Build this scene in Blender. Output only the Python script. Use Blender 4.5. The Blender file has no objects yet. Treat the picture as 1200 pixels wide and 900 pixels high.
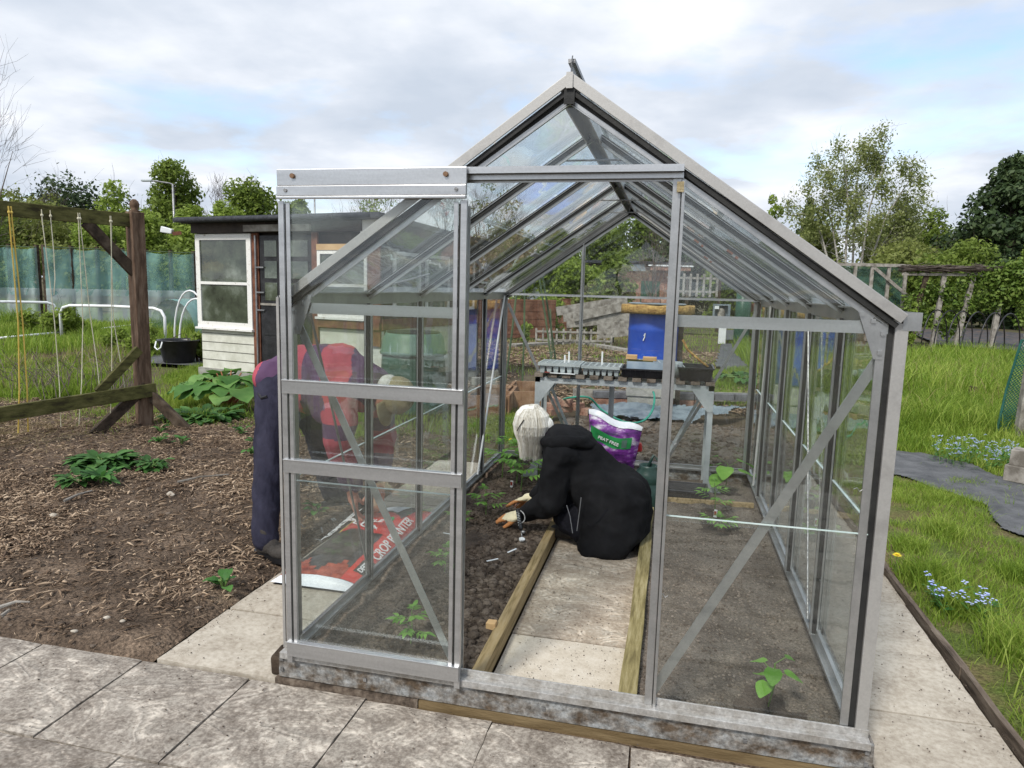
import bpy, math, random
import numpy as np
from mathutils import Vector, Matrix, noise as mnoise
random.seed(7); RS = np.random.RandomState(11)
scene = bpy.context.scene
C = scene.collection
V = Vector
rad = math.radians
U = random.uniform

# ------------------------------------------------------------ camera
CAM = np.array([1.3032, -2.1799, 1.4653]); FPX = 813.0
def _axes(yaw, pitch, roll):
    cy, sy, cp, sp = math.cos(yaw), math.sin(yaw), math.cos(pitch), math.sin(pitch)
    fw = np.array([sy*cp, cy*cp, sp]); rt = np.array([cy, -sy, 0]); up = np.cross(rt, fw)
    cr, sr = math.cos(roll), math.sin(roll)
    return cr*rt+sr*up, -sr*rt+cr*up, fw
RT, UP, FW = _axes(-0.2244, -0.138, 0.0253)
def _ray(x, y): return RT*(x-600)/FPX-UP*(y-450)/FPX+FW
def G(x, y, z=0.0):            # where the sight line through a photo point meets height z
    d = _ray(x, y); return V(CAM+(z-CAM[2])/d[2]*d)
def AT(x, y, D):               # a point at depth D
    return V(CAM+_ray(x, y)*D)
def PY(x, y, Y):               # a point on the plane Y
    d = _ray(x, y); return V(CAM+(Y-CAM[1])/d[1]*d)
def HOR(x): return 344-.0268*(793-x)
def SPOT(x, D):                # ground point at depth D under photo column x
    p = AT(x, HOR(x), D); p.z = 0; return p
cam = bpy.data.cameras.new('camera'); co = bpy.data.objects.new('camera', cam); C.objects.link(co)
co.matrix_world = Matrix([[RT[0], UP[0], -FW[0], CAM[0]], [RT[1], UP[1], -FW[1], CAM[1]], [RT[2], UP[2], -FW[2], CAM[2]], [0, 0, 0, 1]])
cam.sensor_width = 36; cam.lens = 36*FPX/1200; cam.clip_start = .02; cam.clip_end = 2000
scene.camera = co

# ------------------------------------------------------------ helpers
def tag(o, label=None, cat=None, group=None, kind=None):
    if label: o['label'] = label
    if cat: o['category'] = cat
    if group: o['group'] = group
    if kind: o['kind'] = kind
    return o
def thing(name, loc, label, cat, group=None, rz=0):
    o = bpy.data.objects.new(name, None); C.objects.link(o)
    o.location = loc; o.rotation_euler[2] = rz; o.empty_display_size = .1
    o['org'] = list(loc) if rz == 0 else [0, 0, 0]
    return tag(o, label, cat, group)

class MB:
    def __init__(s): s.v = []; s.f = []; s.n = 0
    def add(s, verts, faces):
        b = s.n
        s.v.extend([tuple(p) for p in verts]); s.n += len(verts)
        s.f.extend([tuple(b+i for i in f) for f in faces]); return s
    def box(s, x0, y0, z0, x1, y1, z1):
        vs = [(x0,y0,z0),(x1,y0,z0),(x1,y1,z0),(x0,y1,z0),(x0,y0,z1),(x1,y0,z1),(x1,y1,z1),(x0,y1,z1)]
        return s.add(vs, [(3,2,1,0),(4,5,6,7),(0,1,5,4),(1,2,6,5),(2,3,7,6),(3,0,4,7)])
    def beam(s, a, b, w, h, up=(0, 0, 1), w2=None, h2=None):   # w sideways, h along up
        a, b = V(a), V(b); d = (b-a).normalized(); u = V(up)
        r = d.cross(u)
        if r.length < 1e-4: r = d.cross(V((0, 1, 0)))
        r.normalize(); u = r.cross(d)
        w2 = w if w2 is None else w2; h2 = h if h2 is None else h2
        vs = []
        for p, ww, hh in ((a, w, h), (b, w2, h2)):
            for i, j in ((-1,-1),(1,-1),(1,1),(-1,1)): vs.append(p+r*(ww/2*i)+u*(hh/2*j))
        return s.add(vs, [(0,1,2,3),(7,6,5,4),(0,4,5,1),(1,5,6,2),(2,6,7,3),(3,7,4,0)])
    def tube(s, pts, r, n=8, r2=None, cap=True):
        pts = [V(p) for p in pts]; m = len(pts); r2 = r if r2 is None else r2
        vs = []; u = None
        for i, p in enumerate(pts):
            d = (pts[min(i+1, m-1)]-pts[max(i-1, 0)])
            if d.length < 1e-9: d = V((0, 0, 1))
            d.normalize()
            if u is None: u = d.orthogonal().normalized()
            else:
                u = u-d*u.dot(d)
                if u.length < 1e-5: u = d.orthogonal()
                u.normalize()
            w = d.cross(u); t = i/max(m-1, 1)
            rr = r[i] if isinstance(r, (list, tuple)) else r+(r2-r)*t
            for k in range(n):
                a = 2*math.pi*k/n; vs.append(p+(u*math.cos(a)+w*math.sin(a))*rr)
        fs = [(i*n+k, i*n+(k+1) % n, (i+1)*n+(k+1) % n, (i+1)*n+k) for i in range(m-1) for k in range(n)]
        if cap: fs += [tuple(range(n-1, -1, -1)), tuple((m-1)*n+k for k in range(n))]
        return s.add(vs, fs)
    def lathe(s, prof, c, n=24, cap=True):   # prof: (r, z)
        c = V(c); m = len(prof)
        vs = [(c.x+r*math.cos(2*math.pi*k/n), c.y+r*math.sin(2*math.pi*k/n), c.z+z) for r, z in prof for k in range(n)]
        fs = [(i*n+k, i*n+(k+1) % n, (i+1)*n+(k+1) % n, (i+1)*n+k) for i in range(m-1) for k in range(n)]
        if cap: fs += [tuple(range(n-1, -1, -1)), tuple((m-1)*n+k for k in range(n))]
        return s.add(vs, fs)
    def ell(s, c, r, n=10, m=7, R=None):
        c = V(c); vs = []; fs = []
        for i in range(m+1):
            th = math.pi*i/m
            for k in range(n):
                a = 2*math.pi*k/n
                p = V((r[0]*math.sin(th)*math.cos(a), r[1]*math.sin(th)*math.sin(a), r[2]*math.cos(th)))
                if R: p = R @ p
                vs.append(c+p)
        for i in range(m):
            for k in range(n): fs.append((i*n+k, (i+1)*n+k, (i+1)*n+(k+1) % n, i*n+(k+1) % n))
        return s.add(vs, fs)
    def capsule(s, a, ra, b, rb, n=14):
        a, b = V(a), V(b); d = b-a; L = d.length
        if L < 1e-6: return s.ell(a, (ra, ra, ra))
        q = d.to_track_quat('Z', 'Y'); prof = []
        for i in range(6): t = math.pi/2*i/5.; prof.append((max(ra*math.sin(t), 1e-4), -ra*math.cos(t)))
        for i in range(6): t = math.pi/2*i/5.; prof.append((max(rb*math.cos(t), 1e-4), L+rb*math.sin(t)))
        vs = [a+q @ V((r*math.cos(2*math.pi*k/n), r*math.sin(2*math.pi*k/n), z)) for r, z in prof for k in range(n)]
        m = len(prof)
        fs = [(i*n+k, i*n+(k+1) % n, (i+1)*n+(k+1) % n, (i+1)*n+k) for i in range(m-1) for k in range(n)]
        fs += [tuple(range(n-1, -1, -1)), tuple((m-1)*n+k for k in range(n))]
        return s.add(vs, fs)
    def rough(s, amp, sc):     # uneven outline
        for i, p in enumerate(s.v):
            n = mnoise.noise_vector(V(p)*sc)*amp
            s.v[i] = (p[0]+n.x, p[1]+n.y, p[2]+n.z)
        return s
    def obj(s, name, mat, parent=None, smooth=False, bevel=0):
        me = bpy.data.meshes.new(name); 
        ox = V((0, 0, 0))
        if parent is not None: ox = V(parent.get('org', (0, 0, 0)))
        vv = np.array(s.v, dtype=np.float32).reshape(-1, 3)-np.array(ox, dtype=np.float32)
        me.from_pydata(vv.tolist(), [], s.f); me.materials.append(mat)
        if smooth: me.polygons.foreach_set('use_smooth', [True]*len(me.polygons))
        me.update()
        o = bpy.data.objects.new(name, me); C.objects.link(o)
        if parent is not None: o.parent = parent; o['org'] = list(ox)
        if bevel:
            b = o.modifiers.new('b', 'BEVEL'); b.width = bevel; b.segments = 2; b.limit_method = 'ANGLE'
        return o
def npobj(name, v, f, mat, parent=None, smooth=False):   # numpy arrays, faces all same size
    me = bpy.data.meshes.new(name); v = np.asarray(v, np.float32).copy()
    if parent is not None: v -= np.array(parent.get('org', (0, 0, 0)), np.float32)
    n, k = f.shape
    me.vertices.add(len(v)); me.vertices.foreach_set('co', v.ravel())
    me.loops.add(n*k); me.loops.foreach_set('vertex_index', f.ravel().astype(np.int32))
    me.polygons.add(n); me.polygons.foreach_set('loop_start', (np.arange(n)*k).astype(np.int32)); 
    if smooth: me.polygons.foreach_set('use_smooth', np.ones(n, bool))
    me.materials.append(mat); me.update(calc_edges=True); me.validate()
    o = bpy.data.objects.new(name, me); C.objects.link(o)
    if parent is not None: o.parent = parent; o['org'] = list(parent.get('org', (0, 0, 0)))
    return o
def fused(name, prims_mb, mat, parent, voxel=.012, smooth=6, disp=None):
    """one continuous surface out of overlapping closed pieces"""
    t = prims_mb.obj('tmp', mat, parent)
    m = t.modifiers.new('r', 'REMESH'); m.mode = 'VOXEL'; m.voxel_size = voxel; m.use_smooth_shade = True
    if smooth: q = t.modifiers.new('s', 'SMOOTH'); q.iterations = smooth; q.factor = .5
    bpy.context.view_layer.update()
    dg = bpy.context.evaluated_depsgraph_get()
    me = bpy.data.meshes.new_from_object(t.evaluated_get(dg)); me.name = name
    old = t.data; bpy.data.objects.remove(t); bpy.data.meshes.remove(old)
    o = bpy.data.objects.new(name, me); C.objects.link(o); o.parent = parent
    if parent is not None: o['org'] = list(parent.get('org', (0, 0, 0)))
    if not me.materials: me.materials.append(mat)
    if disp:
        nv = len(me.vertices); co_ = np.empty(nv*3); me.vertices.foreach_get('co', co_); co_ = co_.reshape(-1, 3)
        nr = np.array([v.normal[:] for v in me.vertices])
        d = np.array([disp(V(c)) for c in co_])
        co_ += nr*d[:, None]; me.vertices.foreach_set('co', co_.ravel()); me.update()
    me.polygons.foreach_set('use_smooth', [True]*len(me.polygons))
    return o
def text(name, s, size, mat, parent, M4, ext=.0006, sx=1, bold=0):
    cu = bpy.data.curves.new(name, 'FONT'); cu.body = s; cu.size = size; cu.extrude = ext; cu.align_x = 'CENTER'; cu.align_y = 'CENTER'
    cu.offset = bold
    t = bpy.data.objects.new('t', cu); C.objects.link(t); bpy.context.view_layer.update()
    me = bpy.data.meshes.new_from_object(t.evaluated_get(bpy.context.evaluated_depsgraph_get())); bpy.data.objects.remove(t)
    me.transform(Matrix.Diagonal((sx, 1, 1, 1))); me.transform(M4)
    if parent is not None: me.transform(Matrix.Translation(-V(parent.get('org', (0, 0, 0)))))
    me.name = name; me.materials.clear(); me.materials.append(mat)
    o = bpy.data.objects.new(name, me); C.objects.link(o)
    if parent is not None: o.parent = parent; o['org'] = list(parent.get('org', (0, 0, 0)))
    return o
def copy_tree(o, parent=None):
    c = o.copy(); C.objects.link(c)
    if parent is not None: c.parent = parent
    for ch in [x for x in C.objects if x.parent == o]: copy_tree(ch, c)
    return c

# value noise in numpy
_T = RS.rand(256, 256)
def vnoise(x, y):
    xi = np.floor(x).astype(int); yi = np.floor(y).astype(int); fx = x-xi; fy = y-yi
    fx = fx*fx*(3-2*fx); fy = fy*fy*(3-2*fy)
    a = _T[xi & 255, yi & 255]; b = _T[(xi+1) & 255, yi & 255]; c = _T[xi & 255, (yi+1) & 255]; d = _T[(xi+1) & 255, (yi+1) & 255]
    return a*(1-fx)*(1-fy)+b*fx*(1-fy)+c*(1-fx)*fy+d*fx*fy
def fbm(x, y, o=5, g=.55):
    s = 0; a = 1; t = 0
    for i in range(o): s = s+a*vnoise(x+17.3*i, y+9.1*i); t += a; a *= g; x = x*2.03; y = y*2.03
    return s/t
def sheet(name, x0, x1, y0, y1, step, hf, mat, inside=None, parent=None):
    nx = int((x1-x0)/step)+1; ny = int((y1-y0)/step)+1
    X, Y = np.meshgrid(np.linspace(x0, x1, nx), np.linspace(y0, y1, ny))
    Z = hf(X, Y)+0*X
    v = np.stack([X.ravel(), Y.ravel(), Z.ravel()], 1)
    i = np.arange(ny-1)[:, None]*nx+np.arange(nx-1)[None, :]
    f = np.stack([i, i+1, i+nx+1, i+nx], -1).reshape(-1, 4)
    if inside is not None:
        c = v[f].mean(1); f = f[inside(c[:, 0], c[:, 1])]
    return npobj(name, v, f, mat, parent, smooth=True)
def inpoly(x, y, P):
    r = np.zeros(x.shape, bool); n = len(P)
    for i in range(n):
        x1, y1 = P[i][0], P[i][1]; x2, y2 = P[(i+1) % n][0], P[(i+1) % n][1]
        c = ((y1 > y) != (y2 > y)) & (x < (x2-x1)*(y-y1)/(y2-y1+1e-12)+x1)
        r ^= c
    return r

# ------------------------------------------------------------ materials
def nodes(name):
    m = bpy.data.materials.new(name); m.use_nodes = True; nt = m.node_tree; nt.nodes.clear()
    return m, nt, (lambda t, **k: _nn(nt, t, k))
def _nn(nt, t, k):
    n = nt.nodes.new(t)
    for a, b in k.items(): setattr(n, a, b)
    return n
def ramp(nt, fac, stops):
    r = nt.nodes.new('ShaderNodeValToRGB'); e = r.color_ramp.elements
    while len(e) > 1: e.remove(e[-1])
    e[0].position = stops[0][0]; e[0].color = (*stops[0][1], 1)
    for p, c in stops[1:]:
        q = e.new(p); q.color = (*c, 1)
    nt.links.new(fac, r.inputs[0]); return r.outputs[0]
def mat(name, c1, c2=None, scale=6, rough=.8, metal=0, bump=.25, bscale=60, st=(1, 1, 1), spec=.3, c3=None, bst=None, dist=.02, lo=.35, hi=.65, island=False, transl=0, fine=0, fsc=90):
    m, nt, N = nodes(name); L = nt.links.new
    out = N('ShaderNodeOutputMaterial'); b = N('ShaderNodeBsdfPrincipled')
    b.inputs['Roughness'].default_value = rough; b.inputs['Metallic'].default_value = metal
    b.inputs['Specular IOR Level'].default_value = spec
    tc = N('ShaderNodeTexCoord'); mp = N('ShaderNodeMapping'); mp.inputs['Scale'].default_value = st
    L(tc.outputs['Object'], mp.inputs[0])
    nz = N('ShaderNodeTexNoise'); nz.inputs['Scale'].default_value = scale; nz.inputs['Detail'].default_value = 7; nz.inputs['Roughness'].default_value = .62
    L(mp.outputs[0], nz.inputs[0])
    c2 = c2 or tuple(x*1.35 for x in c1)
    stops = [(lo, c1), (hi, c2)] if c3 is None else [(lo, c1), ((lo+hi)/2, c2), (hi, c3)]
    src = nz.outputs[0]
    if island:
        g = N('ShaderNodeNewGeometry'); mx = N('ShaderNodeMath', operation='ADD'); ms = N('ShaderNodeMath', operation='MULTIPLY_ADD')
        ms.inputs[1].default_value = .5; ms.inputs[2].default_value = -.25
        L(g.outputs['Random Per Island'], ms.inputs[0]); L(ms.outputs[0], mx.inputs[0]); L(nz.outputs[0], mx.inputs[1]); src = mx.outputs[0]
    col = ramp(nt, src, stops)
    if fine:
        nf = N('ShaderNodeTexNoise'); nf.inputs['Scale'].default_value = fsc; nf.inputs['Detail'].default_value = 6; nf.inputs['Roughness'].default_value = .75; L(tc.outputs['Object'], nf.inputs[0])
        rf_ = ramp(nt, nf.outputs[0], [(.36, (1-fine,)*3), (.5, (1,)*3), (.66, (1+fine*1.3,)*3)]); mm_ = N('ShaderNodeMix', data_type='RGBA', blend_type='MULTIPLY'); mm_.inputs['Factor'].default_value = 1
        L(col, mm_.inputs['A']); L(rf_, mm_.inputs['B']); col = mm_.outputs['Result']
    L(col, b.inputs['Base Color'])
    if bump:
        mp2 = N('ShaderNodeMapping'); mp2.inputs['Scale'].default_value = bst or st; L(tc.outputs['Object'], mp2.inputs[0])
        n2 = N('ShaderNodeTexNoise'); n2.inputs['Scale'].default_value = bscale; n2.inputs['Detail'].default_value = 5; L(mp2.outputs[0], n2.inputs[0])
        bp = N('ShaderNodeBump'); bp.inputs['Strength'].default_value = bump; bp.inputs['Distance'].default_value = dist
        L(n2.outputs[0], bp.inputs['Height']); L(bp.outputs[0], b.inputs['Normal'])
    if transl:
        t = N('ShaderNodeBsdfTranslucent'); L(col, t.inputs[0]); ms = N('ShaderNodeMixShader'); ms.inputs[0].default_value = transl
        L(b.outputs[0], ms.inputs[1]); L(t.outputs[0], ms.inputs[2]); L(ms.outputs[0], out.inputs[0])
    else: L(b.outputs[0], out.inputs[0])
    return m
def foliage(name, a, b, c=None, tr=.3, sc=.8):
    return mat(name, a, b, scale=sc, rough=.55, bump=0, c3=c, island=True, transl=tr, lo=.2, hi=.8, spec=.25)
MT = {}
# metals
MT['alu'] = mat('weathered aluminium', (.32, .325, .325), (.41, .415, .415), scale=10, rough=.36, metal=.85, bump=.08, bscale=220, spec=.5, fine=.06, fsc=140, c3=(.5, .5, .495), dist=.001, lo=.25, hi=.75)
MT['cap_alu'] = mat('dull aluminium capping', (.32, .31, .295), (.41, .40, .38), scale=12, rough=.5, metal=.55, bump=.08, bscale=200, fine=.06, fsc=140, c3=(.40, .39, .37), dist=.001, lo=.25, hi=.75)
MT['alu2'] = mat('brushed door aluminium', (.44, .445, .45), (.55, .555, .56), scale=8, rough=.34, metal=.85, fine=.06, fsc=120, bump=.06, bscale=200, spec=.5, st=(.2, 1, 3), dist=.002)
MT['gal'] = mat('galvanised steel plinth', (.085, .062, .042), (.185, .175, .16), scale=16, rough=.7, metal=.1, bump=.4, bscale=70, fine=.45, fsc=55, c3=(.27, .28, .28), lo=.38, hi=.64, st=(.7, 1, 1.2), dist=.004)
MT['sill'] = mat('sill aluminium', (.30, .28, .25), (.46, .455, .44), fine=.2, scale=18, rough=.5, metal=.5, bump=.2, bscale=90, dist=.003)
MT['seal'] = mat('black glazing rubber', (.012, .012, .012), (.03, .03, .028), rough=.6, bump=.1)
MT['steel'] = mat('grey steel', (.2, .2, .2), (.36, .36, .36), rough=.45, metal=.7)
def glassmat():
    m, nt, N = nodes('greenhouse glass'); L = nt.links.new
    out = N('ShaderNodeOutputMaterial'); tr = N('ShaderNodeBsdfTransparent'); tr.inputs[0].default_value = (.972, .985, .98, 1)
    gl = N('ShaderNodeBsdfGlossy'); gl.inputs['Roughness'].default_value = .015; gl.inputs['Color'].default_value = (.95, .97, .98, 1)
    lw = N('ShaderNodeLayerWeight'); lw.inputs[0].default_value = .5
    p = N('ShaderNodeMath', operation='POWER'); p.inputs[1].default_value = 4.6; L(lw.outputs['Facing'], p.inputs[0])
    ma = N('ShaderNodeMath', operation='MULTIPLY_ADD'); ma.inputs[1].default_value = .96; ma.inputs[2].default_value = .043; L(p.outputs[0], ma.inputs[0]); ma.use_clamp = True
    mx = N('ShaderNodeMixShader'); L(ma.outputs[0], mx.inputs[0]); L(tr.outputs[0], mx.inputs[1]); L(gl.outputs[0], mx.inputs[2])
    tc = N('ShaderNodeTexCoord'); nz = N('ShaderNodeTexNoise'); nz.inputs['Scale'].default_value = 2.6; nz.inputs['Detail'].default_value = 8; nz.inputs['Roughness'].default_value = .7
    mp = N('ShaderNodeMapping'); mp.inputs['Scale'].default_value = (1, 1, .45); L(tc.outputs['Object'], mp.inputs[0]); L(mp.outputs[0], nz.inputs[0])
    n2 = N('ShaderNodeTexNoise'); n2.inputs['Scale'].default_value = 160; n2.inputs['Detail'].default_value = 3; L(tc.outputs['Object'], n2.inputs[0])
    r1 = ramp(nt, nz.outputs[0], [(.38, (.002,)*3), (.6, (.012,)*3), (.78, (.07,)*3)])
    r2 = ramp(nt, n2.outputs[0], [(.64, (0,)*3), (.76, (.05,)*3)])
    ad = N('ShaderNodeMath', operation='ADD'); L(r1, ad.inputs[0]); L(r2, ad.inputs[1])
    df = N('ShaderNodeBsdfDiffuse'); df.inputs[0].default_value = (.42, .45, .4, 1)
    m2 = N('ShaderNodeMixShader'); L(ad.outputs[0], m2.inputs[0]); L(mx.outputs[0], m2.inputs[1]); L(df.outputs[0], m2.inputs[2])
    # slightly wavy panes
    nb = N('ShaderNodeTexNoise'); nb.inputs['Scale'].default_value = 3.5; L(tc.outputs['Object'], nb.inputs[0])
    bp = N('ShaderNodeBump'); bp.inputs['Strength'].default_value = .05; bp.inputs['Distance'].default_value = .05; L(nb.outputs[0], bp.inputs['Height']); L(bp.outputs[0], gl.inputs['Normal'])
    L(m2.outputs[0], out.inputs[0]); return m
MT['glass'] = glassmat()
MT['glassedge'] = mat('cut glass edge', (.45, .55, .52), (.65, .72, .7), rough=.3, bump=0)
# ground
MT['soil'] = mat('greenhouse soil', (.055, .039, .029), (.135, .102, .077), scale=7, rough=.95, bump=1, bscale=55, fine=.5, fsc=110, c3=(.21, .168, .132), lo=.28, hi=.72, dist=.02, spec=.15)
MT['drysoil'] = mat('dry greenhouse soil', (.07, .056, .044), (.135, .112, .09), scale=4.5, rough=.95, bump=.9, bscale=70, fine=.45, fsc=120, c3=(.19, .162, .132), lo=.28, hi=.72, dist=.015, spec=.15)
MT['clod'] = mat('soil clods', (.055, .04, .03), (.12, .092, .07), scale=12, rough=.95, bump=.7, bscale=160, c3=(.21, .168, .132), island=True, lo=.2, hi=.85, spec=.15)
MT['mulchsoil'] = mat('dark mulched soil', (.043, .031, .022), (.108, .078, .055), scale=3.2, rough=.95, bump=1, bscale=48, fine=.6, fsc=70, c3=(.21, .155, .11), lo=.3, hi=.72, dist=.025, spec=.15)
MT['chip'] = mat('bark chips', (.065, .042, .028), (.21, .145, .095), scale=3, rough=.85, bump=0, c3=(.6, .46, .32), island=True, lo=.12, hi=.88, spec=.2)
MT['earth'] = mat('allotment earth', (.06, .045, .03), (.115, .088, .058), scale=.9, rough=.95, bump=.7, bscale=30, c3=(.1, .115, .04), lo=.35, hi=.66, dist=.03, spec=.1)
MT['turf'] = mat('turf soil', (.15, .112, .072), (.13, .115, .05), scale=3.2, rough=.95, bump=.8, bscale=70, fine=.5, fsc=60, c3=(.09, .12, .03), lo=.3, hi=.6, spec=.1)
MT['farmland'] = mat('far allotment ground', (.055, .08, .025), (.1, .085, .055), scale=.35, rough=.95, bump=.5, bscale=8, c3=(.075, .11, .03), lo=.3, hi=.7, spec=.1)
def pavemat(name, cols, sc, riven=True, st=(1, 1, 1)):
    m, nt, N = nodes(name); L = nt.links.new
    out = N('ShaderNodeOutputMaterial'); b = N('ShaderNodeBsdfPrincipled'); b.inputs['Roughness'].default_value = .82; b.inputs['Specular IOR Level'].default_value = .3
    tc = N('ShaderNodeTexCoord'); mp = N('ShaderNodeMapping'); mp.inputs['Scale'].default_value = st; L(tc.outputs['Object'], mp.inputs[0])
    w = N('ShaderNodeTexNoise'); w.inputs['Scale'].default_value = sc; w.inputs['Detail'].default_value = 4 if riven else 9; w.inputs['Roughness'].default_value = .5; w.inputs['Distortion'].default_value = .7 if riven else .3
    L(mp.outputs[0], w.inputs[0])
    f = N('ShaderNodeTexNoise'); f.inputs['Scale'].default_value = sc*14; f.inputs['Detail'].default_value = 6; f.inputs['Roughness'].default_value = .7; L(tc.outputs['Object'], f.inputs[0])
    w2 = N('ShaderNodeTexNoise'); w2.inputs['Scale'].default_value = sc*1.7; w2.inputs['Detail'].default_value = 9; w2.inputs['Roughness'].default_value = .65; L(tc.outputs['Object'], w2.inputs[0])
    s = N('ShaderNodeMath', operation='MULTIPLY_ADD'); s.inputs[1].default_value = .55; L(f.outputs[0], s.inputs[0]); 
    s2 = N('ShaderNodeMath', operation='MULTIPLY'); s2.inputs[1].default_value = .5; L(w2.outputs[0], s2.inputs[0]); L(s2.outputs[0], s.inputs[2])
    g = N('ShaderNodeNewGeometry'); gr = N('ShaderNodeMath', operation='MULTIPLY_ADD'); gr.inputs[1].default_value = .09; L(g.outputs['Random Per Island'], gr.inputs[0]); L(s.outputs[0], gr.inputs[2])
    col = ramp(nt, gr.outputs[0], cols)
    if riven:
        pk = []
        for p_, wd_ in ((.43, .010), (.50, .012), (.575, .010)): pk += [(p_-wd_*2.2, (.8,)*3), (p_-wd_*.6, (1.5,)*3), (p_+wd_*.4, (1.45,)*3), (p_+wd_*2.2, (1.0,)*3)]  # ridge highlights with a darker near side, painted into the slab colour
        mm_ = N('ShaderNodeMix', data_type='RGBA', blend_type='MULTIPLY'); L(ramp(nt, w2.outputs[0], [(.4, (.1,)*3), (.6, (.85,)*3)]), mm_.inputs['Factor']); L(col, mm_.inputs['A']); L(ramp(nt, w.outputs[0], pk), mm_.inputs['B']); col = mm_.outputs['Result']
    L(col, b.inputs['Base Color'])
    # terraced riven relief
    if riven:
        r = ramp(nt, w.outputs[0], [(.38, (.0,)*3), (.41, (.25,)*3), (.47, (.3,)*3), (.5, (.55,)*3), (.56, (.62,)*3), (.59, (.9,)*3), (.7, (1,)*3)])
    else: r = w.outputs[0]
    b1 = N('ShaderNodeBump'); b1.inputs['Strength'].default_value = .75 if riven else .25; b1.inputs['Distance'].default_value = .011 if riven else .004; L(r, b1.inputs['Height'])
    b2 = N('ShaderNodeBump'); b2.inputs['Strength'].default_value = .4; b2.inputs['Distance'].default_value = .003; L(f.outputs[0], b2.inputs['Height']); L(b1.outputs[0], b2.inputs['Normal']); L(b2.outputs[0], b.inputs['Normal'])
    L(b.outputs[0], out.inputs[0]); return m
MT['patio'] = pavemat('riven patio slabs', [(.38, (.075, .058, .044)), (.47, (.135, .112, .09)), (.56, (.22, .19, .158)), (.68, (.40, .36, .305))], 4.6, True, (.62, 1.15, 1))
MT['slab'] = pavemat('pale smooth slabs', [(.34, (.15, .12, .09)), (.43, (.27, .23, .18)), (.55, (.38, .335, .27)), (.68, (.49, .445, .37))], 3.8, False)
MT['damp0'] = None
MT['inslab'] = pavemat('dirty inner slabs', [(.3, (.15, .11, .078)), (.48, (.27, .215, .16)), (.6, (.38, .32, .25)), (.75, (.55, .5, .42))], 5, True, (.7, 1.3, 1))
MT['membrane'] = mat('weed membrane', (.06, .062, .065), (.12, .122, .125), scale=6, rough=.75, bump=.3, bscale=30, spec=.3, fine=.2)
MT['darkcover'] = mat('black ground cover', (.02, .02, .022), (.05, .05, .055), scale=3, rough=.7, bump=.4, bscale=10, c3=(.12, .075, .05))
# wood
def wood(n, a, b, c=None, st=(1, 1, 1), sc=9, bs=60): return mat(n, a, b, scale=sc, rough=.85, bump=.4, bscale=bs, st=st, c3=c, dist=.006, spec=.2)
MT['boardY'] = wood('bed edging timber', (.17, .125, .055), (.32, .235, .12), (.36, .28, .16), st=(6, .5, 6))
MT['boardG'] = wood('green bed edging timber', (.13, .105, .045), (.24, .2, .09), (.34, .29, .16), st=(6, .5, 6))
MT['mosswood'] = wood('mossy timber', (.035, .03, .013), (.085, .082, .026), (.13, .12, .045), sc=7, st=(1, 1, 3))
MT['darkwood'] = wood('dark wet timber', (.028, .02, .014), (.062, .045, .031), (.1, .077, .055), sc=10)
MT['redwood'] = wood('brown post timber', (.06, .038, .025), (.125, .08, .053), (.19, .135, .095), st=(3, 3, .5))
MT['greywood'] = wood('weathered grey timber', (.14, .125, .105), (.26, .24, .21), (.36, .34, .3), sc=7)
MT['fence'] = wood('brown fence panel', (.1, .045, .028), (.19, .09, .056), (.26, .14, .09), sc=5)
MT['bedwood'] = wood('orange bed boards', (.13, .07, .04), (.24, .14, .08), (.32, .21, .13), sc=4)
MT['newwood'] = wood('new plywood', (.42, .26, .12), (.55, .37, .19), sc=3)
MT['slat'] = wood('bench slats', (.085, .066, .05), (.19, .155, .125), (.27, .23, .19), sc=10)
MT['edge'] = wood('dark edging board', (.05, .038, .028), (.12, .092, .07), (.19, .155, .12), st=(4, .6, 4))
MT['packer'] = wood('packer timber', (.11, .075, .035), (.2, .145, .075), st=(.5, 4, 4))
# paint, plastic, fabric
def P(n, a, b=None, r=.5, bump=.05, s=.4, sc=8, **k): return mat(n, a, b, rough=r, bump=bump, spec=s, scale=sc, **k)
MT['white'] = P('flaking white paint', (.4, .36, .3), (.74, .73, .69), r=.6, bump=.3, sc=14, lo=.3, hi=.42)
MT['weather'] = P('cream weatherboard', (.5, .5, .42), (.66, .66, .58), r=.6, bump=.1, sc=6)
MT['blackpaint'] = P('black painted wood', (.008, .008, .009), (.028, .028, .03), r=.45, bump=.2)
MT['roof'] = P('black roofing felt', (.02, .022, .027), (.05, .054, .062), r=.8, bump=.4, sc=20)
MT['rust'] = P('rusty brown wood', (.1, .035, .018), (.22, .09, .05), r=.8, bump=.3)
MT['brownboard'] = P('dark brown fascia', (.02, .014, .01), (.05, .036, .026), r=.7, bump=.2)
MT['window'] = mat('old window glass', (.015, .02, .014), (.06, .075, .05), scale=2.4, rough=.04, bump=.06, bscale=5, c3=(.2, .23, .19), spec=1.0, lo=.32, hi=.72)
MT['binlid'] = P('pale green plastic', (.07, .14, .11), (.11, .19, .15), r=.45)
MT['bin'] = P('green bin plastic', (.012, .05, .03), (.03, .095, .06), r=.4, sc=3)
MT['blue'] = P('blue barrel plastic', (.008, .045, .3), (.014, .075, .43), r=.38, sc=3)
MT['foam'] = mat('yellow foam', (.22, .12, .04), (.5, .33, .11), scale=22, rough=.9, bump=.8, bscale=60)
MT['brick'] = mat('red brick', (.17, .085, .06), (.29, .16, .115), scale=9, rough=.9, bump=.4, fine=.35, c3=(.38, .27, .2))
MT['bluebrick'] = mat('grey blue brick', (.09, .09, .095), (.17, .17, .18), scale=9, rough=.85, bump=.4)
MT['concrete'] = mat('concrete block', (.2, .2, .175), (.34, .335, .3), scale=10, rough=.9, bump=.4)
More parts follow.
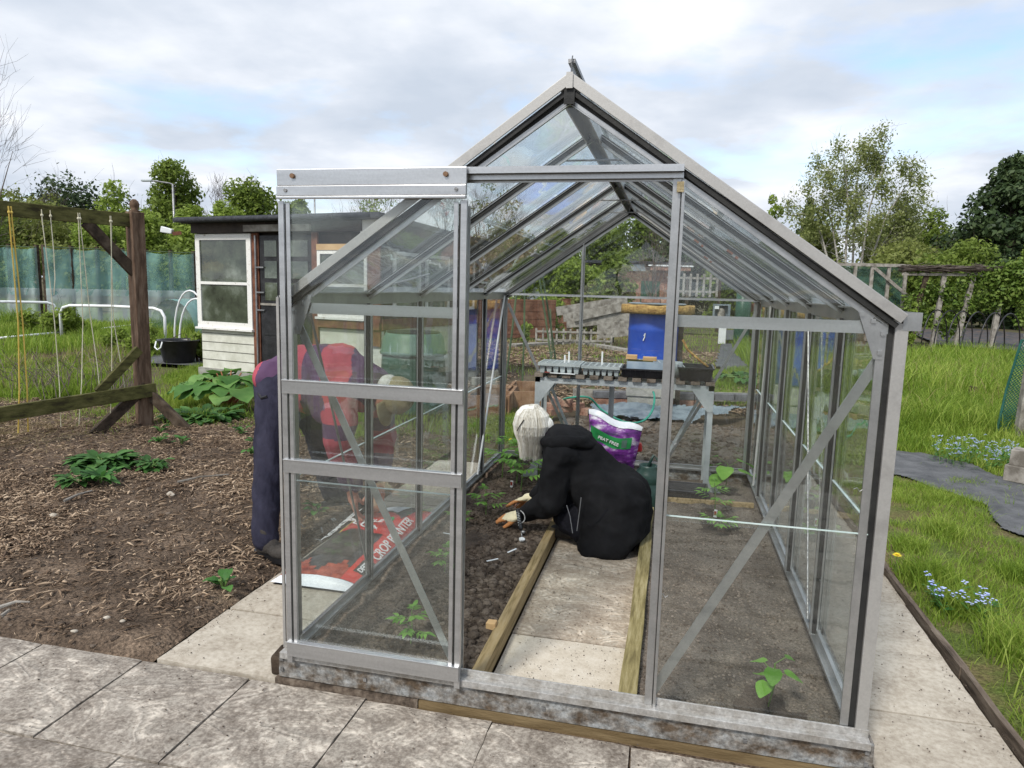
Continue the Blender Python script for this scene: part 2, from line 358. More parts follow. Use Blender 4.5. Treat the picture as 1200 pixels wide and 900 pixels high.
MT['tarp'] = P('blue grey tarpaulin', (.1, .13, .15), (.22, .265, .29), r=.5, bump=.5, sc=5, bscale=14)
MT['blackplastic'] = P('black plastic', (.008, .008, .009), (.022, .022, .024), r=.35)
MT['greyplastic'] = P('pale grey tray plastic', (.3, .34, .34), (.42, .46, .46), r=.5)
MT['whiteplastic'] = P('white plastic', (.66, .68, .68), (.8, .82, .82), r=.4)
MT['clearplastic'] = P('clear plastic', (.25, .33, .42), (.4, .48, .55), r=.2, s=.6)
MT['darkgreen'] = P('dark green plastic', (.012, .035, .028), (.028, .06, .05), r=.4)
MT['red'] = P('red plastic', (.4, .02, .02), (.55, .04, .035), r=.4)
MT['net'] = None
MT['cane'] = mat('green garden cane', (.035, .06, .03), (.1, .14, .07), rough=.7, bump=.1)
MT['string'] = mat('pale twine', (.5, .46, .32), (.65, .62, .48), rough=.9, bump=0)
MT['ystring'] = mat('yellow twine', (.5, .34, .06), (.62, .46, .12), rough=.9, bump=0)
MT['hose'] = P('green hose', (.02, .2, .14), (.04, .3, .2), r=.4)
def netmat(name, col, dens, sc=260, cell=True):
    m, nt, N = nodes(name); L = nt.links.new
    out = N('ShaderNodeOutputMaterial'); b = N('ShaderNodeBsdfPrincipled'); b.inputs['Base Color'].default_value = (*col, 1); b.inputs['Roughness'].default_value = .7
    tr = N('ShaderNodeBsdfTransparent'); tc = N('ShaderNodeTexCoord')
    nz = N('ShaderNodeTexNoise'); nz.inputs['Scale'].default_value = 1.4; nz.inputs['Detail'].default_value = 6; L(tc.outputs['Object'], nz.inputs[0])
    r = ramp(nt, nz.outputs[0], [(.3, (max(dens-.16, 0),)*3), (.7, (min(dens+.16, 1),)*3)])
    ms = N('ShaderNodeMixShader'); L(r, ms.inputs[0]); L(tr.outputs[0], ms.inputs[1]); L(b.outputs[0], ms.inputs[2]); L(ms.outputs[0], out.inputs[0]); return m
MT['greennet'] = netmat('green debris netting', (.24, .45, .42), .45)
MT['whitenet'] = netmat('white fleece', (.5, .58, .58), .5)
MT['cagenet'] = netmat('dark green cage netting', (.05, .12, .09), .4)
MT['coat'] = mat('black wool coat', (.006, .006, .007), (.015, .015, .0165), scale=5, rough=.95, bump=.35, bscale=220, spec=.12, dist=.004)
MT['hood'] = mat('dark hood lining', (.012, .009, .013), (.025, .019, .027), scale=9, rough=.95, bump=.5, bscale=90, spec=.1)
MT['navy'] = mat('navy work trousers', (.017, .017, .03), (.036, .035, .056), scale=6, rough=.9, bump=.5, bscale=9, spec=.15, st=(1.6, 1.6, .8), dist=.035)
MT['blacktr'] = mat('black trousers', (.006, .006, .008), (.013, .013, .018), rough=.9, bump=.3, spec=.12)
MT['skin'] = mat('ruddy skin', (.42, .18, .12), (.56, .28, .2), scale=9, rough=.55, bump=.1, spec=.35)
MT['hairw'] = mat('silver blonde hair', (.5, .46, .38), (.72, .68, .6), scale=18, rough=.45, bump=.6, bscale=45, st=(5, 5, .45), island=True, c3=(.84, .82, .77), dist=.01, spec=.4)
MT['hairg'] = mat('grey hair', (.4, .38, .35), (.62, .6, .57), scale=30, rough=.6, bump=.4)
MT['cap'] = mat('khaki cap', (.22, .185, .105), (.33, .28, .165), scale=9, rough=.9, bump=.3, bscale=200)
MT['boot'] = mat('muddy boot', (.02, .018, .016), (.06, .052, .045), scale=14, rough=.8, bump=.3)
MT['glove'] = mat('cream glove', (.6, .5, .3), (.74, .66, .45), scale=20, rough=.8, bump=.3, bscale=120)
MT['gloveo'] = mat('orange rubber glove palm', (.5, .17, .05), (.68, .3, .1), scale=20, rough=.5, bump=.2)
def shirtmat():
    m, nt, N = nodes('pink and purple striped shirt'); L = nt.links.new
    out = N('ShaderNodeOutputMaterial'); b = N('ShaderNodeBsdfPrincipled'); b.inputs['Roughness'].default_value = .9; b.inputs['Specular IOR Level'].default_value = .15
    at = N('ShaderNodeAttribute', attribute_name='band'); L(ramp(nt, at.outputs['Fac'], [(.0, (.36, .07, .095)), (.48, (.4, .08, .105)), (.52, (.075, .042, .085)), (1, (.095, .052, .1))]), b.inputs['Base Color'])
    tc = N('ShaderNodeTexCoord'); n = N('ShaderNodeTexNoise'); n.inputs['Scale'].default_value = 12; n.inputs['Detail'].default_value = 4; L(tc.outputs['Object'], n.inputs[0])
    bp = N('ShaderNodeBump'); bp.inputs['Strength'].default_value = .5; bp.inputs['Distance'].default_value = .02; L(n.outputs[0], bp.inputs['Height']); L(bp.outputs[0], b.inputs['Normal'])
    L(b.outputs[0], out.inputs[0]); return m
MT['shirt'] = shirtmat()
# leaves
MT['lf_mid'] = foliage('mid green leaves', (.09, .14, .022), (.17, .235, .04), (.24, .31, .065), tr=.45, sc=.5)
MT['lf_light'] = foliage('fresh light leaves', (.14, .2, .028), (.24, .33, .055), (.35, .44, .1), tr=.48, sc=.5)
MT['lf_dark'] = foliage('dark evergreen leaves', (.022, .042, .016), (.044, .074, .026), (.075, .11, .038), tr=.2, sc=.5)
MT['lf_olive'] = foliage('olive spring leaves', (.13, .155, .035), (.2, .235, .06), (.28, .31, .09), tr=.45, sc=.5)
MT['lf_birch'] = foliage('birch leaves', (.17, .21, .055), (.26, .3, .1), (.36, .39, .17), tr=.5, sc=.8)
MT['lf_veg'] = foliage('vegetable leaves', (.03, .1, .022), (.07, .19, .04), (.12, .27, .065), sc=5)
MT['lf_deep'] = foliage('glossy clump leaves', (.03, .085, .018), (.06, .15, .035), (.11, .23, .06), sc=5)
MT['lf_rhub'] = foliage('rhubarb leaves', (.055, .14, .03), (.11, .24, .055), (.19, .33, .09), sc=5)
MT['lf_tom'] = foliage('tomato leaves', (.09, .22, .03), (.17, .36, .055), (.26, .47, .1), sc=8)
MT['grass'] = foliage('grass blades', (.12, .2, .02), (.22, .33, .04), (.36, .43, .09), tr=.42, sc=1.2)
MT['drygrass'] = foliage('dry straw', (.18, .14, .06), (.32, .25, .12), (.4, .33, .18), tr=.2, sc=3)
MT['bark'] = mat('bark', (.045, .034, .025), (.11, .088, .068), scale=9, rough=.95, bump=.6, bscale=30, dist=.03)
MT['birchbark'] = mat('pale birch bark', (.2, .18, .15), (.5, .48, .43), scale=5, rough=.8, bump=.3, st=(1, 1, 2))
MT['lf_ivy'] = foliage('climber leaves', (.06, .115, .016), (.12, .19, .03), (.2, .27, .06), sc=2)
MT['twig'] = mat('bare twigs', (.09, .07, .058), (.2, .165, .14), rough=.9, bump=0)
MT['stalk'] = mat('red stalk', (.25, .05, .04), (.3, .16, .06), rough=.5, bump=0)
MT['stem'] = mat('green stem', (.09, .16, .04), (.16, .25, .07), rough=.5, bump=0)
MT['blueflower'] = mat('pale blue petals', (.35, .43, .85), (.55, .62, .92), rough=.6, bump=0)
MT['yellow'] = mat('yellow petals', (.85, .6, .02), (.9, .72, .04), rough=.6, bump=0)
MT['sackred'] = mat('red sack plastic', (.42, .02, .02), (.6, .05, .035), rough=.3, bump=.4, bscale=16, spec=.5, dist=.01)
MT['sackblack'] = mat('dark sack plastic', (.016, .015, .015), (.06, .055, .055), rough=.28, bump=.5, bscale=14, spec=.6, dist=.012)
MT['sackwin'] = mat('sack compost picture', (.03, .024, .02), (.06, .05, .042), rough=.4, bump=.2, spec=.4)
MT['sackwhite'] = mat('white sack plastic', (.6, .62, .66), (.75, .77, .8), rough=.35, bump=.4, bscale=20)
MT['sackgreen'] = mat('green printed band', (.02, .2, .06), (.04, .3, .09), rough=.35, bump=.3, bscale=20)
MT['sackpurple'] = mat('purple printed sack', (.035, .008, .07), (.2, .04, .28), scale=7, rough=.32, bump=.5, bscale=12, c3=(.75, .72, .78), lo=.36, hi=.66, st=(1, 1, 2.2), dist=.015, spec=.5)
MT['print'] = mat('white print', (.75, .75, .75), (.8, .8, .8), rough=.4, bump=0)
MT['printg'] = mat('yellow print', (.7, .5, .1), (.75, .6, .15), rough=.4, bump=0)
MT['tomato'] = mat('tomato picture', (.16, .02, .015), (.42, .1, .06), rough=.35, bump=0, scale=20)

# ------------------------------------------------------------ world and light
w = bpy.data.worlds.new('World'); scene.world = w; w.use_nodes = True
nt = w.node_tree; nt.nodes.clear(); L = nt.links.new
N = lambda t, **k: _nn(nt, t, k)
SUN_EL, SUN_AZ = rad(48), rad(200)       # azimuth measured from +Y clockwise
sky = N('ShaderNodeTexSky'); sky.sky_type = 'NISHITA'; sky.sun_disc = False; sky.sun_elevation = SUN_EL; sky.sun_rotation = SUN_AZ; sky.air_density = 1; sky.dust_density = .8; sky.ozone_density = 1.2
tc = N('ShaderNodeTexCoord'); sp = N('ShaderNodeSeparateXYZ'); L(tc.outputs['Generated'], sp.inputs[0])
zz = N('ShaderNodeMath', operation='ADD'); zz.inputs[1].default_value = .16; L(sp.outputs[2], zz.inputs[0])
mxz = N('ShaderNodeMath', operation='MAXIMUM'); mxz.inputs[1].default_value = .05; L(zz.outputs[0], mxz.inputs[0])
dx = N('ShaderNodeMath', operation='DIVIDE'); dy = N('ShaderNodeMath', operation='DIVIDE')
L(sp.outputs[0], dx.inputs[0]); L(mxz.outputs[0], dx.inputs[1]); L(sp.outputs[1], dy.inputs[0]); L(mxz.outputs[0], dy.inputs[1])
cb = N('ShaderNodeCombineXYZ'); L(dx.outputs[0], cb.inputs[0]); L(dy.outputs[0], cb.inputs[1])
mp = N('ShaderNodeMapping'); mp.inputs['Location'].default_value = (1.2, 8.3, 0); L(cb.outputs[0], mp.inputs[0])
n1 = N('ShaderNodeTexNoise'); n1.inputs['Scale'].default_value = .95; n1.inputs['Detail'].default_value = 9; n1.inputs['Roughness'].default_value = .56; n1.inputs['Distortion'].default_value = .25; L(mp.outputs[0], n1.inputs[0])
mp2 = N('ShaderNodeMapping'); mp2.inputs['Location'].default_value = (9.1, 4.7, 2); L(cb.outputs[0], mp2.inputs[0])
n2 = N('ShaderNodeTexNoise'); n2.inputs['Scale'].default_value = 1.5; n2.inputs['Detail'].default_value = 8; n2.inputs['Roughness'].default_value = .5; L(mp2.outputs[0], n2.inputs[0])
cmask = ramp(nt, n1.outputs[0], [(.33, (.1,)*3), (.42, (.65,)*3), (.48, (1,)*3)])
ccol = ramp(nt, n2.outputs[0], [(.32, (.50, .56, .65)), (.46, (.60, .65, .73)), (.56, (.73, .765, .825)), (.68, (.87, .885, .92))])
sc_ = N('ShaderNodeVectorMath', operation='SCALE'); sc_.inputs['Scale'].default_value = 9.4; L(ccol, sc_.inputs[0])
blue = N('ShaderNodeVectorMath', operation='SCALE'); blue.inputs['Scale'].default_value = 1.9; L(sky.outputs[0], blue.inputs[0])
mix = N('ShaderNodeMix', data_type='RGBA'); L(cmask, mix.inputs['Factor']); L(blue.outputs[0], mix.inputs['A']); L(sc_.outputs[0], mix.inputs['B'])
bg = N('ShaderNodeBackground'); bg.inputs['Strength'].default_value = .12; L(mix.outputs['Result'], bg.inputs[0])
wo = N('ShaderNodeOutputWorld'); L(bg.outputs[0], wo.inputs[0])
sl = bpy.data.lights.new('sun', 'SUN'); sl.energy = 3.3; sl.angle = rad(9); sl.color = (1, .96, .9)
so = bpy.data.objects.new('sun', sl); C.objects.link(so)
sd = V((math.sin(SUN_AZ)*math.cos(SUN_EL), math.cos(SUN_AZ)*math.cos(SUN_EL), math.sin(SUN_EL)))
so.rotation_euler = sd.to_track_quat('Z', 'Y').to_euler()
scene.view_settings.view_transform = 'Standard'; scene.view_settings.look = 'None'; scene.view_settings.gamma = 1
scene.view_settings.exposure = .16
scene.cycles.max_bounces = 8; scene.cycles.diffuse_bounces = 3; scene.cycles.glossy_bounces = 4; scene.cycles.transmission_bounces = 6
scene.cycles.transparent_max_bounces = 48; scene.cycles.use_denoising = True
# ============================================================ SETTING
S = 'structure'
def gz(X, Y): return -.05+.035*(fbm(X*.35, Y*.35, 4)-.5)
v = []
GN = 90
xs = np.concatenate([-np.geomspace(12, 600, 14)[::-1], np.linspace(-11.5, 11.5, 116), np.geomspace(12, 600, 14)])
ys = np.concatenate([-np.geomspace(3, 400, 8)[::-1], np.linspace(-2.8, 26, 145), np.geomspace(27, 900, 14)])
X, Y = np.meshgrid(xs, ys)
near = np.clip((30-np.hypot(X, Y))/8, 0, 1)
Z = gz(X, Y)+.05*near*(fbm(X*1.7, Y*1.7, 3)-.5)-.02
Z = np.where((Y < 5) & (X > -6) & (X < 2.6), -.07, Z)
vv = np.stack([X.ravel(), Y.ravel(), Z.ravel()], 1); nx = len(xs)
i = np.arange(len(ys)-1)[:, None]*nx+np.arange(nx-1)[None, :]
ff = np.stack([i, i+1, i+nx+1, i+nx], -1).reshape(-1, 4)
tag(npobj('ground', vv, ff, MT['earth'], smooth=True), kind=S)

MULCH = [(-7.2, -.03), (-.60, -.03), (-.60, 4.1), (-2.2, 4.6), (-3.2, 4.2), (-4.5, 4.3), (-5.6, 4.6), (-7.2, 4.2)]
def mz(X, Y):
    e = np.minimum(np.clip((-.58-X)/.12, 0, 1), np.clip((Y+.03)/.1, 0, 1))
    return -.035+e*(.035+.075*(fbm(X*1.6+4, Y*1.6, 5)-.42)+.03*(fbm(X*9, Y*9, 3)-.5))
tag(sheet('mulch_bed', -7.3, -.58, -.04, 4.8, .03, mz, MT['mulchsoil'], lambda x, y: inpoly(x, y, MULCH)), kind=S)

# greenhouse beds
def bz(X, Y, hot=()):
    z = .045+.05*(fbm(X*2.6, Y*2.6, 4)-.5)+.035*(fbm(X*11+3, Y*11, 3)-.5)
    return z
HOLES = [(1.693, .2), (1.643, 2.063), (1.637, 2.32), (1.72, 2.9), (.36, .26), (.27, .95), (.22, 1.85)]
def bz2(X, Y):
    z = bz(X, Y)
    for hx, hy in HOLES: z = z-.04*np.exp(-((X-hx)**2+(Y-hy)**2)/.012)+.012*np.exp(-(np.hypot(X-hx, Y-hy)-.17)**2/.002)
    return z
def bzL(X, Y): return bz2(X, Y)+.022*(fbm(X*24, Y*24, 3, .7)-.45)+.02*np.exp(-((X-.6)/.1)**2)*(fbm(X*15, Y*15, 2)-.2)
tag(sheet('soil_bed', -.034, .655, .03, 3.17, .012, bzL, MT['soil']), kind=S)
tag(sheet('soil_bed', 1.245, 1.963, .03, 3.17, .015, lambda X, Y: bz2(X, Y)+.012*(fbm(X*26, Y*26, 3, .7)-.5), MT['drysoil']), kind=S)
tag(sheet('soil_bed', .655, 1.245, 2.55, 3.17, .02, lambda X, Y: bz(X, Y)-.01, MT['drysoil']), kind=S)
# dark damp soil rings round the planted holes
# (part of the soil: real damp patches)
MT['damp'] = mat('damp soil', (.04, .029, .022), (.09, .068, .052), scale=9, rough=.9, bump=.8, bscale=70, dist=.02)
def disc(name, cx, cy, r, zf, m):
    n = 26; vs = [(cx, cy, float(zf(np.array(cx), np.array(cy)))+.006)]; fs = []
    for q in range(1, 5):
        for k in range(n):
            a = 2*math.pi*k/n; rr = r*q/4*(1+.2*math.sin(3*a+cx*9)*q/4+.12*math.sin(7*a+cy*5)*q/4+.12*math.sin(17*a)*(q == 4))
            x, y = cx+rr*math.cos(a), cy+rr*math.sin(a)
            vs.append((x, y, float(zf(np.array(x), np.array(y)))+(.006 if q < 3 else .003 if q == 3 else -.012)))
    for k in range(n): fs.append((0, 1+k, 1+(k+1) % n))
    mb = MB(); mb.add(vs, fs)
    for q in range(3): mb.f += [(1+q*n+k, 1+(q+1)*n+k, 1+(q+1)*n+(k+1) % n, 1+q*n+(k+1) % n) for k in range(n)]
    return tag(mb.obj(name, m, None, True), kind=S)
for hx, hy in HOLES[:4]: disc('damp_soil', hx, hy, .155 if hy < 3 else .1, lambda X, Y: bz2(X, Y)+.012*(fbm(X*26, Y*26, 3, .7)-.5), MT['damp'])
disc('damp_soil', .36, .28, .13, bzL, MT['damp']); disc('damp_soil', .2, 1.0, .1, bzL, MT['damp'])
# trench the woman is planting into
disc('damp_soil', .27, 1.45, .14, bzL, MT['damp'])

# slabs
def slabs(name, cells, z0, z1, m, amp=.002, chip=.004):
    mb = MB()
    for (x0, x1, y0, y1) in cells:
        nx, ny = 8, 8; t0 = U(-amp, amp); tx = U(-amp, amp)*2; ty = U(-amp, amp)*2
        base = len(mb.v); vs = []
        for j in range(ny+1):
            for i in range(nx+1):
                ex = x0+(x1-x0)*i/nx; ey = y0+(y1-y0)*j/ny; edge = i in (0, nx) or j in (0, ny)
                if edge: ex += U(-chip, chip)*.6; ey += U(-chip, chip)*.6
                vs.append((ex, ey, z1+t0+tx*(i/nx-.5)+ty*(j/ny-.5)-(.004 if edge else 0)+U(-.0006, .0006)))
        fs = [(j*(nx+1)+i, j*(nx+1)+i+1, (j+1)*(nx+1)+i+1, (j+1)*(nx+1)+i) for j in range(ny) for i in range(nx)]
        ring = [i for i in range(nx+1)]+[j*(nx+1)+nx for j in range(1, ny+1)]+[ny*(nx+1)+i for i in range(nx-1, -1, -1)]+[j*(nx+1) for j in range(ny-1, 0, -1)]
        nb = len(vs); vs += [(vs[r][0], vs[r][1], z0) for r in ring]; n = len(ring)
        fs += [(ring[k], nb+k, nb+(k+1) % n, ring[(k+1) % n]) for k in range(n)]
        mb.add(vs, fs)
    return tag(mb.obj(name, m, None, False), kind=S)
cells = []; gp = .004
rows = [(-.04, -.515, -.625), (-.525, -1.0, -.755), (-1.01, -1.48, -.6), (-1.49, -1.96, -.71), (-1.97, -2.6, -.6), (-2.61, -3.3, -.7)]
for y1, y0, off in rows:
    k = -8
    for k in range(-8, 9):
        x0 = off+k*.469; x1 = x0+.469-.007
        yy = y1 - (.0 if x0 < 0 else .028*min(1, x0))
        cells.append((x0+U(-.002, .002), x1, y0, yy))
slabs('patio', cells, -.05, 0, MT['patio'])
tag(MB().box(-5, -3.6, -.045, 4.9, -.03, -.018).obj('joint_sand', MT['mulchsoil']), kind=S)
slabs('side_path', [(-.575, -.05, -.025, .42), (-.57, -.05, .428, .93), (-.565, -.05, .94, 1.5), (-.565, -.05, 1.51, 2.1), (-.57, -.05, 2.11, 2.7), (-.57, -.05, 2.71, 3.3)], -.05, .004, MT['slab'])
slabs('side_path', [(2.0, 2.47, -.6, -.12), (2.0, 2.465, -.112, .36), (2.0, 2.462, .368, .83), (2.0, 2.465, .838, 1.34), (2.0, 2.475, 1.348, 1.84), (2.0, 2.48, 1.85, 2.34), (2.0, 2.48, 2.35, 2.84), (2.0, 2.48, 2.85, 3.35), (2.0, 2.48, 3.36, 3.8)], -.05, .004, MT['slab'])
MT['inslab1'] = pavemat('pale dirty slab', [(.34, (.2, .15, .105)), (.42, (.42, .36, .28)), (.6, (.55, .49, .4)), (.75, (.62, .57, .49))], 9, False)
slabs('inner_path', [(.712, 1.195, .09, .535)], -.04, .0125, MT['inslab1'], chip=.002)
slabs('inner_path', [(.712, 1.195, .545, 1.24), (.712, 1.195, 1.25, 1.95), (.712, 1.195, 1.96, 2.55)], -.04, .012, MT['inslab'], chip=.002)
# weed membrane path on the right
MP = [(G(*q).x, G(*q).y) for q in ((1030, 528), (1080, 531), (1130, 541), (1165, 556), (1205, 566), (1320, 590), (1320, 660), (1215, 632), (1172, 618), (1150, 592), (1100, 577), (1060, 560), (1030, 550))]
def lawnz(X, Y):
    e = np.clip((X-2.52)/.2, 0, 1)
    return -.03+e*(.012+.06*(fbm(X*.9, Y*.9, 4)-.45)+.02*(fbm(X*8, Y*8, 3)-.5))
tag(sheet('lawn', 2.53, 16, -1.5, 14, .05, lawnz, MT['turf']), kind=S)
tag(sheet('path', 2.6, 6.6, 1.9, 5.6, .016, lambda X, Y: lawnz(X, Y)+.018+.008*(fbm(X*4, Y*4, 3)-.5), MT['membrane'], lambda x, y: inpoly(x+.08*(fbm(x*5, y*5, 3)-.5), y+.12*(fbm(x*4+5, y*4, 3)-.5), MP)), kind=S)
tag(sheet('farmland', -60, 70, 24, 120, 1.2, lambda X, Y: -.03+.2*(fbm(X*.1, Y*.1, 3)-.5), MT['farmland']), kind=S)

# ============================================================ GREENHOUSE
W, LN, ZS, ZE, ZR = 1.93, 3.2, .13, 1.412, 2.09
gh = thing('greenhouse', (W/2, LN/2, 0), 'aluminium framed glass greenhouse with its sliding door open to the left', 'greenhouse')
a = MT['alu']
def part(name, mb, m=None, par=None, **k): return mb.obj(name, m or a, par or gh, **k)
BYC = [.64, 1.28, 1.92]
# base plinth and packers
m = MB(); m.box(-.045, -.03, .018, 1.975, -.022, .112); m.box(-.045, -.022, .018, -.037, LN+.02, .112); m.box(1.967, -.022, .018, 1.975, LN+.02, .112); m.box(-.037, LN+.012, .018, 1.967, LN+.02, .112)
m.box(-.037, -.022, .095, 1.967, .0, .103)
part('base_plinth', m, MT['gal'], bevel=.0015)
for x, z in ((-.03, .05), (-.03, .09), (.3, .06), (.95, .06), (1.6, .06), (1.955, .045), (1.955, .085)): part('bolt', MB().beam((x, -.03, z), (x, -.036, z), .012, .012), MT['steel'])
for x_, q in ((0, -1), (W, 1)):
    for y_ in BYC:
        for z_ in (.35, .95, 1.2): part('glazing_clip', MB().tube([(x_-q*.002, y_-.018, z_), (x_-q*.006, y_-.006, z_+.008), (x_-q*.004, y_+.006, z_-.008), (x_-q*.002, y_+.018, z_)], .0016, 5), MT['steel'])
part('packing_timber', MB().box(-.06, -.034, -.03, .50, 0, .012), MT['edge'])
part('packing_timber', MB().box(.505, -.036, -.03, 2.0, 0, .014), MT['packer'])
# sills: L profile with a raised lip
m = MB(); m.box(-.03, -.045, .112, 1.96, .01, .124); m.box(-.03, -.013, .124, 1.96, -.0065, .146); m.box(-.03, -.048, .1, 1.96, -.045, .124)
part('front_sill', m, MT['sill'], bevel=.001)
for x in (0, W):
    m = MB(); m.box(x-.022, .012, .112, x+.022, LN+.02, .124); m.box(x-.004, .012, .124, x+.01, LN+.02, .15)
    part('side_sill', m, bevel=.001)
m = MB(); m.box(.024, LN-.02, .112, W-.024, LN+.02, .124); m.box(.024, LN, .124, W-.024, LN+.012, .15); part('back_sill', m)
# corner posts: flat face + return + black seal
for y, s in ((0, -1), (LN, 1)):
    for x, q in ((0, -1), (W, 1)):
        m = MB(); fx = x-.040 if q > 0 else x+.012; m.box(fx-.012, y-.004, .124, fx+.012, y+.004, ZE-.02)
        m.box(x-q*.006-.002, min(y+.03, y-s*.05), .124, x-q*.006+.002, max(y-.03, y-s*.05), ZE-.02)
        pst = part('corner_post', m, bevel=.001)
        part('rubber_seal', MB().box(x-.0275 if q > 0 else x-.018, min(y+.001, y-s*.028), .13, x-.009 if q > 0 else x-.001, max(y-.001, y-s*.028), ZE-.02), MT['seal'], pst)
        if y == 0: part('cover_strip', MB().box(x-.0085, -.009, .118, x+.026, .007, ZE-.02) if x > 0 else MB().box(x-.041, -.003, .118, x-.031, .004, ZE), MT['cap_alu'], pst)
# eaves bars and gutter
for x, q in ((0, -1), (W, 1)):
    m = MB(); m.box(x-.006, 0, ZE-.035, x+.006, LN, ZE+.02); m.box(min(x, x-q*.03), .006, ZE+.012, max(x, x-q*.03), LN-.006, ZE+.018)
    part('eaves_bar', m)
    m = MB(); gx0, gx1 = (x+q*.010, x+q*.058); lo_, hi_ = min(gx0, gx1), max(gx0, gx1)
    if q > 0:
        m.box(lo_, -.01, ZE-.04, hi_, LN+.03, ZE-.036); m.box(hi_-.003, -.01, ZE-.036, hi_, LN+.03, ZE+.012); m.box(lo_, -.01, ZE-.036, lo_+.003, LN+.03, ZE+.012)
        m.box(lo_+.003, -.01, ZE-.036, hi_-.003, -.006, ZE+.012)
    else:
        m.box(lo_+.02, .0, ZE-.03, hi_, LN+.03, ZE-.026); m.box(lo_+.02, .0, ZE-.026, lo_+.023, LN+.03, ZE+.005)
    part('gutter', m)
# ridge bar with cresting
m = MB(); m.box(W/2-.03, .0, ZR-.06, W/2-.024, LN, ZR-.005); m.box(W/2+.024, .0, ZR-.06, W/2+.03, LN, ZR-.005); m.box(W/2-.03, 0, ZR-.005, W/2+.03, LN, ZR+.001)
rb = part('ridge_bar', m)
part('ridge_end_plate', MB().box(W/2-.010, -.034, ZR-.032, W/2+.010, -.0292, ZR+.014), MT['cap_alu'], rb)
part('ridge_end_plate', MB().box(W/2-.016, -.026, ZR-.075, W/2+.016, -.0205, ZR-.028), MT['seal'], rb)
m = MB(); m.box(W/2-.002, .0, ZR+.001, W/2+.002, LN, ZR+.055); m.beam((W/2, 0, ZR+.055), (W/2, LN, ZR+.055), .022, .012)
part('ridge_cresting', m, MT['steel'], rb)
m = MB(); m.tube([(W/2, -.002, ZR+.0), (W/2, -.004, ZR+.045), (W/2+.003, -.006, ZR+.068)], .002, 5); part('wire_end', m, MT['steel'], rb)
# gable bars (flat light caps outside, dark gap, inner bar)
def slope(x): return ZE+(ZR-ZE)*(1-abs(x-W/2)/(W/2))
sl_ = (ZR-ZE)/(W/2); nrmL = V((-sl_, 0, 1)).normalized(); nrmR = V((sl_, 0, 1)).normalized()
for y, s in ((0, -1), (LN, 1)):
    for q, nr in ((-1, nrmL), (1, nrmR)):
        e = V((W/2+q*(W/2+.008), y, slope(0)-.008*sl_)); t = V((W/2, y, ZR+.0)); 
        o_ = nr*.013
        m = MB(); m.beam(e+V((0, s*.012, 0))+o_, t+V((0, s*.012, 0))+o_, .022, .004, up=nr)
        m.beam(e+V((0, s*.026, 0))-nr*.002, t+V((0, s*.026, 0))-nr*.002, .006, .029, up=nr)
        g_ = part('gable_bar', m, MT['cap_alu'], bevel=.001)
        d = nr*-.0265
        part('rubber_seal', MB().beam(e+d+V((0, s*.014, 0)), t+d+V((0, s*.014, 0)), .012, .015, up=nr), MT['seal'], g_)
        d = nr*-.045
        part('inner_flange', MB().beam(e+d+V((-q*.05, s*.004, .05*sl_)), t+d+V((0, s*.004, 0)), .004, .018, up=nr), MT['alu'], g_)
# roof bars
NB = 5; BY = [LN*i/NB for i in range(NB+1)]
for i, y in enumerate(BY):
    for q, nr in ((-1, nrmL), (1, nrmR)):
        e = V((W/2+q*W/2, y, ZE+.01)); t = V((W/2+q*.02, y, ZR-.025))
        if i in (0, NB): e = e-nr*.02; t = t-nr*.02
        m = MB(); m.beam(e, t, .022, .003, up=nr); m.beam(e-nr*.014, t-nr*.014, .003, .026, up=nr); m.beam(e-nr*.028, t-nr*.028, .011, .003, up=nr)
        r_ = part('roof_bar', m)
        m = MB(); m.beam(e+nr*.004, t+nr*.004, .016, .004, up=nr); m.box(0, 0, 0, 0, 0, 0) if 0 else None; part('rubber_seal', m, MT['seal'], r_)
        for sg in (-1, 1):
            o_ = V((0, sg*.0045, 0))-nr*.009; part('rubber_seal', MB().beam(e+o_, t+o_, .005, .013, up=nr), MT['seal'], r_)
# side bars
for x, q in ((0, -1), (W, 1)):
    for i, y in enumerate(BY[1:-1]):
        m = MB(); m.box(x-.003, y-.014, .124, x+.003, y+.014, ZE-.03); m.box(min(x, x-q*.024), y-.002, .124, max(x, x-q*.024), y+.002, ZE-.03); m.box(min(x-q*.024, x-q*.027), y-.008, .124, max(x-q*.024, x-q*.027), y+.008, ZE-.03)
        r_ = part('side_bar', m)
        part('rubber_seal', MB().box(x+q*.003 if q > 0 else x-.008, y-.008, .13, x+.008 if q > 0 else x-.003, y+.008, ZE-.03), MT['seal'], r_)
        for sg in (-1, 1): part('rubber_seal', MB().box(min(x-q*.004, x-q*.018), min(y+sg*.0025, y+sg*.0075), .13, max(x-q*.004, x-q*.018), max(y+sg*.0025, y+sg*.0075), ZE-.03), MT['seal'], r_)
# gable uprights and cross bars
zc = 1.378
m = MB(); m.box(1.282, -.02, .124, 1.306, -.014, 1.8); m.box(1.291, -.014, .124, 1.297, .012, 1.8); m.box(1.309, -.03, .1, 1.318, -.008, 1.79)
dp = part('door_post', m, bevel=.001)
part('rubber_seal', MB().box(1.3065, -.022, .13, 1.3088, -.012, 1.78), MT['seal'], dp)
part('corner_bracket', MB().box(1.294, -.034, 1.755, 1.314, -.03, 1.785), mat('brass bracket', (.25, .2, .11), (.4, .33, .2), rough=.5, metal=.6), dp)
m = MB(); m.box(.632, .0, .124, .655, .005, 1.72); m.box(.64, .005, .124, .646, .02, 1.72); part('door_post', m)
for y, x in ((LN, .612), (LN, 1.32)):
    m = MB(); m.box(x-.014, y-.004, .124, x+.014, y+.002, slope(x)-.03); m.box(x-.003, y-.024, .124, x+.003, y-.004, slope(x)-.03); part('gable_upright', m)
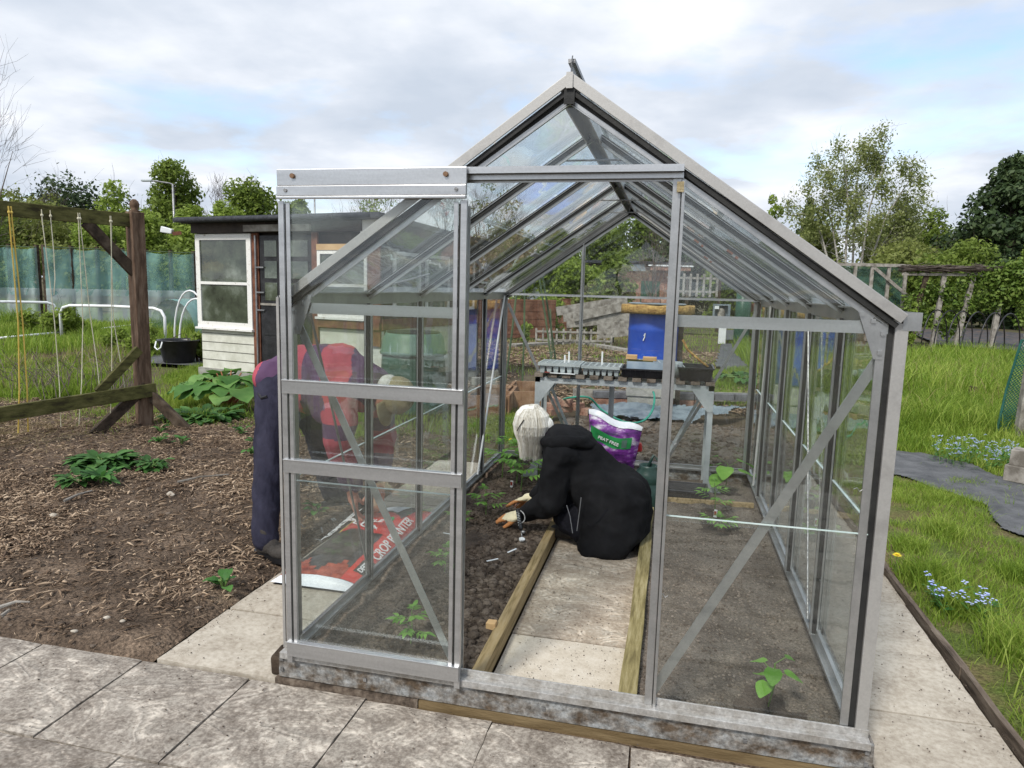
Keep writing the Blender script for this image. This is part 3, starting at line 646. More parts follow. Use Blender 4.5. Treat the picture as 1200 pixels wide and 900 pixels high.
part('cross_bar', MB().box(1.306, .0, zc-.018, 1.905, .005, zc+.018), MT['alu2'])
part('cross_bar', MB().box(.024, .0, zc-.018, .63, .005, zc+.018), MT['alu2'])
m = MB(); m.box(.024, LN-.006, ZE-.005, W-.024, LN, ZE+.012); m.box(.024, LN-.022, ZE-.005, W-.024, LN-.006, ZE-.002); part('cross_bar', m, MT['alu2'])
# header with door track
m = MB(); m.box(.008, -.052, 1.826, 1.312, -.004, 1.832); m.box(.008, -.01, 1.79, 1.312, -.004, 1.826); m.box(.008, -.052, 1.812, 1.312, -.048, 1.826)
m.box(.008, -.03, 1.796, 1.312, -.026, 1.812)
part('door_track', m, MT['alu2'])
# diagonals
part('diagonal_brace', MB().beam((1.304, .012, .15), (1.905, .012, 1.315), .004, .03, up=(0, 0, 1)), MT['alu'])
part('diagonal_brace', MB().beam((.022, .012, 1.35), (.61, .012, .16), .004, .026, up=(0, 0, 1)))
part('diagonal_brace', MB().beam((.03, LN-.012, 1.34), (.6, LN-.012, .2), .004, .022, up=(0, 0, 1)))
part('diagonal_brace', MB().beam((1.9, LN-.012, 1.34), (1.33, LN-.012, .2), .004, .022, up=(0, 0, 1)))
MT['rod'] = mat('white coated rod', (.5, .5, .49), (.68, .68, .66), rough=.4, metal=.2, bump=0)
part('brace_rod', MB().tube([(.02, 3.1, 1.4), (.02, 2.42, .15)], .0075, 6), MT['rod'])
part('brace_rod', MB().tube([(W-.02, 2.55, 1.39), (W-.02, 2.75, .15)], .007, 6), MT['rod'])
part('brace_rod', MB().tube([(.02, .12, 1.36), (.02, .62, .15)], .005, 6), MT['steel'])
part('brace_rod', MB().tube([(W-.02, 1.22, 1.30), (W-.02, .72, .15)], .004, 6), MT['steel'])
# roof stays
part('roof_stay', MB().tube([(.0, .62, ZE+.02), (.03, .35, 1.36), (.16, 1.1, 1.52)][0:1]+[(.16, 1.0, 1.52)], .004, 6), MT['steel'])
for y in (.64*1.05, .64*3, .64*4):
    zz_ = ZR-.1; part('ridge_tie', MB().tube([(W/2-.14, y, zz_-.03), (W/2-.12, y, zz_-.015), (W/2+.12, y, zz_-.015), (W/2+.14, y, zz_-.03)], .004, 6), MT['steel'])
for y, x in ((2.2, .45), (1.75, 1.42), (2.4, 1.5), (1.1, 1.55)):
    nr = nrmL if x < 1 else nrmR; c_ = V((x, y, slope(x)-.045))
    m = MB(); dv = V((1, 0, sl_ if x < 1 else -sl_)).normalized()
    m.beam(c_-dv*.02+V((0, -.1 if x < 1 else -.03, 0)), c_-dv*.02+V((0, .1 if x < 1 else .03, 0)), .03, .008, up=nr); m.beam(c_+dv*.02, c_+dv*.02+V((0, .05, 0)), .014, .01, up=nr)
    part('vent_catch', m, MT['steel'] if x < 1 else MT['rust'])
# gusset plates
def tri(x, q):
    mb = MB(); y = -.007
    P_ = [(x, ZE-.035), (x-q*.085, ZE+.02), (x-q*.03, ZE-.125), (x-q*.008, ZE-.125)]
    vs = [(px, y, pz) for px, pz in P_]+[(px, y+.0022, pz) for px, pz in P_]
    mb.add(vs, [(0, 1, 2, 3), (7, 6, 5, 4), (0, 4, 5, 1), (1, 5, 6, 2), (2, 6, 7, 3), (3, 7, 4, 0)])
    for px, pz in ((x-q*.016, ZE-.105), (x-q*.012, ZE-.05), (x-q*.04, ZE-.015), (x-q*.072, ZE+.004)): mb.beam((px, y, pz), (px, y-.006, pz), .012, .012)
    return mb
part('gusset_plate', tri(1.902, 1)); part('gusset_plate', tri(.02, -1))
# glass
gt = .003
def pane(vs, off):
    mb = MB(); off = V(off); n = len(vs); vs = [V(p) for p in vs]
    mb.add([p for p in vs]+[p+off for p in vs], [tuple(range(n)), tuple(range(2*n-1, n-1, -1))]+[(i, i+n, (i+1) % n+n, (i+1) % n) for i in range(n)])
    return part('glass_pane', mb, MT['glass'])
ZM = .755
for x, q in ((0, -1), (W, 1)):
    for i in range(NB):
        y0, y1 = BY[i]+.006, BY[i+1]-.006; xo = x+q*.0035
        pane([(xo, y0, .135), (xo, y1, .135), (xo, y1, ZM+.006), (xo, y0, ZM+.006)], (q*gt, 0, 0))
        xo2 = xo+q*.0042
        pane([(xo2, y0, ZM-.006), (xo2, y1, ZM-.006), (xo2, y1, ZE-.02), (xo2, y0, ZE-.02)], (q*gt, 0, 0))
        part('glass_edge', MB().box(min(xo, xo2+q*gt), y0+.004, ZM+.0065, max(xo, xo2+q*gt)-.0001, y1-.004, ZM+.0095), MT['glassedge'])
for q, nr in ((-1, nrmL), (1, nrmR)):
    for i in range(NB):
        y0, y1 = BY[i]+.006, BY[i+1]-.006
        e = V((W/2+q*W/2, 0, ZE+.012)); t = V((W/2+q*.028, 0, ZR-.022)); md = e.lerp(t, .52); Y0, Y1 = V((0, y0, 0)), V((0, y1, 0))
        pane([e+Y0+nr*.002, e+Y1+nr*.002, md+Y1+nr*.002, md+Y0+nr*.002], nr*gt)
        md2 = md+(e-md)*.03
        pane([md2+Y0+nr*.0062, md2+Y1+nr*.0062, t+Y1+nr*.0062, t+Y0+nr*.0062], nr*gt)
        part('glass_edge', MB().beam(md2+Y0+nr*.007-(t-md).normalized()*.004, md2+Y1+nr*.007-(t-md).normalized()*.004, .003, .004, up=nr), MT['glassedge'])
def gable_glass(y, s, xs_, z0s):
    for (x0, x1, z0) in z0s:
        top = [(x1, slope(x1)-.035), (x0, slope(x0)-.035)]
        if x0 < W/2 < x1: top.insert(1, (W/2, ZR-.045))
        pane([(x0, y, z0), (x1, y, z0)]+[(px, y, pz) for px, pz in top], (0, s*gt, 0))
gable_glass(-.003, 1, 0, [(1.31, 1.905, ZM-.006), (.025, .628, ZM-.006)])
pane([(1.31, .0012, .14), (1.905, .0012, .14), (1.905, .0012, ZM+.006), (1.31, .0012, ZM+.006)], (0, gt, 0))
pane([(.025, .0012, .14), (.628, .0012, .14), (.628, .0012, ZM+.006), (.025, .0012, ZM+.006)], (0, gt, 0))
for x0, x1 in ((1.31, 1.905), (.025, .628)): part('glass_edge', MB().box(x0, -.0028, ZM+.0065, x1, .004, ZM+.0095), MT['glassedge'])
zt = 1.835; pane([(W/2-(ZR-.04-zt)/sl_, -.003, zt), (W/2+(ZR-.04-zt)/sl_, -.003, zt), (W/2, -.003, ZR-.042)], (0, gt, 0))
gable_glass(LN+.002, -1, 0, [(.03, .598, .14), (.626, 1.306, .14), (1.334, W-.03, .14)])
# sliding door
D0, D1, yd = .010, .662, -.062
m = MB()
m.box(D0, yd, .1, D0+.02, yd+.004, 1.73); m.box(D0+.005, yd+.004, .1, D0+.01, yd+.03, 1.73); m.box(D0+.028, yd, .14, D0+.042, yd+.004, 1.725); m.box(D0+.02, yd+.012, .14, D0+.028, yd+.016, 1.725)
m.box(D1-.02, yd, .1, D1, yd+.004, 1.73); m.box(D1-.01, yd+.004, .1, D1-.005, yd+.03, 1.73); m.box(D1-.042, yd, .14, D1-.028, yd+.004, 1.725); m.box(D1-.028, yd+.012, .14, D1-.02, yd+.016, 1.725)
door = part('sliding_door', m, MT['alu2'], bevel=.001)
for x_, z_ in ((1.325, .5), (1.325, 1.0), (1.865, .9), (.6, .95), (.6, 1.25), (.05, .6)): part('glazing_clip', MB().tube([(x_-.012, -.008, z_), (x_-.004, -.010, z_+.006), (x_+.004, -.008, z_-.006), (x_+.012, -.007, z_)], .0015, 5), MT['steel'])
part('rubber_seal', MB().box(D0+.021, yd+.004, .14, D0+.027, yd+.010, 1.72), MT['seal'], door); part('rubber_seal', MB().box(D1-.027, yd+.004, .14, D1-.021, yd+.010, 1.72), MT['seal'], door)
m = MB(); m.box(D0+.001, yd-.006, 1.778, D1-.001, yd+.004, 1.83); m.box(D0+.001, yd-.01, 1.745, D1-.001, yd+.004, 1.7765); m.box(D0+.001, yd-.014, 1.735, D1-.001, yd+.002, 1.7435)
part('door_top_rail', m, MT['alu2'], door, bevel=.0015)
for x, z in ((.07, 1.808), (.595, 1.808), (.045, 1.762), (.63, 1.762)):
    part('bolt', MB().tube([(x, yd-.006 if z > 1.8 else yd-.01, z), (x, yd-.014, z)], .008 if z > 1.8 else .006, 10), mat('rusty bolt', (.12, .06, .03), (.2, .12, .07), rough=.7) if z > 1.8 else MT['steel'], door)
for z0, z1 in ((1.088, 1.134), (.81, .856), (.128, .182)):
    m = MB(); m.box(D0+.004, yd-.008, z0, D1-.002, yd-.001, z1); m.box(D0+.004, yd-.011, z1-.003, D1-.002, yd+.012, z1+.0015)
    part('door_rail', m, MT['alu2'], door, bevel=.001)
for z0, z1 in ((.184, .808), (.858, 1.086), (1.136, 1.733)):
    mb = MB(); mb.box(D0+.02, yd+.006, z0, D1-.02, yd+.009, z1); part('glass_pane', mb, MT['glass'], door)
m = MB(); m.tube([(.1, yd-.02, 1.78), (.1, yd+.02, 1.78)], .008, 8)
# timber edging inside and outside
tag(MB().beam((.682, .05, .045), (.682, 2.5, .045), .046, .075).rough(.003, 3).obj('edging_board', MT['boardY'], bevel=.003), 'straight brown timber board edging the left bed inside the greenhouse', 'edging board')
m = MB(); 
for k in range(12):
    y0 = .05+k*.2; y1 = y0+.2; wv = lambda y: .055+.02*vnoise(np.array(y*4.3), np.array(2.2)); cx = lambda y: 1.222+.012*(vnoise(np.array(y*3.1), np.array(7.))-.5)
    m.beam((cx(y0), y0, .04), (cx(y1), y1, .04), wv(y0), .07, w2=wv(y1))
tag(m.obj('edging_board', MT['boardG'], bevel=.002), 'wavy-edged greenish timber board along the right side of the slab walkway', 'edging board')
m = MB()
for k in range(14):
    y0 = -.6+k*.33; m.beam((2.495+.008*math.sin(k*1.7), y0, .006+.006*math.sin(k)), (2.495+.008*math.sin((k+1)*1.7), y0+.33, .006+.006*math.sin(k+1)), .022+.01*(k % 3 == 1), .05)
tag(m.rough(.004, 5).obj('edging_board', MT['edge']), 'dark split timber edging between the pale slab path and the lawn', 'edging board')
tag(MB().beam((1.26, 2.52, .06), (1.9, 2.57, .06), .03, .03).rough(.003, 3).obj('timber_batten', MT['boardY']), 'thin timber batten lying across the back of the right bed by the bench foot', 'batten')
tag(MB().box(-.1, -.012, .004, -.05, .085, .085).rough(.015, 14).obj('stone_wedge', MT['darkwood'], bevel=.01), 'brown stone wedge set against the left corner of the greenhouse plinth', 'stone')
# bench (staging)
BX0, BX1, BF, BB, BZ = .335, 1.615, 2.83, 3.14, .85
bn = thing('potting_bench', ((BX0+BX1)/2, (BF+BB)/2, .05), 'grey metal potting bench with slatted wooden top at the back of the greenhouse', 'bench')
g2 = mat('bench aluminium', (.36, .39, .4), (.52, .55, .56), rough=.5, metal=.35, bump=.1)
m = MB(); m.box(BX0, BF, BZ-.075, BX1, BF+.004, BZ-.03); m.box(BX0, BB-.004, BZ-.075, BX1, BB, BZ-.03); m.box(BX0, BF, BZ-.034, BX1, BF+.04, BZ-.03); part('top_frame', m, g2, bn)
for k in range(13):
    x = BX0+.03+k*(BX1-BX0-.06)/12; part('slat', MB().beam((x, BF-.025, BZ-.017), (x, BB+.02, BZ-.017), .062, .024).rough(.002, 9), MT['slat'], bn)
for x, q in ((BX0, 1), (BX1, -1), (.86, 1)):
    for y, s in ((BF, 1), (BB, -1)):
        if x == .86 and s == 1: continue
        m = MB(); x0, x1 = sorted((x, x+q*.038)); m.box(x0, min(y, y+s*.004), .05, x1, max(y, y+s*.004), BZ-.035); xx = (x, x+q*.004); m.box(min(xx), min(y+s*.004, y+s*.036), .05, max(xx), max(y+s*.004, y+s*.036), BZ-.035)
        lg = part('leg', m, g2, bn)
        if x == .86: continue
        y_ = y-s*.003
        vs = [(x+q*.002, y_, BZ-.07), (x+q*.15, y_, BZ-.07), (x+q*.04, y_, BZ-.22), (x+q*.002, y_, BZ-.22)]
        mb = MB(); mb.add(vs+[(p[0], p[1]-s*.002, p[2]) for p in vs], [(0, 1, 2, 3), (7, 6, 5, 4), (0, 4, 5, 1), (1, 5, 6, 2), (2, 6, 7, 3), (3, 7, 4, 0)])
        vs = [(x+q*.002, y_, .05), (x-q*.1, y_, .05), (x+q*.002, y_, .15)]; vs2 = [(x+q*.036, y_, .15), (x+q*.036, y_, .05)]
        part('gusset', mb, g2, lg); mb = MB()
        vs = [(x-q*.09, y_, .052), (x+q*.036, y_, .052), (x+q*.036, y_, .15), (x+q*.0, y_, .15)]
        mb.add(vs+[(p[0], p[1]-s*.002, p[2]) for p in vs], [(0, 1, 2, 3), (7, 6, 5, 4), (0, 4, 5, 1), (1, 5, 6, 2), (2, 6, 7, 3), (3, 7, 4, 0)])
        part('gusset', mb, g2, lg)
part('brace', MB().beam((BX1-.06, BB-.01, BZ-.12), (1.28, BB-.01, .15), .004, .022), g2, bn)
part('brace', MB().beam((BX0+.06, BB-.01, BZ-.12), (.66, BB-.01, .15), .004, .022), g2, bn)
# ============================================================ PEOPLE
def set_attr(o, name, fn):
    me = o.data; at = me.attributes.new(name, 'FLOAT', 'POINT'); org = V(o.get('org', (0, 0, 0)))
    at.data.foreach_set('value', [float(fn(v.co+org, v.normal)) for v in me.vertices])
def segd(p, a, b):
    a, b = V(a), V(b); d = b-a; t = max(0, min(1, (p-a).dot(d)/d.length_squared)); return (p-(a+d*t)).length, t*d.length
def hand(mb, wrist, fwd, palm, side, L_=.185, curl=.6, spread=.12, fat=1.0):
    """palm plus five unequal bent fingers; palm = direction the palm faces, side=+1 if the thumb lies along fwd x palm"""
    w, f, n = V(wrist), V(fwd).normalized(), V(palm).normalized(); n = (n-f*f.dot(n)).normalized(); s = f.cross(n)*side
    k = L_/.185
    pc = w+f*.048*k
    R = Matrix((s, f, n)).transposed()
    mb.ell(pc, (.042*k*fat, .052*k, .016*k*fat), 16, 10, R); mb.ell(w+f*.075*k, (.042*k*fat, .022*k, .014*k*fat), 14, 8, R)
    mb.capsule(w-f*.03*k, .026*k*fat, w+f*.02*k, .028*k*fat)
    for j, (o_, ln) in enumerate(((.031, .072), (.0105, .082), (-.011, .075), (-.031, .058))):
        a = w+f*(.085*k)+s*o_*k; d = (f+s*(o_*spread*18)).normalized(); r = .0096*k*fat; ang = curl*(.28+.06*j)
        for q, fr in enumerate((.45, .3, .25)):
            d = (d*math.cos(ang)+n*math.sin(ang)).normalized(); b = a+d*ln*fr*k*1.15; mb.capsule(a, r, b, r*.92, 10); a = b; r *= .92; ang = curl*.5
    a = w+f*.025*k+s*.03*k; d = (f*.8+s*(.75 if spread > .1 else .35)+n*.45).normalized(); r = .012*k*fat
    for fr in (.045, .032, .026):
        b = a+d*fr*k; mb.capsule(a, r, b, r*.9, 10); a = b; r *= .9; d = (d+f*.5+n*.15).normalized()

# ---- man bending over the sack
man = thing('person', (-.85, 1.4, 0), 'person in pink and purple striped shirt and khaki cap bending over the red sack', 'person')
HN, HF = V((-.84, 1.26, .88)), V((-.83, 1.50, .88))
KN, KF = V((-.80, 1.12, .47)), V((-.82, 1.74, .48))
AN, AF = V((-.765, 1.01, .09)), V((-.83, 1.9, .085))
SP = [V((-.84, 1.38, .90)), V((-.69, 1.37, .955)), V((-.5, 1.36, .965)), V((-.34, 1.35, .90))]
SN, SF = V((-.38, 1.17, .885)), V((-.36, 1.54, .87))
EN, EF = V((-.40, 1.15, .60)), V((-.34, 1.62, .57))
WN, WF = V((-.39, 1.30, .285)), V((-.33, 1.53, .285))
NK, HD = V((-.27, 1.34, .905)), V((-.195, 1.33, .875))
b = MB()
for p, q, r1, r2 in ((HN, KN, .082, .058), (KN, AN, .056, .04), (HF, KF, .082, .058), (KF, AF, .056, .04), (SP[0], SP[1], .13, .125), (SP[1], SP[2], .125, .13), (SP[2], SP[3], .13, .11), (SP[3], NK, .07, .055), (NK, HD, .055, .06),
                     (SN, EN, .05, .042), (EN, WN, .042, .029), (SF, EF, .05, .042), (EF, WF, .042, .029), (SP[3], SN, .08, .06), (SP[3], SF, .08, .06), (SP[0], HN, .1, .09), (SP[0], HF, .1, .09)): b.capsule(p, r1, q, r2)
hx = V((.95, -.05, -.10)).normalized()      # crown direction
fc = V((-.10, -.14, -.98)).normalized(); fc = (fc-hx*fc.dot(hx)).normalized()     # face direction
sd_ = hx.cross(fc).normalized(); Rh = Matrix((sd_, fc, hx)).transposed()
hc = HD+hx*.03
b.ell(hc, (.075, .095, .115), 20, 14, Rh); b.ell(hc+fc*.035-hx*.055, (.055, .055, .055), 14, 10, Rh)
b.capsule(hc+fc*.09+hx*.0, .009, hc+fc*.108-hx*.028, .014, 8); b.ell(hc+fc*.09-hx*.063, (.024, .012, .009), 10, 6, Rh)
for s in (-1, 1):
    b.ell(hc+sd_*s*.077-fc*.005-hx*.01, (.009, .019, .031), 10, 8, Rh)
    b.ell(hc+sd_*s*.033+fc*.083+hx*.008, (.014, .01, .008), 8, 6, Rh)
hand(b, WN, (.05, .25, -.97), (.8, .35, .1), -1, .19, .55, fat=1.15)
hand(b, WF, (-.05, -.2, -.97), (-.3, -.9, .1), 1, .19, .7, fat=1.15)
man_body = fused('body', b, MT['skin'], man, .007, 4)
# shirt
b = MB()
for p, q, r1, r2 in ((SP[0]+V((.0, 0, .0)), SP[1], .15, .162), (SP[1], SP[2], .17, .17), (SP[2], SP[3], .17, .14), (SP[3], SN, .13, .085), (SP[3], SF, .13, .085),
                     (SN, EN+V((0, 0, .04)), .09, .082), (EN+V((0, 0, .04)), WN+V((0, 0, .07)), .082, .06), (SF, EF, .085, .078), (EF, WF+V((0, 0, .07)), .078, .055)): b.capsule(p, r1, q, r2, 18)
b.ell((-.63, 1.37, .86), (.25, .17, .14)); b.ell((-.5, 1.18, .84), (.1, .06, .13))
b.capsule((-.865, 1.27, .935), .10, (-.865, 1.47, .935), .10); b.capsule((-.89, 1.28, .87), .06, (-.89, 1.42, .87), .06)
def wr(p): return .014*mnoise.noise(p*9)+.008*mnoise.noise(V((p.x*22, p.y*22, p.z*9)))
sh = fused('shirt', b, MT['shirt'], man, .0095, 5, wr)
def band(p, n):
    dt, st_ = min((segd(p, SP[0], SP[1]), 0), (segd(p, SP[1], SP[2]), 1), (segd(p, SP[2], SP[3]), 2), key=lambda z: z[0][0])[0][0], 0
    sx = (p.x+.02*math.sin(p.y*5)) + .35*(p.z-1.0)*(1 if p.x > -.55 else -.25)
    da, sa = segd(p, SN, EN); db, sb = segd(p, EN, WN); dc, s3 = segd(p, SF, EF); dd, s4 = segd(p, EF, WF)
    arm = min(da, db, dc, dd)
    if p.z < .80 and arm < .105:
        s = sa if da == arm else .28+sb if db == arm else s3 if dc == arm else .28+s4
        k = s
        return 0 if k < .16 else 1 if k < .24 else 0 if k < .39 else 1
    if sx < -.90: return 0
    if sx < -.77: return 1
    if sx < -.645: return 0
    if sx < -.535: return 1
    if sx < -.36: return 0
    return 1
set_attr(sh, 'band', band)
collar = MB(); collar.capsule((-.30, 1.30, .955), .038, (-.27, 1.40, .95), .036); collar.capsule((-.3, 1.28, .93), .03, (-.285, 1.26, .87), .022)
fused('collar', collar, MT['hairg'], man, .007, 3)
# trousers
b = MB()
for p, q, r1, r2 in ((HN, KN, .112, .082), (KN, AN+V((0, 0, .0)), .08, .068), (HF, KF, .11, .085), (KF, AF+V((0, 0, .02)), .092, .076), (SP[0]+V((-.02, -.06, -.02)), SP[0]+V((-.02, .07, -.02)), .135, .135), (SP[0], V((-.78, 1.38, .9)), .13, .135)): b.capsule(p, r1, q, r2, 18)
def wr2(p): return .006*abs(mnoise.noise(V((p.x*9, p.y*9, p.z*15+p.x*16))))*2-.003+.010*mnoise.noise(V((p.x*9, p.y*9, p.z*5)))+.007*mnoise.noise(V((p.x*14, p.y*14, p.z*19+p.x*12)))
tr = fused('trousers', b, MT['navy'], man, .0105, 5, wr2)
for A, dr in ((AN, V((.96, -.25, 0))), (AF, V((.9, .35, 0)))):
    dr = dr.normalized(); b = MB(); g0 = V((A.x, A.y, 0)); R_ = Matrix((dr, dr.cross(V((0, 0, 1)))*-1, V((0, 0, 1)))).transposed()
    b.ell(g0+dr*.02+V((0, 0, .065)), (.085, .048, .05), 14, 9, R_); b.ell(g0+dr*.125+V((0, 0, .048)), (.095, .052, .04), 14, 9, R_); b.capsule(g0+V((0, 0, .06)), .05, g0+V((0, 0, .14)), .052)
    s_ = fused('boot', b, MT['boot'], man, .006, 3)
    m = MB(); n = 20; base = [(g0+dr*(.07+.145*math.cos(t))+dr.cross(V((0, 0, 1)))*(.05*math.sin(t)*(1+.12*math.cos(t)))) for t in [2*math.pi*k/n for k in range(n)]]
    m.add([p+V((0, 0, .0)) for p in base]+[p+V((0, 0, .028)) for p in base], [tuple(range(n-1, -1, -1)), tuple(range(n, 2*n))]+[(k, (k+1) % n, n+(k+1) % n, n+k) for k in range(n)])
    m.obj('sole', MT['blackplastic'], s_)
m = MB(); m.tube([(-.87, 1.15, .86), (-.84, 1.13, .84), (-.81, 1.135, .85)], .008, 6); m.obj('key_clip', MT['blackplastic'], man)
# cap
b = MB(); b.ell(hc+hx*.03, (.086, .106, .1), 22, 14, Rh); 
b2 = fused('cap', b, MT['cap'], man, .006, 3, lambda p: .002*mnoise.noise(p*30))
m = MB(); vs = []; nseg = 14
for L2 in range(2):
    for j in range(5):
        for i in range(nseg+1):
            a_ = -1.15+2.3*i/nseg; rr = .096+j*.021*math.cos(a_*.8)
            p = hc+hx*(.012-.0045*L2-.004*j+.0-.028*(math.sin(a_)**2)*(1))+fc*(rr*math.cos(a_))+sd_*(rr*.86*math.sin(a_)); vs.append(p)
nn = (nseg+1)*5; fs = []
for L2 in range(2):
    for j in range(4):
        for i in range(nseg):
            q = (L2*nn+j*(nseg+1)+i, L2*nn+j*(nseg+1)+i+1, L2*nn+(j+1)*(nseg+1)+i+1, L2*nn+(j+1)*(nseg+1)+i); fs.append(q if L2 == 0 else q[::-1])
for i in range(nseg): fs.append((4*(nseg+1)+i, 4*(nseg+1)+i+1, nn+4*(nseg+1)+i+1, nn+4*(nseg+1)+i))
for j in range(4):
    fs.append((j*(nseg+1), (j+1)*(nseg+1), nn+(j+1)*(nseg+1), nn+j*(nseg+1))); fs.append((j*(nseg+1)+nseg, (j+1)*(nseg+1)+nseg, nn+(j+1)*(nseg+1)+nseg, nn+j*(nseg+1)+nseg))
m.add(vs, fs); m.obj('cap_brim', MT['cap'], b2, True)
b = MB(); b.ell(hc-fc*.035-hx*.03, (.081, .07, .065), 16, 10, Rh); fused('hair', b, MT['hairg'], man, .007, 2, lambda p: .003*mnoise.noise(p*60))

# ---- woman kneeling on the path
wo_ = thing('person', (.95, 1.72, .012), 'white-haired person in a long black hooded coat kneeling on the greenhouse path', 'person')
PV, CH, NKw = V((1.02, 1.74, .245)), V((.80, 1.73, .49)), V((.69, 1.72, .60))
Sn, Sf = V((.735, 1.565, .53)), V((.72, 1.90, .53))
En, Ef = V((.69, 1.535, .285)), V((.64, 1.99, .32))
Wn, Wf = V((.50, 1.66, .145)), V((.50, 1.94, .165))
HC = V((.535, 1.70, .685))
Kn, Kf = V((.78, 1.62, .16)), V((.72, 1.82, .2))
b = MB()
for p, q, r1, r2 in ((PV, CH, .12, .12), (CH, NKw, .11, .05), (NKw, HC, .048, .05), (CH, Sn, .07, .05), (CH, Sf, .07, .05), (Sn, En, .042, .036), (En, Wn, .036, .024), (Sf, Ef, .042, .036), (Ef, Wf, .036, .024),
                     (PV, Kn, .09, .06), (PV, Kf, .09, .06), (Kn, V((1.08, 1.62, .07)), .055, .035), (Kf, V((.82, 1.82, .08)), .055, .035)): b.capsule(p, r1, q, r2)
wx = V((-.72, -.05, .69)).normalized(); wf = V((-.62, .02, -.78)).normalized(); wsd = wx.cross(wf).normalized(); wf = wsd.cross(wx); Rw = Matrix((wsd, wf, wx)).transposed()
b.ell(HC, (.07, .088, .105), 20, 14, Rw); b.ell(HC+wf*.03-wx*.05, (.05, .05, .05), 14, 10, Rw); b.capsule(HC+wf*.085, .008, HC+wf*.1-wx*.025, .012, 8)
for s in (-1, 1): b.ell(HC+wsd*s*.072, (.008, .017, .028), 10, 8, Rw); b.ell(HC+wsd*s*.03+wf*.078+wx*.008, (.013, .009, .007), 8, 6, Rw)
b.ell(HC+wf*.083-wx*.056, (.02, .01, .007), 8, 6, Rw)
hand(b, Wn, (-.96, .1, -.22), (0, .25, -1), 1, .135, .9, .03); hand(b, Wf, (-.95, -.1, -.25), (0, -.3, -1), -1, .135, .9, .03)
fused('body', b, MT['skin'], wo_, .007, 4)
# coat
b = MB()
b.capsule(PV+V((.005, -.05, .01)), .188, CH+V((.0, -.03, -.01)), .145, 22); b.capsule(PV+V((.005, .07, .01)), .18, CH+V((.0, .05, -.01)), .145, 22); b.capsule((.85, 1.70, .565), .08, (1.04, 1.73, .37), .10, 18); b.capsule(CH, .15, NKw+V((.02, 0, -.05)), .11, 20)
b.capsule(CH+V((0, 0, .0)), .12, Sn, .095); b.capsule(CH, .12, Sf, .095)
for S_, E_, W_ in ((Sn, En, Wn), (Sf, Ef, Wf)): b.capsule(S_, .088, E_, .082, 18); b.capsule(E_, .08, W_+V((.03, 0, .012)), .046, 18)
# skirt column reaching the floor
n = 40; vs = []; lv = [(0.0, .152, .268, 1.0), (.05, .168, .268, 1.012), (.10, .195, .262, 1.04), (.2, .208, .25, 1.04), (.3, .198, .235, 1.03), (.4, .15, .2, .98)]
for z, rx, ry, cx in lv:
    for k in range(n):
        t = 2*math.pi*k/n; c_, s_ = math.cos(t), math.sin(t); e_ = .72
        fold = 1+.035*math.sin(5*t+1)*(1-z/.4)+.02*math.sin(11*t)*(1-z/.4)
        vs.append((cx+rx*math.copysign(abs(c_)**e_, c_)*fold, 1.725+ry*math.copysign(abs(s_)**e_, s_)*fold, z+.012))
m_ = len(lv); b.add(vs, [(i*n+k, i*n+(k+1) % n, (i+1)*n+(k+1) % n, (i+1)*n+k) for i in range(m_-1) for k in range(n)]+[tuple(range(n-1, -1, -1)), tuple((m_-1)*n+k for k in range(n))])
b.ell((1.065, 1.73, .31), (.168, .21, .16), 20, 14)
def wc(p):
    f_ = max(0, min(1, (.45-p.z)/.3)); rd = 1-abs(mnoise.noise(V((p.x*6+p.z*3, p.y*6, p.z*5-p.x*4)))*2); return .012*(rd-.5)+.0045*math.sin(38*(p.x*.55+p.z*.8)+5*mnoise.noise(p*5))*max(0, min(1, (p.x-.72)*5))+.012*mnoise.noise(V((p.x*11, p.y*11, p.z*4)))*(.4+f_)+.007*mnoise.noise(V((p.x*16+3, p.y*16, p.z*16)))+.004*mnoise.noise(p*30)
coat = fused('coat', b, MT['coat'], wo_, .0095, 5, wc)
# hood lying folded over the shoulders
b = MB(); pts = [(.635, 1.62, .615), (.70, 1.56, .625), (.77, 1.555, .635), (.84, 1.60, .635), (.875, 1.70, .64), (.86, 1.80, .64), (.79, 1.87, .645), (.70, 1.87, .63), (.635, 1.81, .62)]
for i in range(len(pts)-1): b.capsule(V(pts[i])+V((0, 0, -.012)), .030+.010*math.sin(i*1.1), V(pts[i+1])+V((0, 0, -.012)), .030+.010*math.sin((i+1)*1.1), 14)
b.ell((.785, 1.71, .625), (.15, .155, .05), 22, 12, Matrix.Rotation(.30, 3, 'Y')); b.ell((.70, 1.70, .645), (.075, .12, .045), 18, 10); b.capsule((.88, 1.66, .60), .03, (.935, 1.69, .575), .018, 12); b.capsule((.80, 1.66, .63), .045, (.915, 1.68, .575), .022, 14); b.capsule((.80, 1.76, .63), .045, (.915, 1.73, .575), .022, 14); b.capsule((.67, 1.63, .62), .038, (.655, 1.6, .53), .028); b.capsule((.655, 1.6, .53), .026, (.645, 1.6, .46), .022)
fused('hood', b, MT['coat'], coat, .008, 4, lambda p: .004*mnoise.noise(V((p.x*9, p.y*22, p.z*22)))+.003*mnoise.noise(p*34))
b = MB(); b.ell((.71, 1.70, .640), (.085, .09, .028), 16, 9); b.capsule((.655, 1.65, .64), .026, (.655, 1.75, .64), .026)
fused('hood_lining', b, MT['hood'], coat, .007, 3, lambda p: .006*mnoise.noise(p*30))
MT['zip'] = mat('zip metal', (.2, .2, .21), (.32, .32, .33), rough=.4, metal=.6, bump=0)
zp1 = [PY(681, 583, 1.482), PY(679, 600, 1.478), PY(676, 622, 1.47)]
MB().tube(zp1, .0024, 6).obj('pocket_zip', MT['zip'], coat)
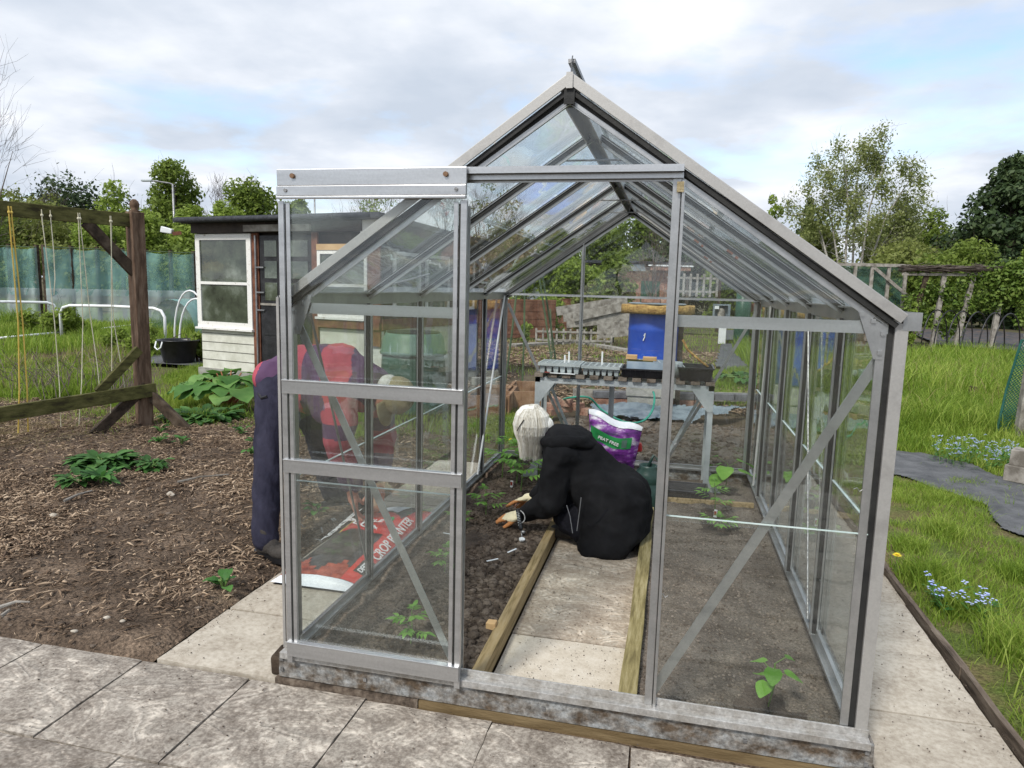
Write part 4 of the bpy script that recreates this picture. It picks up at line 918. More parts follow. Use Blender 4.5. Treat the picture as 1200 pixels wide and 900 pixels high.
MB().tube([PY(664, 592, 1.50), PY(668, 605, 1.49), PY(671, 625, 1.475)], .0022, 6).obj('front_zip', MT['zip'], coat)
# pocket line
MB().tube([PY(686, 612, 1.474), PY(692, 616, 1.470), PY(702, 610, 1.470), PY(712, 596, 1.48)], .002, 5).obj('pocket_seam', MT['blacktr'], coat)
b = MB(); b.capsule(PV+V((-.05, 0, -.05)), .1, Kn, .085); b.capsule(PV+V((-.05, .05, -.05)), .1, Kf, .085); b.capsule(Kf, .08, V((.82, 1.82, .1)), .06); b.capsule(Kn, .08, V((.9, 1.62, .1)), .07)
fused('trousers', b, MT['blacktr'], wo_, .01, 4, wc)
b = MB(); b.ell((.76, 1.70, .062), (.1, .05, .045), 16, 10); b.capsule((.80, 1.70, .07), .05, (.80, 1.71, .13), .05); b.ell((.70, 1.70, .05), (.05, .045, .032))
fused('boot', b, MT['boot'], wo_, .007, 3)
# hair
b = MB(); b.ell(HC+wx*.010-wf*.010, (.084, .098, .104), 22, 14, Rw); b.capsule(HC-wf*.04-wx*.02, .078, HC-wf*.05-wx*.055, .062)
hr = random.Random(3)
b.capsule(HC+V((.008, 0, -.005)), .092, HC+V((.006, 0, -.125)), .040, 20); b.ell(HC+V((.028, 0, .0)), (.082, .096, .085)); b.capsule(HC+V((.02, 0, -.02)), .085, HC+V((.06, 0, -.05)), .06)
hair = fused('hair', b, MT['hairw'], wo_, .0045, 4, lambda p: .0035*mnoise.noise(V((p.x*85+p.z*12, p.y*85, p.z*8)))+.008*mnoise.noise(V((p.x*24+p.z*5, p.y*24, p.z*5))))
m = MB()
cr = HC+V((.015, 0, .118))
for k in range(1500):
    t = hr.uniform(-3.14, 3.14); c_, s_ = math.cos(t), math.sin(t); j = hr.uniform(.985, 1.035); wv = hr.uniform(-.012, .012); e = hr.uniform(0, .06)
    def sh_(r, z, a=0): return HC+V((.008+r*.108*math.cos(t+a)*j, r*.116*math.sin(t+a)*j, z))
    pts = [cr+V((hr.uniform(-.02, .02), hr.uniform(-.02, .02), -.004)), sh_(.55, .092), sh_(.86, .055), sh_(1.0, .0, wv*2), sh_(.93, -.05, wv*5), sh_(.74, -.10, wv*8), sh_(.48+hr.uniform(-.1, .12), -.15-e, wv*10)]
    m.tube(pts, .0016, 3, .0005, cap=False)
m.obj('hair_strand', MT['hairw'], hair)
MB().tube([PY(614, 492, 1.592), PY(609, 499, 1.585), PY(606, 505, 1.59)], .003, 6).obj('hair_clip', MT['boot'], hair)
MT['glovemix'] = None
def glovemat():
    m, nt, N = nodes('cream and orange garden glove'); L = nt.links.new
    out = N('ShaderNodeOutputMaterial'); b = N('ShaderNodeBsdfPrincipled'); b.inputs['Roughness'].default_value = .75
    at = N('ShaderNodeAttribute', attribute_name='band'); nz = N('ShaderNodeTexNoise'); nz.inputs['Scale'].default_value = 60; ad = N('ShaderNodeMath', operation='MULTIPLY_ADD'); ad.inputs[1].default_value = .3
    tc = N('ShaderNodeTexCoord'); L(tc.outputs['Object'], nz.inputs[0]); L(nz.outputs[0], ad.inputs[0]); L(at.outputs['Fac'], ad.inputs[2])
    L(ramp(nt, ad.outputs[0], [(.3, (.74, .66, .44)), (.55, (.66, .5, .27)), (.68, (.6, .26, .09)), (1, (.5, .18, .05))]), b.inputs['Base Color']); 
    bp = N('ShaderNodeBump'); bp.inputs['Strength'].default_value = .4; bp.inputs['Distance'].default_value = .004; L(nz.outputs[0], bp.inputs['Height']); L(bp.outputs[0], b.inputs['Normal'])
    L(b.outputs[0], out.inputs[0]); return m
GM = glovemat()
for W_, fd, pl, sg in ((Wn, V((-.96, .1, -.22)), V((0, .25, -1)), 1), (Wf, V((-.95, -.1, -.25)), V((0, -.3, -1)), -1)):
    b = MB(); hand(b, W_, fd, pl, sg, .165, .35, .02, fat=1.4); b.capsule(W_+V((.03, 0, .01)), .036, W_, .034)
    g_ = fused('glove', b, GM, wo_, .0045, 2)
    set_attr(g_, 'band', lambda p, n, W_=W_, fd=fd, pl=pl: (.62 if (p-W_).dot(pl.normalized()) > .02 else .1)+max(0, ((p-W_).dot(fd.normalized())-.165)*7))
# hand tool with ribbed grip, standing in the soil at her wrist
tp = V((.548, 1.50, .05)); tt = V((.50, 1.575, .205))
tl = thing('hand_fork', tp, 'black ribbed hand tool with a wrist loop standing in the soil by the glove', 'hand tool')
d = (tt-tp)
m = MB(); m.tube([tp+d*.34, tp+d*.42, tp+d*.7, tp+d*1.0, tp+d*1.04], [.009, .0145, .0125, .0135, .006], 12); m.obj('handle', MT['blackplastic'], tl, True)
m = MB()
for k in range(6): 
    c_ = tp+d*(.52+.08*k); m.beam(c_+V((-.009, -.010, .002)), c_+V((.009, -.013, -.003)), .004, .004)
m.obj('grip_rib', MT['greyplastic'], tl)
m = MB(); m.tube([tp+d*-.12, tp+d*.15, tp+d*.34], .0035, 8); m.ell(tp+d*.3+V((.012, 0, 0)), (.014, .012, .01)); m.obj('shank', MT['steel'], tl, True)
m = MB(); m.tube([tp+d*.98+V((0, 0, 0))]+[tp+d*(.8+.2*math.cos(a_))+V((.03*math.sin(a_)+.006, -.005, 0)) for a_ in [.4*k for k in range(1, 8)]]+[tp+d*.55], .0035, 6); m.obj('wrist_loop', MT['steel'], tl, True)
# ============================================================ SCATTER
def scatter_bits(name, label, cat, pts, sizes, m, parent=None, flat=.35, stuff=True):
    """many irregular little lumps as one mesh"""
    ico = [(0, 0, 1), (.89, 0, .45), (.28, .85, .45), (-.72, .53, .45), (-.72, -.53, .45), (.28, -.85, .45), (.72, .53, -.45), (-.28, .85, -.45), (-.89, 0, -.45), (-.28, -.85, -.45), (.72, -.53, -.45), (0, 0, -1)]
    fc_ = [(0,1,2),(0,2,3),(0,3,4),(0,4,5),(0,5,1),(1,6,2),(2,7,3),(3,8,4),(4,9,5),(5,10,1),(2,6,7),(3,7,8),(4,8,9),(5,9,10),(1,10,6),(11,7,6),(11,8,7),(11,9,8),(11,10,9),(11,6,10)]
    base = np.array(ico); n = len(pts)
    sc_ = sizes[:, None, None]*(1+.7*(RS.rand(n, 12, 1)-.5))*np.array([1, 1, 1-flat])[None, None, :]*(.75+.5*RS.rand(n, 1, 3))
    v = base[None]*sc_; a_ = RS.rand(n)*6.28; c, s = np.cos(a_)[:, None], np.sin(a_)[:, None]
    x = v[..., 0]*c-v[..., 1]*s; y = v[..., 0]*s+v[..., 1]*c; v = np.stack([x, y, v[..., 2]], -1)+np.array(pts)[:, None, :]
    f = (np.array(fc_)[None]+12*np.arange(n)[:, None, None]).reshape(-1, 3)
    o = npobj(name, v.reshape(-1, 3), f, m, parent, smooth=False)
    if label: tag(o, label, cat, kind='stuff' if stuff else None)
    return o
def rpts(n, x0, x1, y0, y1, zf, dz=0):
    x = x0+(x1-x0)*RS.rand(n); y = y0+(y1-y0)*RS.rand(n); return np.stack([x, y, zf(x, y)+dz], 1)
# crumbly soil in the beds
nL = 20000; p = rpts(nL, .03, .655, .03, 3.15, bzL)
keep = RS.rand(nL) < np.clip(.35+.8*(p[:, 0]-.15)/.5, .15, 1); p = p[keep]; s = .0035+.018*RS.rand(len(p))**2.8*(.4+.9*(p[:, 0]-.1)/.5)
scatter_bits('soil_clods', 'loose dark brown soil clods strewn over the left bed by the timber board', 'soil', p, s, MT['clod'])
p = rpts(6500, 1.25, 1.9, .04, 2.5, lambda X, Y: bz2(X, Y)); s = .002+.0065*RS.rand(len(p))**3
scatter_bits('soil_crumbs', 'fine dry soil crumbs covering the right bed inside the greenhouse', 'soil', p, s, mat('dry crumbs', (.08, .06, .045), (.15, .12, .092), scale=12, rough=.95, bump=.5, c3=(.22, .18, .145), island=True))
p = rpts(900, .70, 1.2, .12, 1.5, lambda X, Y: 0*X+.0145); s = .0008+.0022*RS.rand(len(p))**2
scatter_bits('grit', 'scattered dark crumbs of soil on the slabs of the greenhouse walkway', 'soil', p, s, MT['clod'], flat=.5)
def mzz(X, Y): return mz(X, Y)
p = rpts(9000, -6.5, -.62, 0, 4.4, mzz); s = .004+.014*RS.rand(len(p))**3
scatter_bits('mulch_clods', 'dark earthy lumps among the bark mulch of the open bed', 'soil', p, s, MT['clod'])
p = np.concatenate([rpts(500, -.575, -.06, .0, 3.2, lambda X, Y: 0*X+.008), rpts(700, 2.02, 2.47, -.5, 3.5, lambda X, Y: 0*X+.008), rpts(900, -1.4, 1.6, -.5, -.05, lambda X, Y: 0*X+.003), np.stack([-.575+.12*RS.rand(500)**2, 3*RS.rand(500), np.full(500, .008)], 1), np.stack([2.47-.1*RS.rand(500)**2, 3.5*RS.rand(500), np.full(500, .008)], 1)]); s = .0008+.0028*RS.rand(len(p))**3
scatter_bits('grit', 'fine soil crumbs and grit spread over the paving slabs', 'soil', p, s, MT['clod'], flat=.5)
# bark chips: thin crooked slivers
def slivers(name, label, cat, pts, ln, wd, m, tilt=.35, bend=.3):
    n = len(pts); a_ = RS.rand(n)*6.28; t = (RS.rand(n)-.5)*2*tilt
    d = np.stack([np.cos(a_)*np.cos(t), np.sin(a_)*np.cos(t), np.sin(t)], 1); s_ = np.stack([-np.sin(a_), np.cos(a_), (RS.rand(n)-.5)*.8], 1)
    u = np.cross(d, s_); pts = np.array(pts); L_ = ln[:, None]/2; W_ = wd[:, None]/2; k = (RS.rand(n, 1)-.5)*bend
    c0 = pts-d*L_; c1 = pts+s_*L_*k+u*wd[:, None]*.3; c2 = pts+d*L_
    v = np.stack([c0-s_*W_*.5, c0+s_*W_*.5+u*W_*.3, c1-s_*W_, c1+s_*W_+u*W_*.4, c2-s_*W_*.4, c2+s_*W_*.4, c1-u*W_*.9, c0-u*W_*.5, c2-u*W_*.5], 1)
    f = np.array([(0, 2, 3, 1), (2, 4, 5, 3), (0, 7, 6, 2), (7, 1, 3, 6), (2, 6, 8, 4), (6, 3, 5, 8)])
    f = (f[None]+9*np.arange(n)[:, None, None]).reshape(-1, 4)
    return tag(npobj(name, v.reshape(-1, 3), f, m), label, cat, kind='stuff')
n = 110000; x = -6.8+6.2*RS.rand(n); y = .0+4.5*RS.rand(n)**1.0; den = fbm(x*1.3+2, y*1.3, 4); k_ = (RS.rand(n) < np.clip((den-.36)*4.2, .22, 1)*np.clip((-.6-x)/.5+.15, 0, 1)*np.clip(.25+y/.5, 0, 1)) & inpoly(x, y, MULCH)
x, y = x[k_], y[k_]; n = len(x); q = RS.rand(n)
slivers('bark_mulch', 'brown and straw coloured bark chips and twigs mulching the open bed', 'mulch', np.stack([x, y, mz(x, y)+.006+.012*RS.rand(n)], 1), .016+.055*q**2.5+.06*(RS.rand(n) > .985), .004+.012*RS.rand(n)**1.8, MT['chip'])
n = 2600; x = -5.2+1.7*RS.randn(n)*.5; y = 2.9+.35*RS.randn(n); 
slivers('straw', 'dry orange straw scattered under the lower rail of the timber frame', 'straw', np.stack([x, y, mz(x, y)+.01+.02*RS.rand(n)], 1), .05+.08*RS.rand(n), .002+.002*RS.rand(n), MT['drygrass'])
stk = random.Random(5)
SL = ['long pale stick lying across the middle of the bark mulch', 'bent brown stick lying on the mulch behind the longest stick', 'crooked pale stick at the near left of the mulch bed', 'short thick stick beside the patio at the left edge']
for i, (a_, b_) in enumerate((((75, 587), (108, 575)), ((208, 565), (268, 556)), ((0, 712), (35, 706)), ((2, 722), (12, 716)))):
    A = G(*a_, .03); B = G(*b_, .04); tag(MB().tube([A, A.lerp(B, .4)+V((0, .02, .01)), B], .009, 6, .004).rough(.004, 20).obj('stick', MT['greywood']), SL[i], 'stick', 'sticks on the mulch bed')
# pale stones by the patio edge
for i, (x_, y_, r_, lb) in enumerate(((125, 725, .016, 'pale oval stone on bare soil near the patio edge'), (87, 741, .015, 'small white stone nearest the patio slabs'), (144, 729, .012, 'flat cream stone right of the oval one'), (62, 605, .03, 'pale stone beside the leafy clump on the mulch'), (200, 580, .03, 'flat pale stone in the middle of the bark mulch'))):
    c_ = G(x_, y_, .01); m = MB(); m.ell(c_+V((0, 0, .004)), (r_, r_*.75, r_*.5), 12, 8); tag(m.rough(r_*.3, 40).obj('stone', MT['slab'], None, True), lb, 'stone', 'stones in the mulch bed')

# grass
def grass(name, label, pts, h, wd, m, lean=.45, cat='grass'):
    n = len(pts); pts = np.array(pts); a_ = RS.rand(n)*6.28; b_ = RS.rand(n)*6.28
    s_ = np.stack([np.cos(a_), np.sin(a_), 0*a_], 1)*wd[:, None]/2; l = np.stack([np.cos(b_), np.sin(b_), 0*b_], 1)*(h*lean*(.2+RS.rand(n)))[:, None]
    up = np.zeros((n, 3)); up[:, 2] = h
    v = np.stack([pts-s_, pts+s_, pts+up*.45+l*.25-s_*.9, pts+up*.45+l*.25+s_*.9, pts+up*.8+l*.65-s_*.55, pts+up*.8+l*.65+s_*.55, pts+up*.95+l*1.15], 1)
    o = np.arange(n)[:, None, None]*7; f4 = (np.array([(0, 1, 3, 2), (2, 3, 5, 4)])[None]+o).reshape(-1, 4); f3 = np.array([(4, 5, 6, 6)])[None]+o
    f = np.concatenate([f4, f3.reshape(-1, 4)]); 
    # last as tri: use quad with duplicated tip vertex offset
    v = np.concatenate([v, v[:, 6:7]+np.array([[[.0004, 0, 0]]])], 1).reshape(-1, 3)
    o = np.arange(n)[:, None, None]*8; f = (np.array([(0, 1, 3, 2), (2, 3, 5, 4), (4, 5, 7, 6)])[None]+o).reshape(-1, 4)
    return tag(npobj(name, v, f, m), label, cat, kind='stuff')
def gr_region(n, x0, x1, y0, y1, f): 
    x = x0+(x1-x0)*RS.rand(n); y = y0+(y1-y0)*RS.rand(n); k = RS.rand(n) < f(x, y); return x[k], y[k]
def notpath(x, y): return ~inpoly(x+.08*(fbm(x*5, y*5, 3)-.5), y+.12*(fbm(x*4+5, y*4, 3)-.5), MP)
def bare(x, y): return np.clip((fbm(x*2.2+9, y*2.2, 4)-.45)*8, .04, 1)
x, y = gr_region(150000, 2.53, 5.2, -.5, 4.5, lambda x, y: bare(x, y)*np.maximum(notpath(x, y), np.clip((fbm(x*3.3, y*3.3+2, 3)-.5)*6, 0, .8))*np.where((x < 3.8) & (y < 3.2), .5, 1))
cl = fbm(x*3.1, y*3.1+4, 3)
h = .018+.035*RS.rand(len(x))+.06*np.clip(cl-.52, 0, 1)*4*RS.rand(len(x))
grass('lawn_grass', 'short patchy green grass of the lawn beside the slab path', np.stack([x, y, lawnz(x, y)], 1), h, .0022+.002*RS.rand(len(x)), MT['grass'], .9)
# tussocks
TX = [(2.68, 1.75, .2), (2.72, 1.35, .16), (2.8, .98, .2), (2.85, .6, .22), (3.0, .75, .18), (2.7, .28, .16), (3.2, 1.9, .16), (2.75, 2.2, .14), (3.5, 1.35, .15), (2.66, .0, .15), (3.7, 2.4, .18), (3.05, 2.55, .14), (5.0, 3.9, .25), (4.5, 4.35, .25), (2.9, .42, .2), (3.35, .35, .16)]
X_, Y_, H_ = [], [], []
for tx, ty, r in TX:
    r = r*.72; n = int(1300*r/.2); X_.append(tx+r*.5*RS.randn(n)); Y_.append(ty+r*.5*RS.randn(n)); H_.append(r*(.35+.75*RS.rand(n)))
x, y, h = map(np.concatenate, (X_, Y_, H_)); k = x > 2.54; x, y, h = x[k], y[k], h[k]
grass('grass_tussocks', 'long lush green grass tufts along the dark edging board', np.stack([x, y, lawnz(x, y)], 1), h, .003+.003*RS.rand(len(x)), MT['grass'], .8)
x, y = gr_region(90000, 2.6, 9.5, 4.3, 8.4, lambda x, y: np.clip(1.2-.1*(y-4), .4, 1)*notpath(x, y))
hh = np.where(y > 6.0, .14+.22*fbm(x*1.5, y*1.5, 3), .04+.03*fbm(x*3, y*3, 2)+.1*np.clip((y-4.9)/1.1, 0, 1))*(.5+RS.rand(len(x)))
grass('tall_grass', 'tall rough green grass behind the lawn', np.stack([x, y, lawnz(x, y)], 1), hh, .006+.005*RS.rand(len(x)), MT['grass'], .6)
x, y = gr_region(60000, 2.8, 15, 8, 16, lambda x, y: np.ones_like(x))
grass('tall_grass', 'long meadow grass in front of the climbing-plant fence', np.stack([x, y, lawnz(x, y)*.5], 1), (.22+.3*fbm(x*.9, y*.9, 3))*(.5+.9*RS.rand(len(x))), .010+.008*RS.rand(len(x)), MT['grass'], .5)
x, y = gr_region(6000, 3, 13, 6.5, 15, lambda x, y: np.clip((fbm(x*.8, y*.8, 3)-.42)*6, 0, 1))
grass('dry_grass', 'pale dry grass stems standing among the tall green grass', np.stack([x, y, lawnz(x, y)], 1), .25+.35*RS.rand(len(x)), .005+.004*RS.rand(len(x)), MT['drygrass'], .5)
def gnd(x, y): return -.05+0*x
def patch(name, label, pxpoly, n, hmin, hmax, wd, m, lean=.5, cat='grass', w2=None):
    P_ = [(G(*q).x, G(*q).y) for q in pxpoly]; xs_ = [q[0] for q in P_]; ys_ = [q[1] for q in P_]
    k = 0; out = []
    x = min(xs_)+(max(xs_)-min(xs_))*RS.rand(n*6); y = min(ys_)+(max(ys_)-min(ys_))*RS.rand(n*6)
    kk = inpoly(x+.1*RS.randn(n*6), y+.1*RS.randn(n*6), P_) & (RS.rand(n*6) < np.clip((fbm(x*1.5, y*1.5, 3)-.33)*5, .1, 1)); x, y = x[kk][:n], y[kk][:n]
    return grass(name, label, np.stack([x, y, 0*x-.04], 1), hmin+(hmax-hmin)*RS.rand(len(x))*fbm(x*2, y*2, 2)*1.6, wd*(.6+.8*RS.rand(len(x))), m, lean, cat)
patch('grass', 'green grass strip behind the mulch bed near the rhubarb', [(180, 500), (300, 500), (305, 425), (235, 425), (195, 440)], 16000, .04, .16, .006, MT['grass'])
patch('grass', 'grass at the foot of the timber frame post', [(100, 520), (150, 500), (160, 470), (120, 455), (90, 480)], 4000, .04, .14, .006, MT['grass'])
patch('grass', 'grass behind the lower rail of the timber frame', [(0, 475), (130, 455), (120, 430), (0, 435)], 12000, .06, .22, .008, MT['grass'])
patch('grass', 'grass round the green compost bin behind the greenhouse', [(380, 520), (560, 500), (600, 520), (640, 500), (590, 462), (500, 470), (350, 470)], 20000, .05, .18, .007, MT['grass'])
patch('grass', 'grass strip beyond the bench at the right rear of the greenhouse', [(795, 470), (900, 478), (1000, 475), (990, 445), (880, 432), (800, 440)], 16000, .06, .2, .009, MT['grass'])
patch('weeds', 'low green weeds on the plots beyond the timber frame', [(0, 425), (60, 415), (230, 400), (235, 372), (0, 372)], 26000, .08, .4, .016, MT['grass'], cat='weeds')
patch('weeds', 'tall bushy grass row in front of the green netting', [(0, 385), (110, 378), (110, 366), (0, 366)], 9000, .25, .7, .02, MT['grass'], cat='weeds')
patch('weeds', 'sparse brown and green weeds on the rough plot behind the mulch', [(0, 470), (0, 425), (150, 405), (160, 440)], 1500, .08, .3, .007, MT['drygrass'], cat='weeds')
patch('weeds', 'dry grassy weeds on the plots behind the greenhouse', [(560, 412), (740, 412), (740, 393), (560, 393)], 3000, .04, .12, .014, MT['drygrass'], cat='weeds')
patch('weeds', 'scattered green weeds between the rear plots', [(560, 440), (1000, 440), (1000, 385), (560, 385)], 9000, .04, .14, .014, MT['grass'], cat='weeds')
n = 30000; x = -4+12*RS.rand(n); y = 6.8+9*RS.rand(n); k_ = RS.rand(n) < np.clip((fbm(x*.8, y*.8+7, 3)-.3)*5, 0, 1); x, y = x[k_], y[k_]; n = len(x)
slivers('wood_chips', 'reddish wood chips covering the plots behind the greenhouse', 'mulch', np.stack([x, y, -.03+.03*RS.rand(n)], 1), .05+.1*RS.rand(n), .02+.02*RS.rand(n), MT['chip'])

patch('weeds', 'fresh green weeds on the rough plot behind the mulch', [(0, 470), (0, 425), (190, 405), (160, 445)], 7000, .04, .2, .01, MT['grass'], cat='weeds')
# leaves
def leaf(mb, base, d, L_, W_, droop=.4, fold=.15, nl=5, shape='oval', crink=0, upv=(0, 0, 1)):
    base, d = V(base), V(d).normalized(); s = d.cross(V(upv)); s = s.normalized() if s.length > 1e-3 else V((1, 0, 0)); p = base; vs = []
    for i in range(nl+1):
        t = i/nl
        w = {'oval': math.sin(math.pi*min(1, t*.93+.05))**.8, 'heart': (math.sin(math.pi*(t*.85+.13))**.7)*(1.15-.45*t), 'long': math.sin(math.pi*(t*.9+.07))**.6, 'dart': (1-t)**.7*min(1, t*5+.3)}[shape]*W_/2
        n = s.cross(d).normalized(); c = U(-crink, crink)
        vs += [p-s*w+n*(fold*w+U(-crink, crink)), p+n*c*.5, p+s*w+n*(fold*w+U(-crink, crink))]
        d = (d-n*droop/nl*1.2).normalized() if i < nl else d; p = p+d*L_/nl
    fs = []
    for i in range(nl): fs += [(3*i, 3*i+1, 3*i+4, 3*i+3), (3*i+1, 3*i+2, 3*i+5, 3*i+4)]
    mb.add(vs, fs)
def tomato(mbS, mbL, c, h, s=1):
    c = V(c); top = c+V((U(-.015, .015), U(-.015, .015), h)); mbS.tube([c, c.lerp(top, .5)+V((.004, 0, 0)), top], .0028*s, 6, .0018)
    for k in range(7):
        a_ = k*2.4+U(-.3, .3); t = .35+.65*k/6; b_ = c.lerp(top, t); d = V((math.cos(a_), math.sin(a_), .35-.1*k/6+.3*(k > 4))).normalized(); ln = (.075+.02*math.sin(k))*s*(1 if k < 5 else .6)
        e = b_+d*ln+V((0, 0, -.012)); mbS.tube([b_, b_+d*ln*.5+V((0, 0, .004)), e], .0012, 4)
        sd_ = d.cross(V((0, 0, 1))).normalized()
        for q in (.45, .7, .92):
            for sg in (-1, 1): leaf(mbL, b_.lerp(e, q), (d*.6+sd_*sg).normalized(), .034*s, .019*s, .5, .1, 3, 'dart', .0015)
        leaf(mbL, e, d, .042*s, .024*s, .5, .1, 4, 'dart', .0015)
def plant_thing(kind, loc, label, group, h, s=1, lbl=None):
    loc = V(loc); t = thing('seedling', loc, label, 'plant', group); st, lf = MB(), MB()
    if kind == 'tomato': tomato(st, lf, loc, h, s)
    else:
        top = loc+V((.01, 0, h)); st.tube([loc, loc.lerp(top, .5)+V((.01, .004, 0)), top], .003, 6)
        for k in range(6):
            a_ = k*2.2+s*2; b_ = loc.lerp(top, .45+.55*k/5); d = V((math.cos(a_), math.sin(a_), .5)).normalized(); e = b_+d*.045*s; st.tube([b_, e], .0016, 4)
            leaf(lf, e, V((d.x, d.y, -.1)), .07*s*(1 if k < 5 else .6), .06*s*(1 if k < 5 else .6), .5, .12, 5, 'heart', .002)
    st.obj('stem', MT['stem'], t); lf.obj('leaves', MT['lf_tom'], t, True)
    return t
GL, GRb = 'tomato plants in the left bed', 'young plants in the right bed'
plant_thing('tomato', (.36, .26, .055), 'young tomato plant nearest the sliding door in the left bed', GL, .13, 1.05)
plant_thing('tomato', (.27, .95, .06), 'young tomato plant in the middle of the left bed behind the door glass', GL, .12, 1.05)
plant_thing('tomato', (.235, 1.86, .06), 'leafy young tomato plant just beyond the gloved hands', GL, .15, 1.3)
plant_thing('tomato', (.12, 1.62, .06), 'small tomato plant beside the door stile left of the gloved hands', GL, .09, .9)
for i, (x, y, lb) in enumerate(((.12, 2.75, 'tall tomato plant in the back left corner of the greenhouse'), (.26, 2.62, 'tomato plant with a red tag under the white hair'), (.2, 3.0, 'tomato plant against the back left glass'), (.38, 2.85, 'rearmost bushy tomato plant behind the white-haired person'), (.33, 2.45, 'tomato plant just left of the white hair'))):
    plant_thing('tomato', (x, y, .05), lb, GL, .24+.03*(i % 3), 1.9)
plant_thing('bean', (1.70, .2, .05), 'heart-leaved young bean plant at the front of the right bed', GRb, .16, 1)
plant_thing('tomato', (1.643, 2.063, .05), 'feathery low plant in the second damp hole of the right bed', GRb, .06, 1.3)
plant_thing('tomato', (1.637, 2.33, .05), 'leafy plant with a red and white tag in the right bed', GRb, .2, 1.3)
t = plant_thing('bean', (1.74, 2.95, .04), 'large-leaved courgette plant in the back right corner', GRb, .2, 2.1)
# plant tags on the soil
m = MB(); m.box(-.006, -.001, 0, .006, .001, .05)
for i, (x_, y_, rz, lb) in enumerate(((600, 646, .9, 'short white plant tag lying on the soil near the timber board'), (524, 626, -.5, 'grey-white plant tag lying in the left bed behind the door glass'), (500, 703, .3, 'small white plant tag near the diagonal brace'), (577, 657, .5, 'tiny white tag in the soil left of the board'))):
    c_ = G(x_, y_, .09); q = MB(); q.beam(c_-V((.03*math.cos(rz), .03*math.sin(rz), 0)), c_+V((.03*math.cos(rz), .03*math.sin(rz), .008)), .011, .0015)
    if i == 2: q = MB(); q.ell(c_, (.008, .006, .004), 8, 5)
    tag(q.obj('plant_tag', MT['whiteplastic']), lb, 'plant tag', 'plant tags in the left bed')
for x, y, lb in ((1.635, 2.27, 'red and white picture tag in front of the leafy plant'), (.245, 2.52, 'small orange tag under the white hair in the left bed')):
    t = thing('picture_tag', (x, y, .06), lb, 'plant tag'); MB().beam((x, y, .05), (x+.003, y, .1), .02, .0015, up=(0, 1, 0)).obj('card', MT['whiteplastic'], t); MB().box(x-.007, y-.004, .065, x+.008, y-.0025, .09).obj('picture', MT['tomato'], t)
c_ = G(612, 632, .09); tag(MB().ell(c_, (.016, .012, .012), 10, 7).rough(.008, 60).obj('flower_head', MT['whiteplastic']), 'crumpled white scrap on the soil at the tip of the hand tool', 'scrap')
tag(MB().box(.625, .42, .03, .665, .46, .1).rough(.004, 30).obj('timber_peg', MT['newwood'], bevel=.003), 'short orange-brown wooden peg against the left timber board', 'peg')
p_ = G(590, 756, .09)
# broad-leaved clumps on the mulch
def clump(name, loc, label, group, n, r, m, L_=.12, W_=.06, shape='oval', up=.8, crink=.004):
    t = thing(name, loc, label, 'plant', group); lf = MB(); st = MB(); loc = V(loc)
    for k in range(n):
        a_ = U(0, 6.28); rr = r*math.sqrt(U(0, 1)); b_ = loc+V((rr*.6*math.cos(a_), rr*.6*math.sin(a_), U(.0, .05))); d = V((math.cos(a_), math.sin(a_), up*U(.4, 1.3)))
        leaf(lf, b_, d, L_*U(.6, 1.2), W_*U(.7, 1.2), U(.5, 1.1), .2, 5, shape, crink)
    lf.obj('leaves', m, t, True)
    for k in range(5): 
        a_ = U(0, 6.28); st.tube([loc, loc+V((r*.4*math.cos(a_), r*.4*math.sin(a_), .05))], .005, 5)
    st.obj('stems', MT['stem'], t); return t
g_ = 'broad-leaved clumps on the mulch bed'
clump('leafy_clump', G(122, 545, .03), 'largest glossy green leafy clump on the mulch bed', g_, 150, .2, MT['lf_deep'], .16, .075)
clump('leafy_clump', G(178, 548, .03), 'small dark green leafy clump right of the largest one', g_, 60, .12, MT['lf_deep'], .1, .045)
clump('leafy_clump', G(92, 566, .03), 'ragged green leafy clump left in front of the largest one', g_, 50, .14, MT['lf_deep'], .11, .055)
clump('leafy_clump', G(118, 566, .03), 'upright little leafy tuft just in front of the largest clump', g_, 24, .07, MT['lf_veg'], .14, .05, up=1.6)
g_ = 'pale seedlings dotted over the mulch bed'
for i, (x_, y_, lb) in enumerate(((187, 518, 'pale seedling right of the frame post foot'), (213, 520, 'pale seedling farther right of the frame post foot'), (284, 508, 'pale seedling close behind the man'), (300, 522, 'upper pale seedling beside the man\'s trouser leg'), (294, 532, 'lower pale seedling beside the man\'s trouser leg'), (188, 506, 'hindmost pale seedling by the post brace'), (262, 690, 'tiny green weed near the front of the mulch'), (372, 600, 'tiny seedling behind the lower door glass'))):
    clump('seedling', G(x_, y_, .02), lb, g_, 9, .05, MT['lf_veg'], .075, .045, up=1.4)
# comfrey and rhubarb
clump('comfrey_plant', G(238, 492, 0), 'low dark green leafy plant in front of the rhubarb', None, 220, .42, MT['lf_deep'], .22, .1)
def rhubarb(loc, label, R_, n, h, m, L_=.36, stalk=None):
    t = thing('rhubarb_plant' if stalk is None else 'leafy_plant', loc, label, 'plant'); lf, st = MB(), MB(); loc = V(loc)
    for k in range(n):
        a_ = U(0, 6.28); r = R_*U(.25, 1); z = h*(1.1-.55*r/R_)*U(.75, 1.1); e = loc+V((r*math.cos(a_), r*math.sin(a_), z))
        st.tube([loc+V((.06*math.cos(a_), .06*math.sin(a_), 0)), loc.lerp(e, .55)+V((0, 0, .06)), e], .012, 6, .007)
        leaf(lf, e, V((math.cos(a_+U(-.4, .4)), math.sin(a_+U(-.4, .4)), .15)), L_*U(.65, 1.1), L_*U(.6, .95), U(.5, 1), .1, 7, 'heart', .022)
    lf.obj('leaves', m, t, True); st.obj('stalks', MT['stalk'] if stalk is None else stalk, t); return t
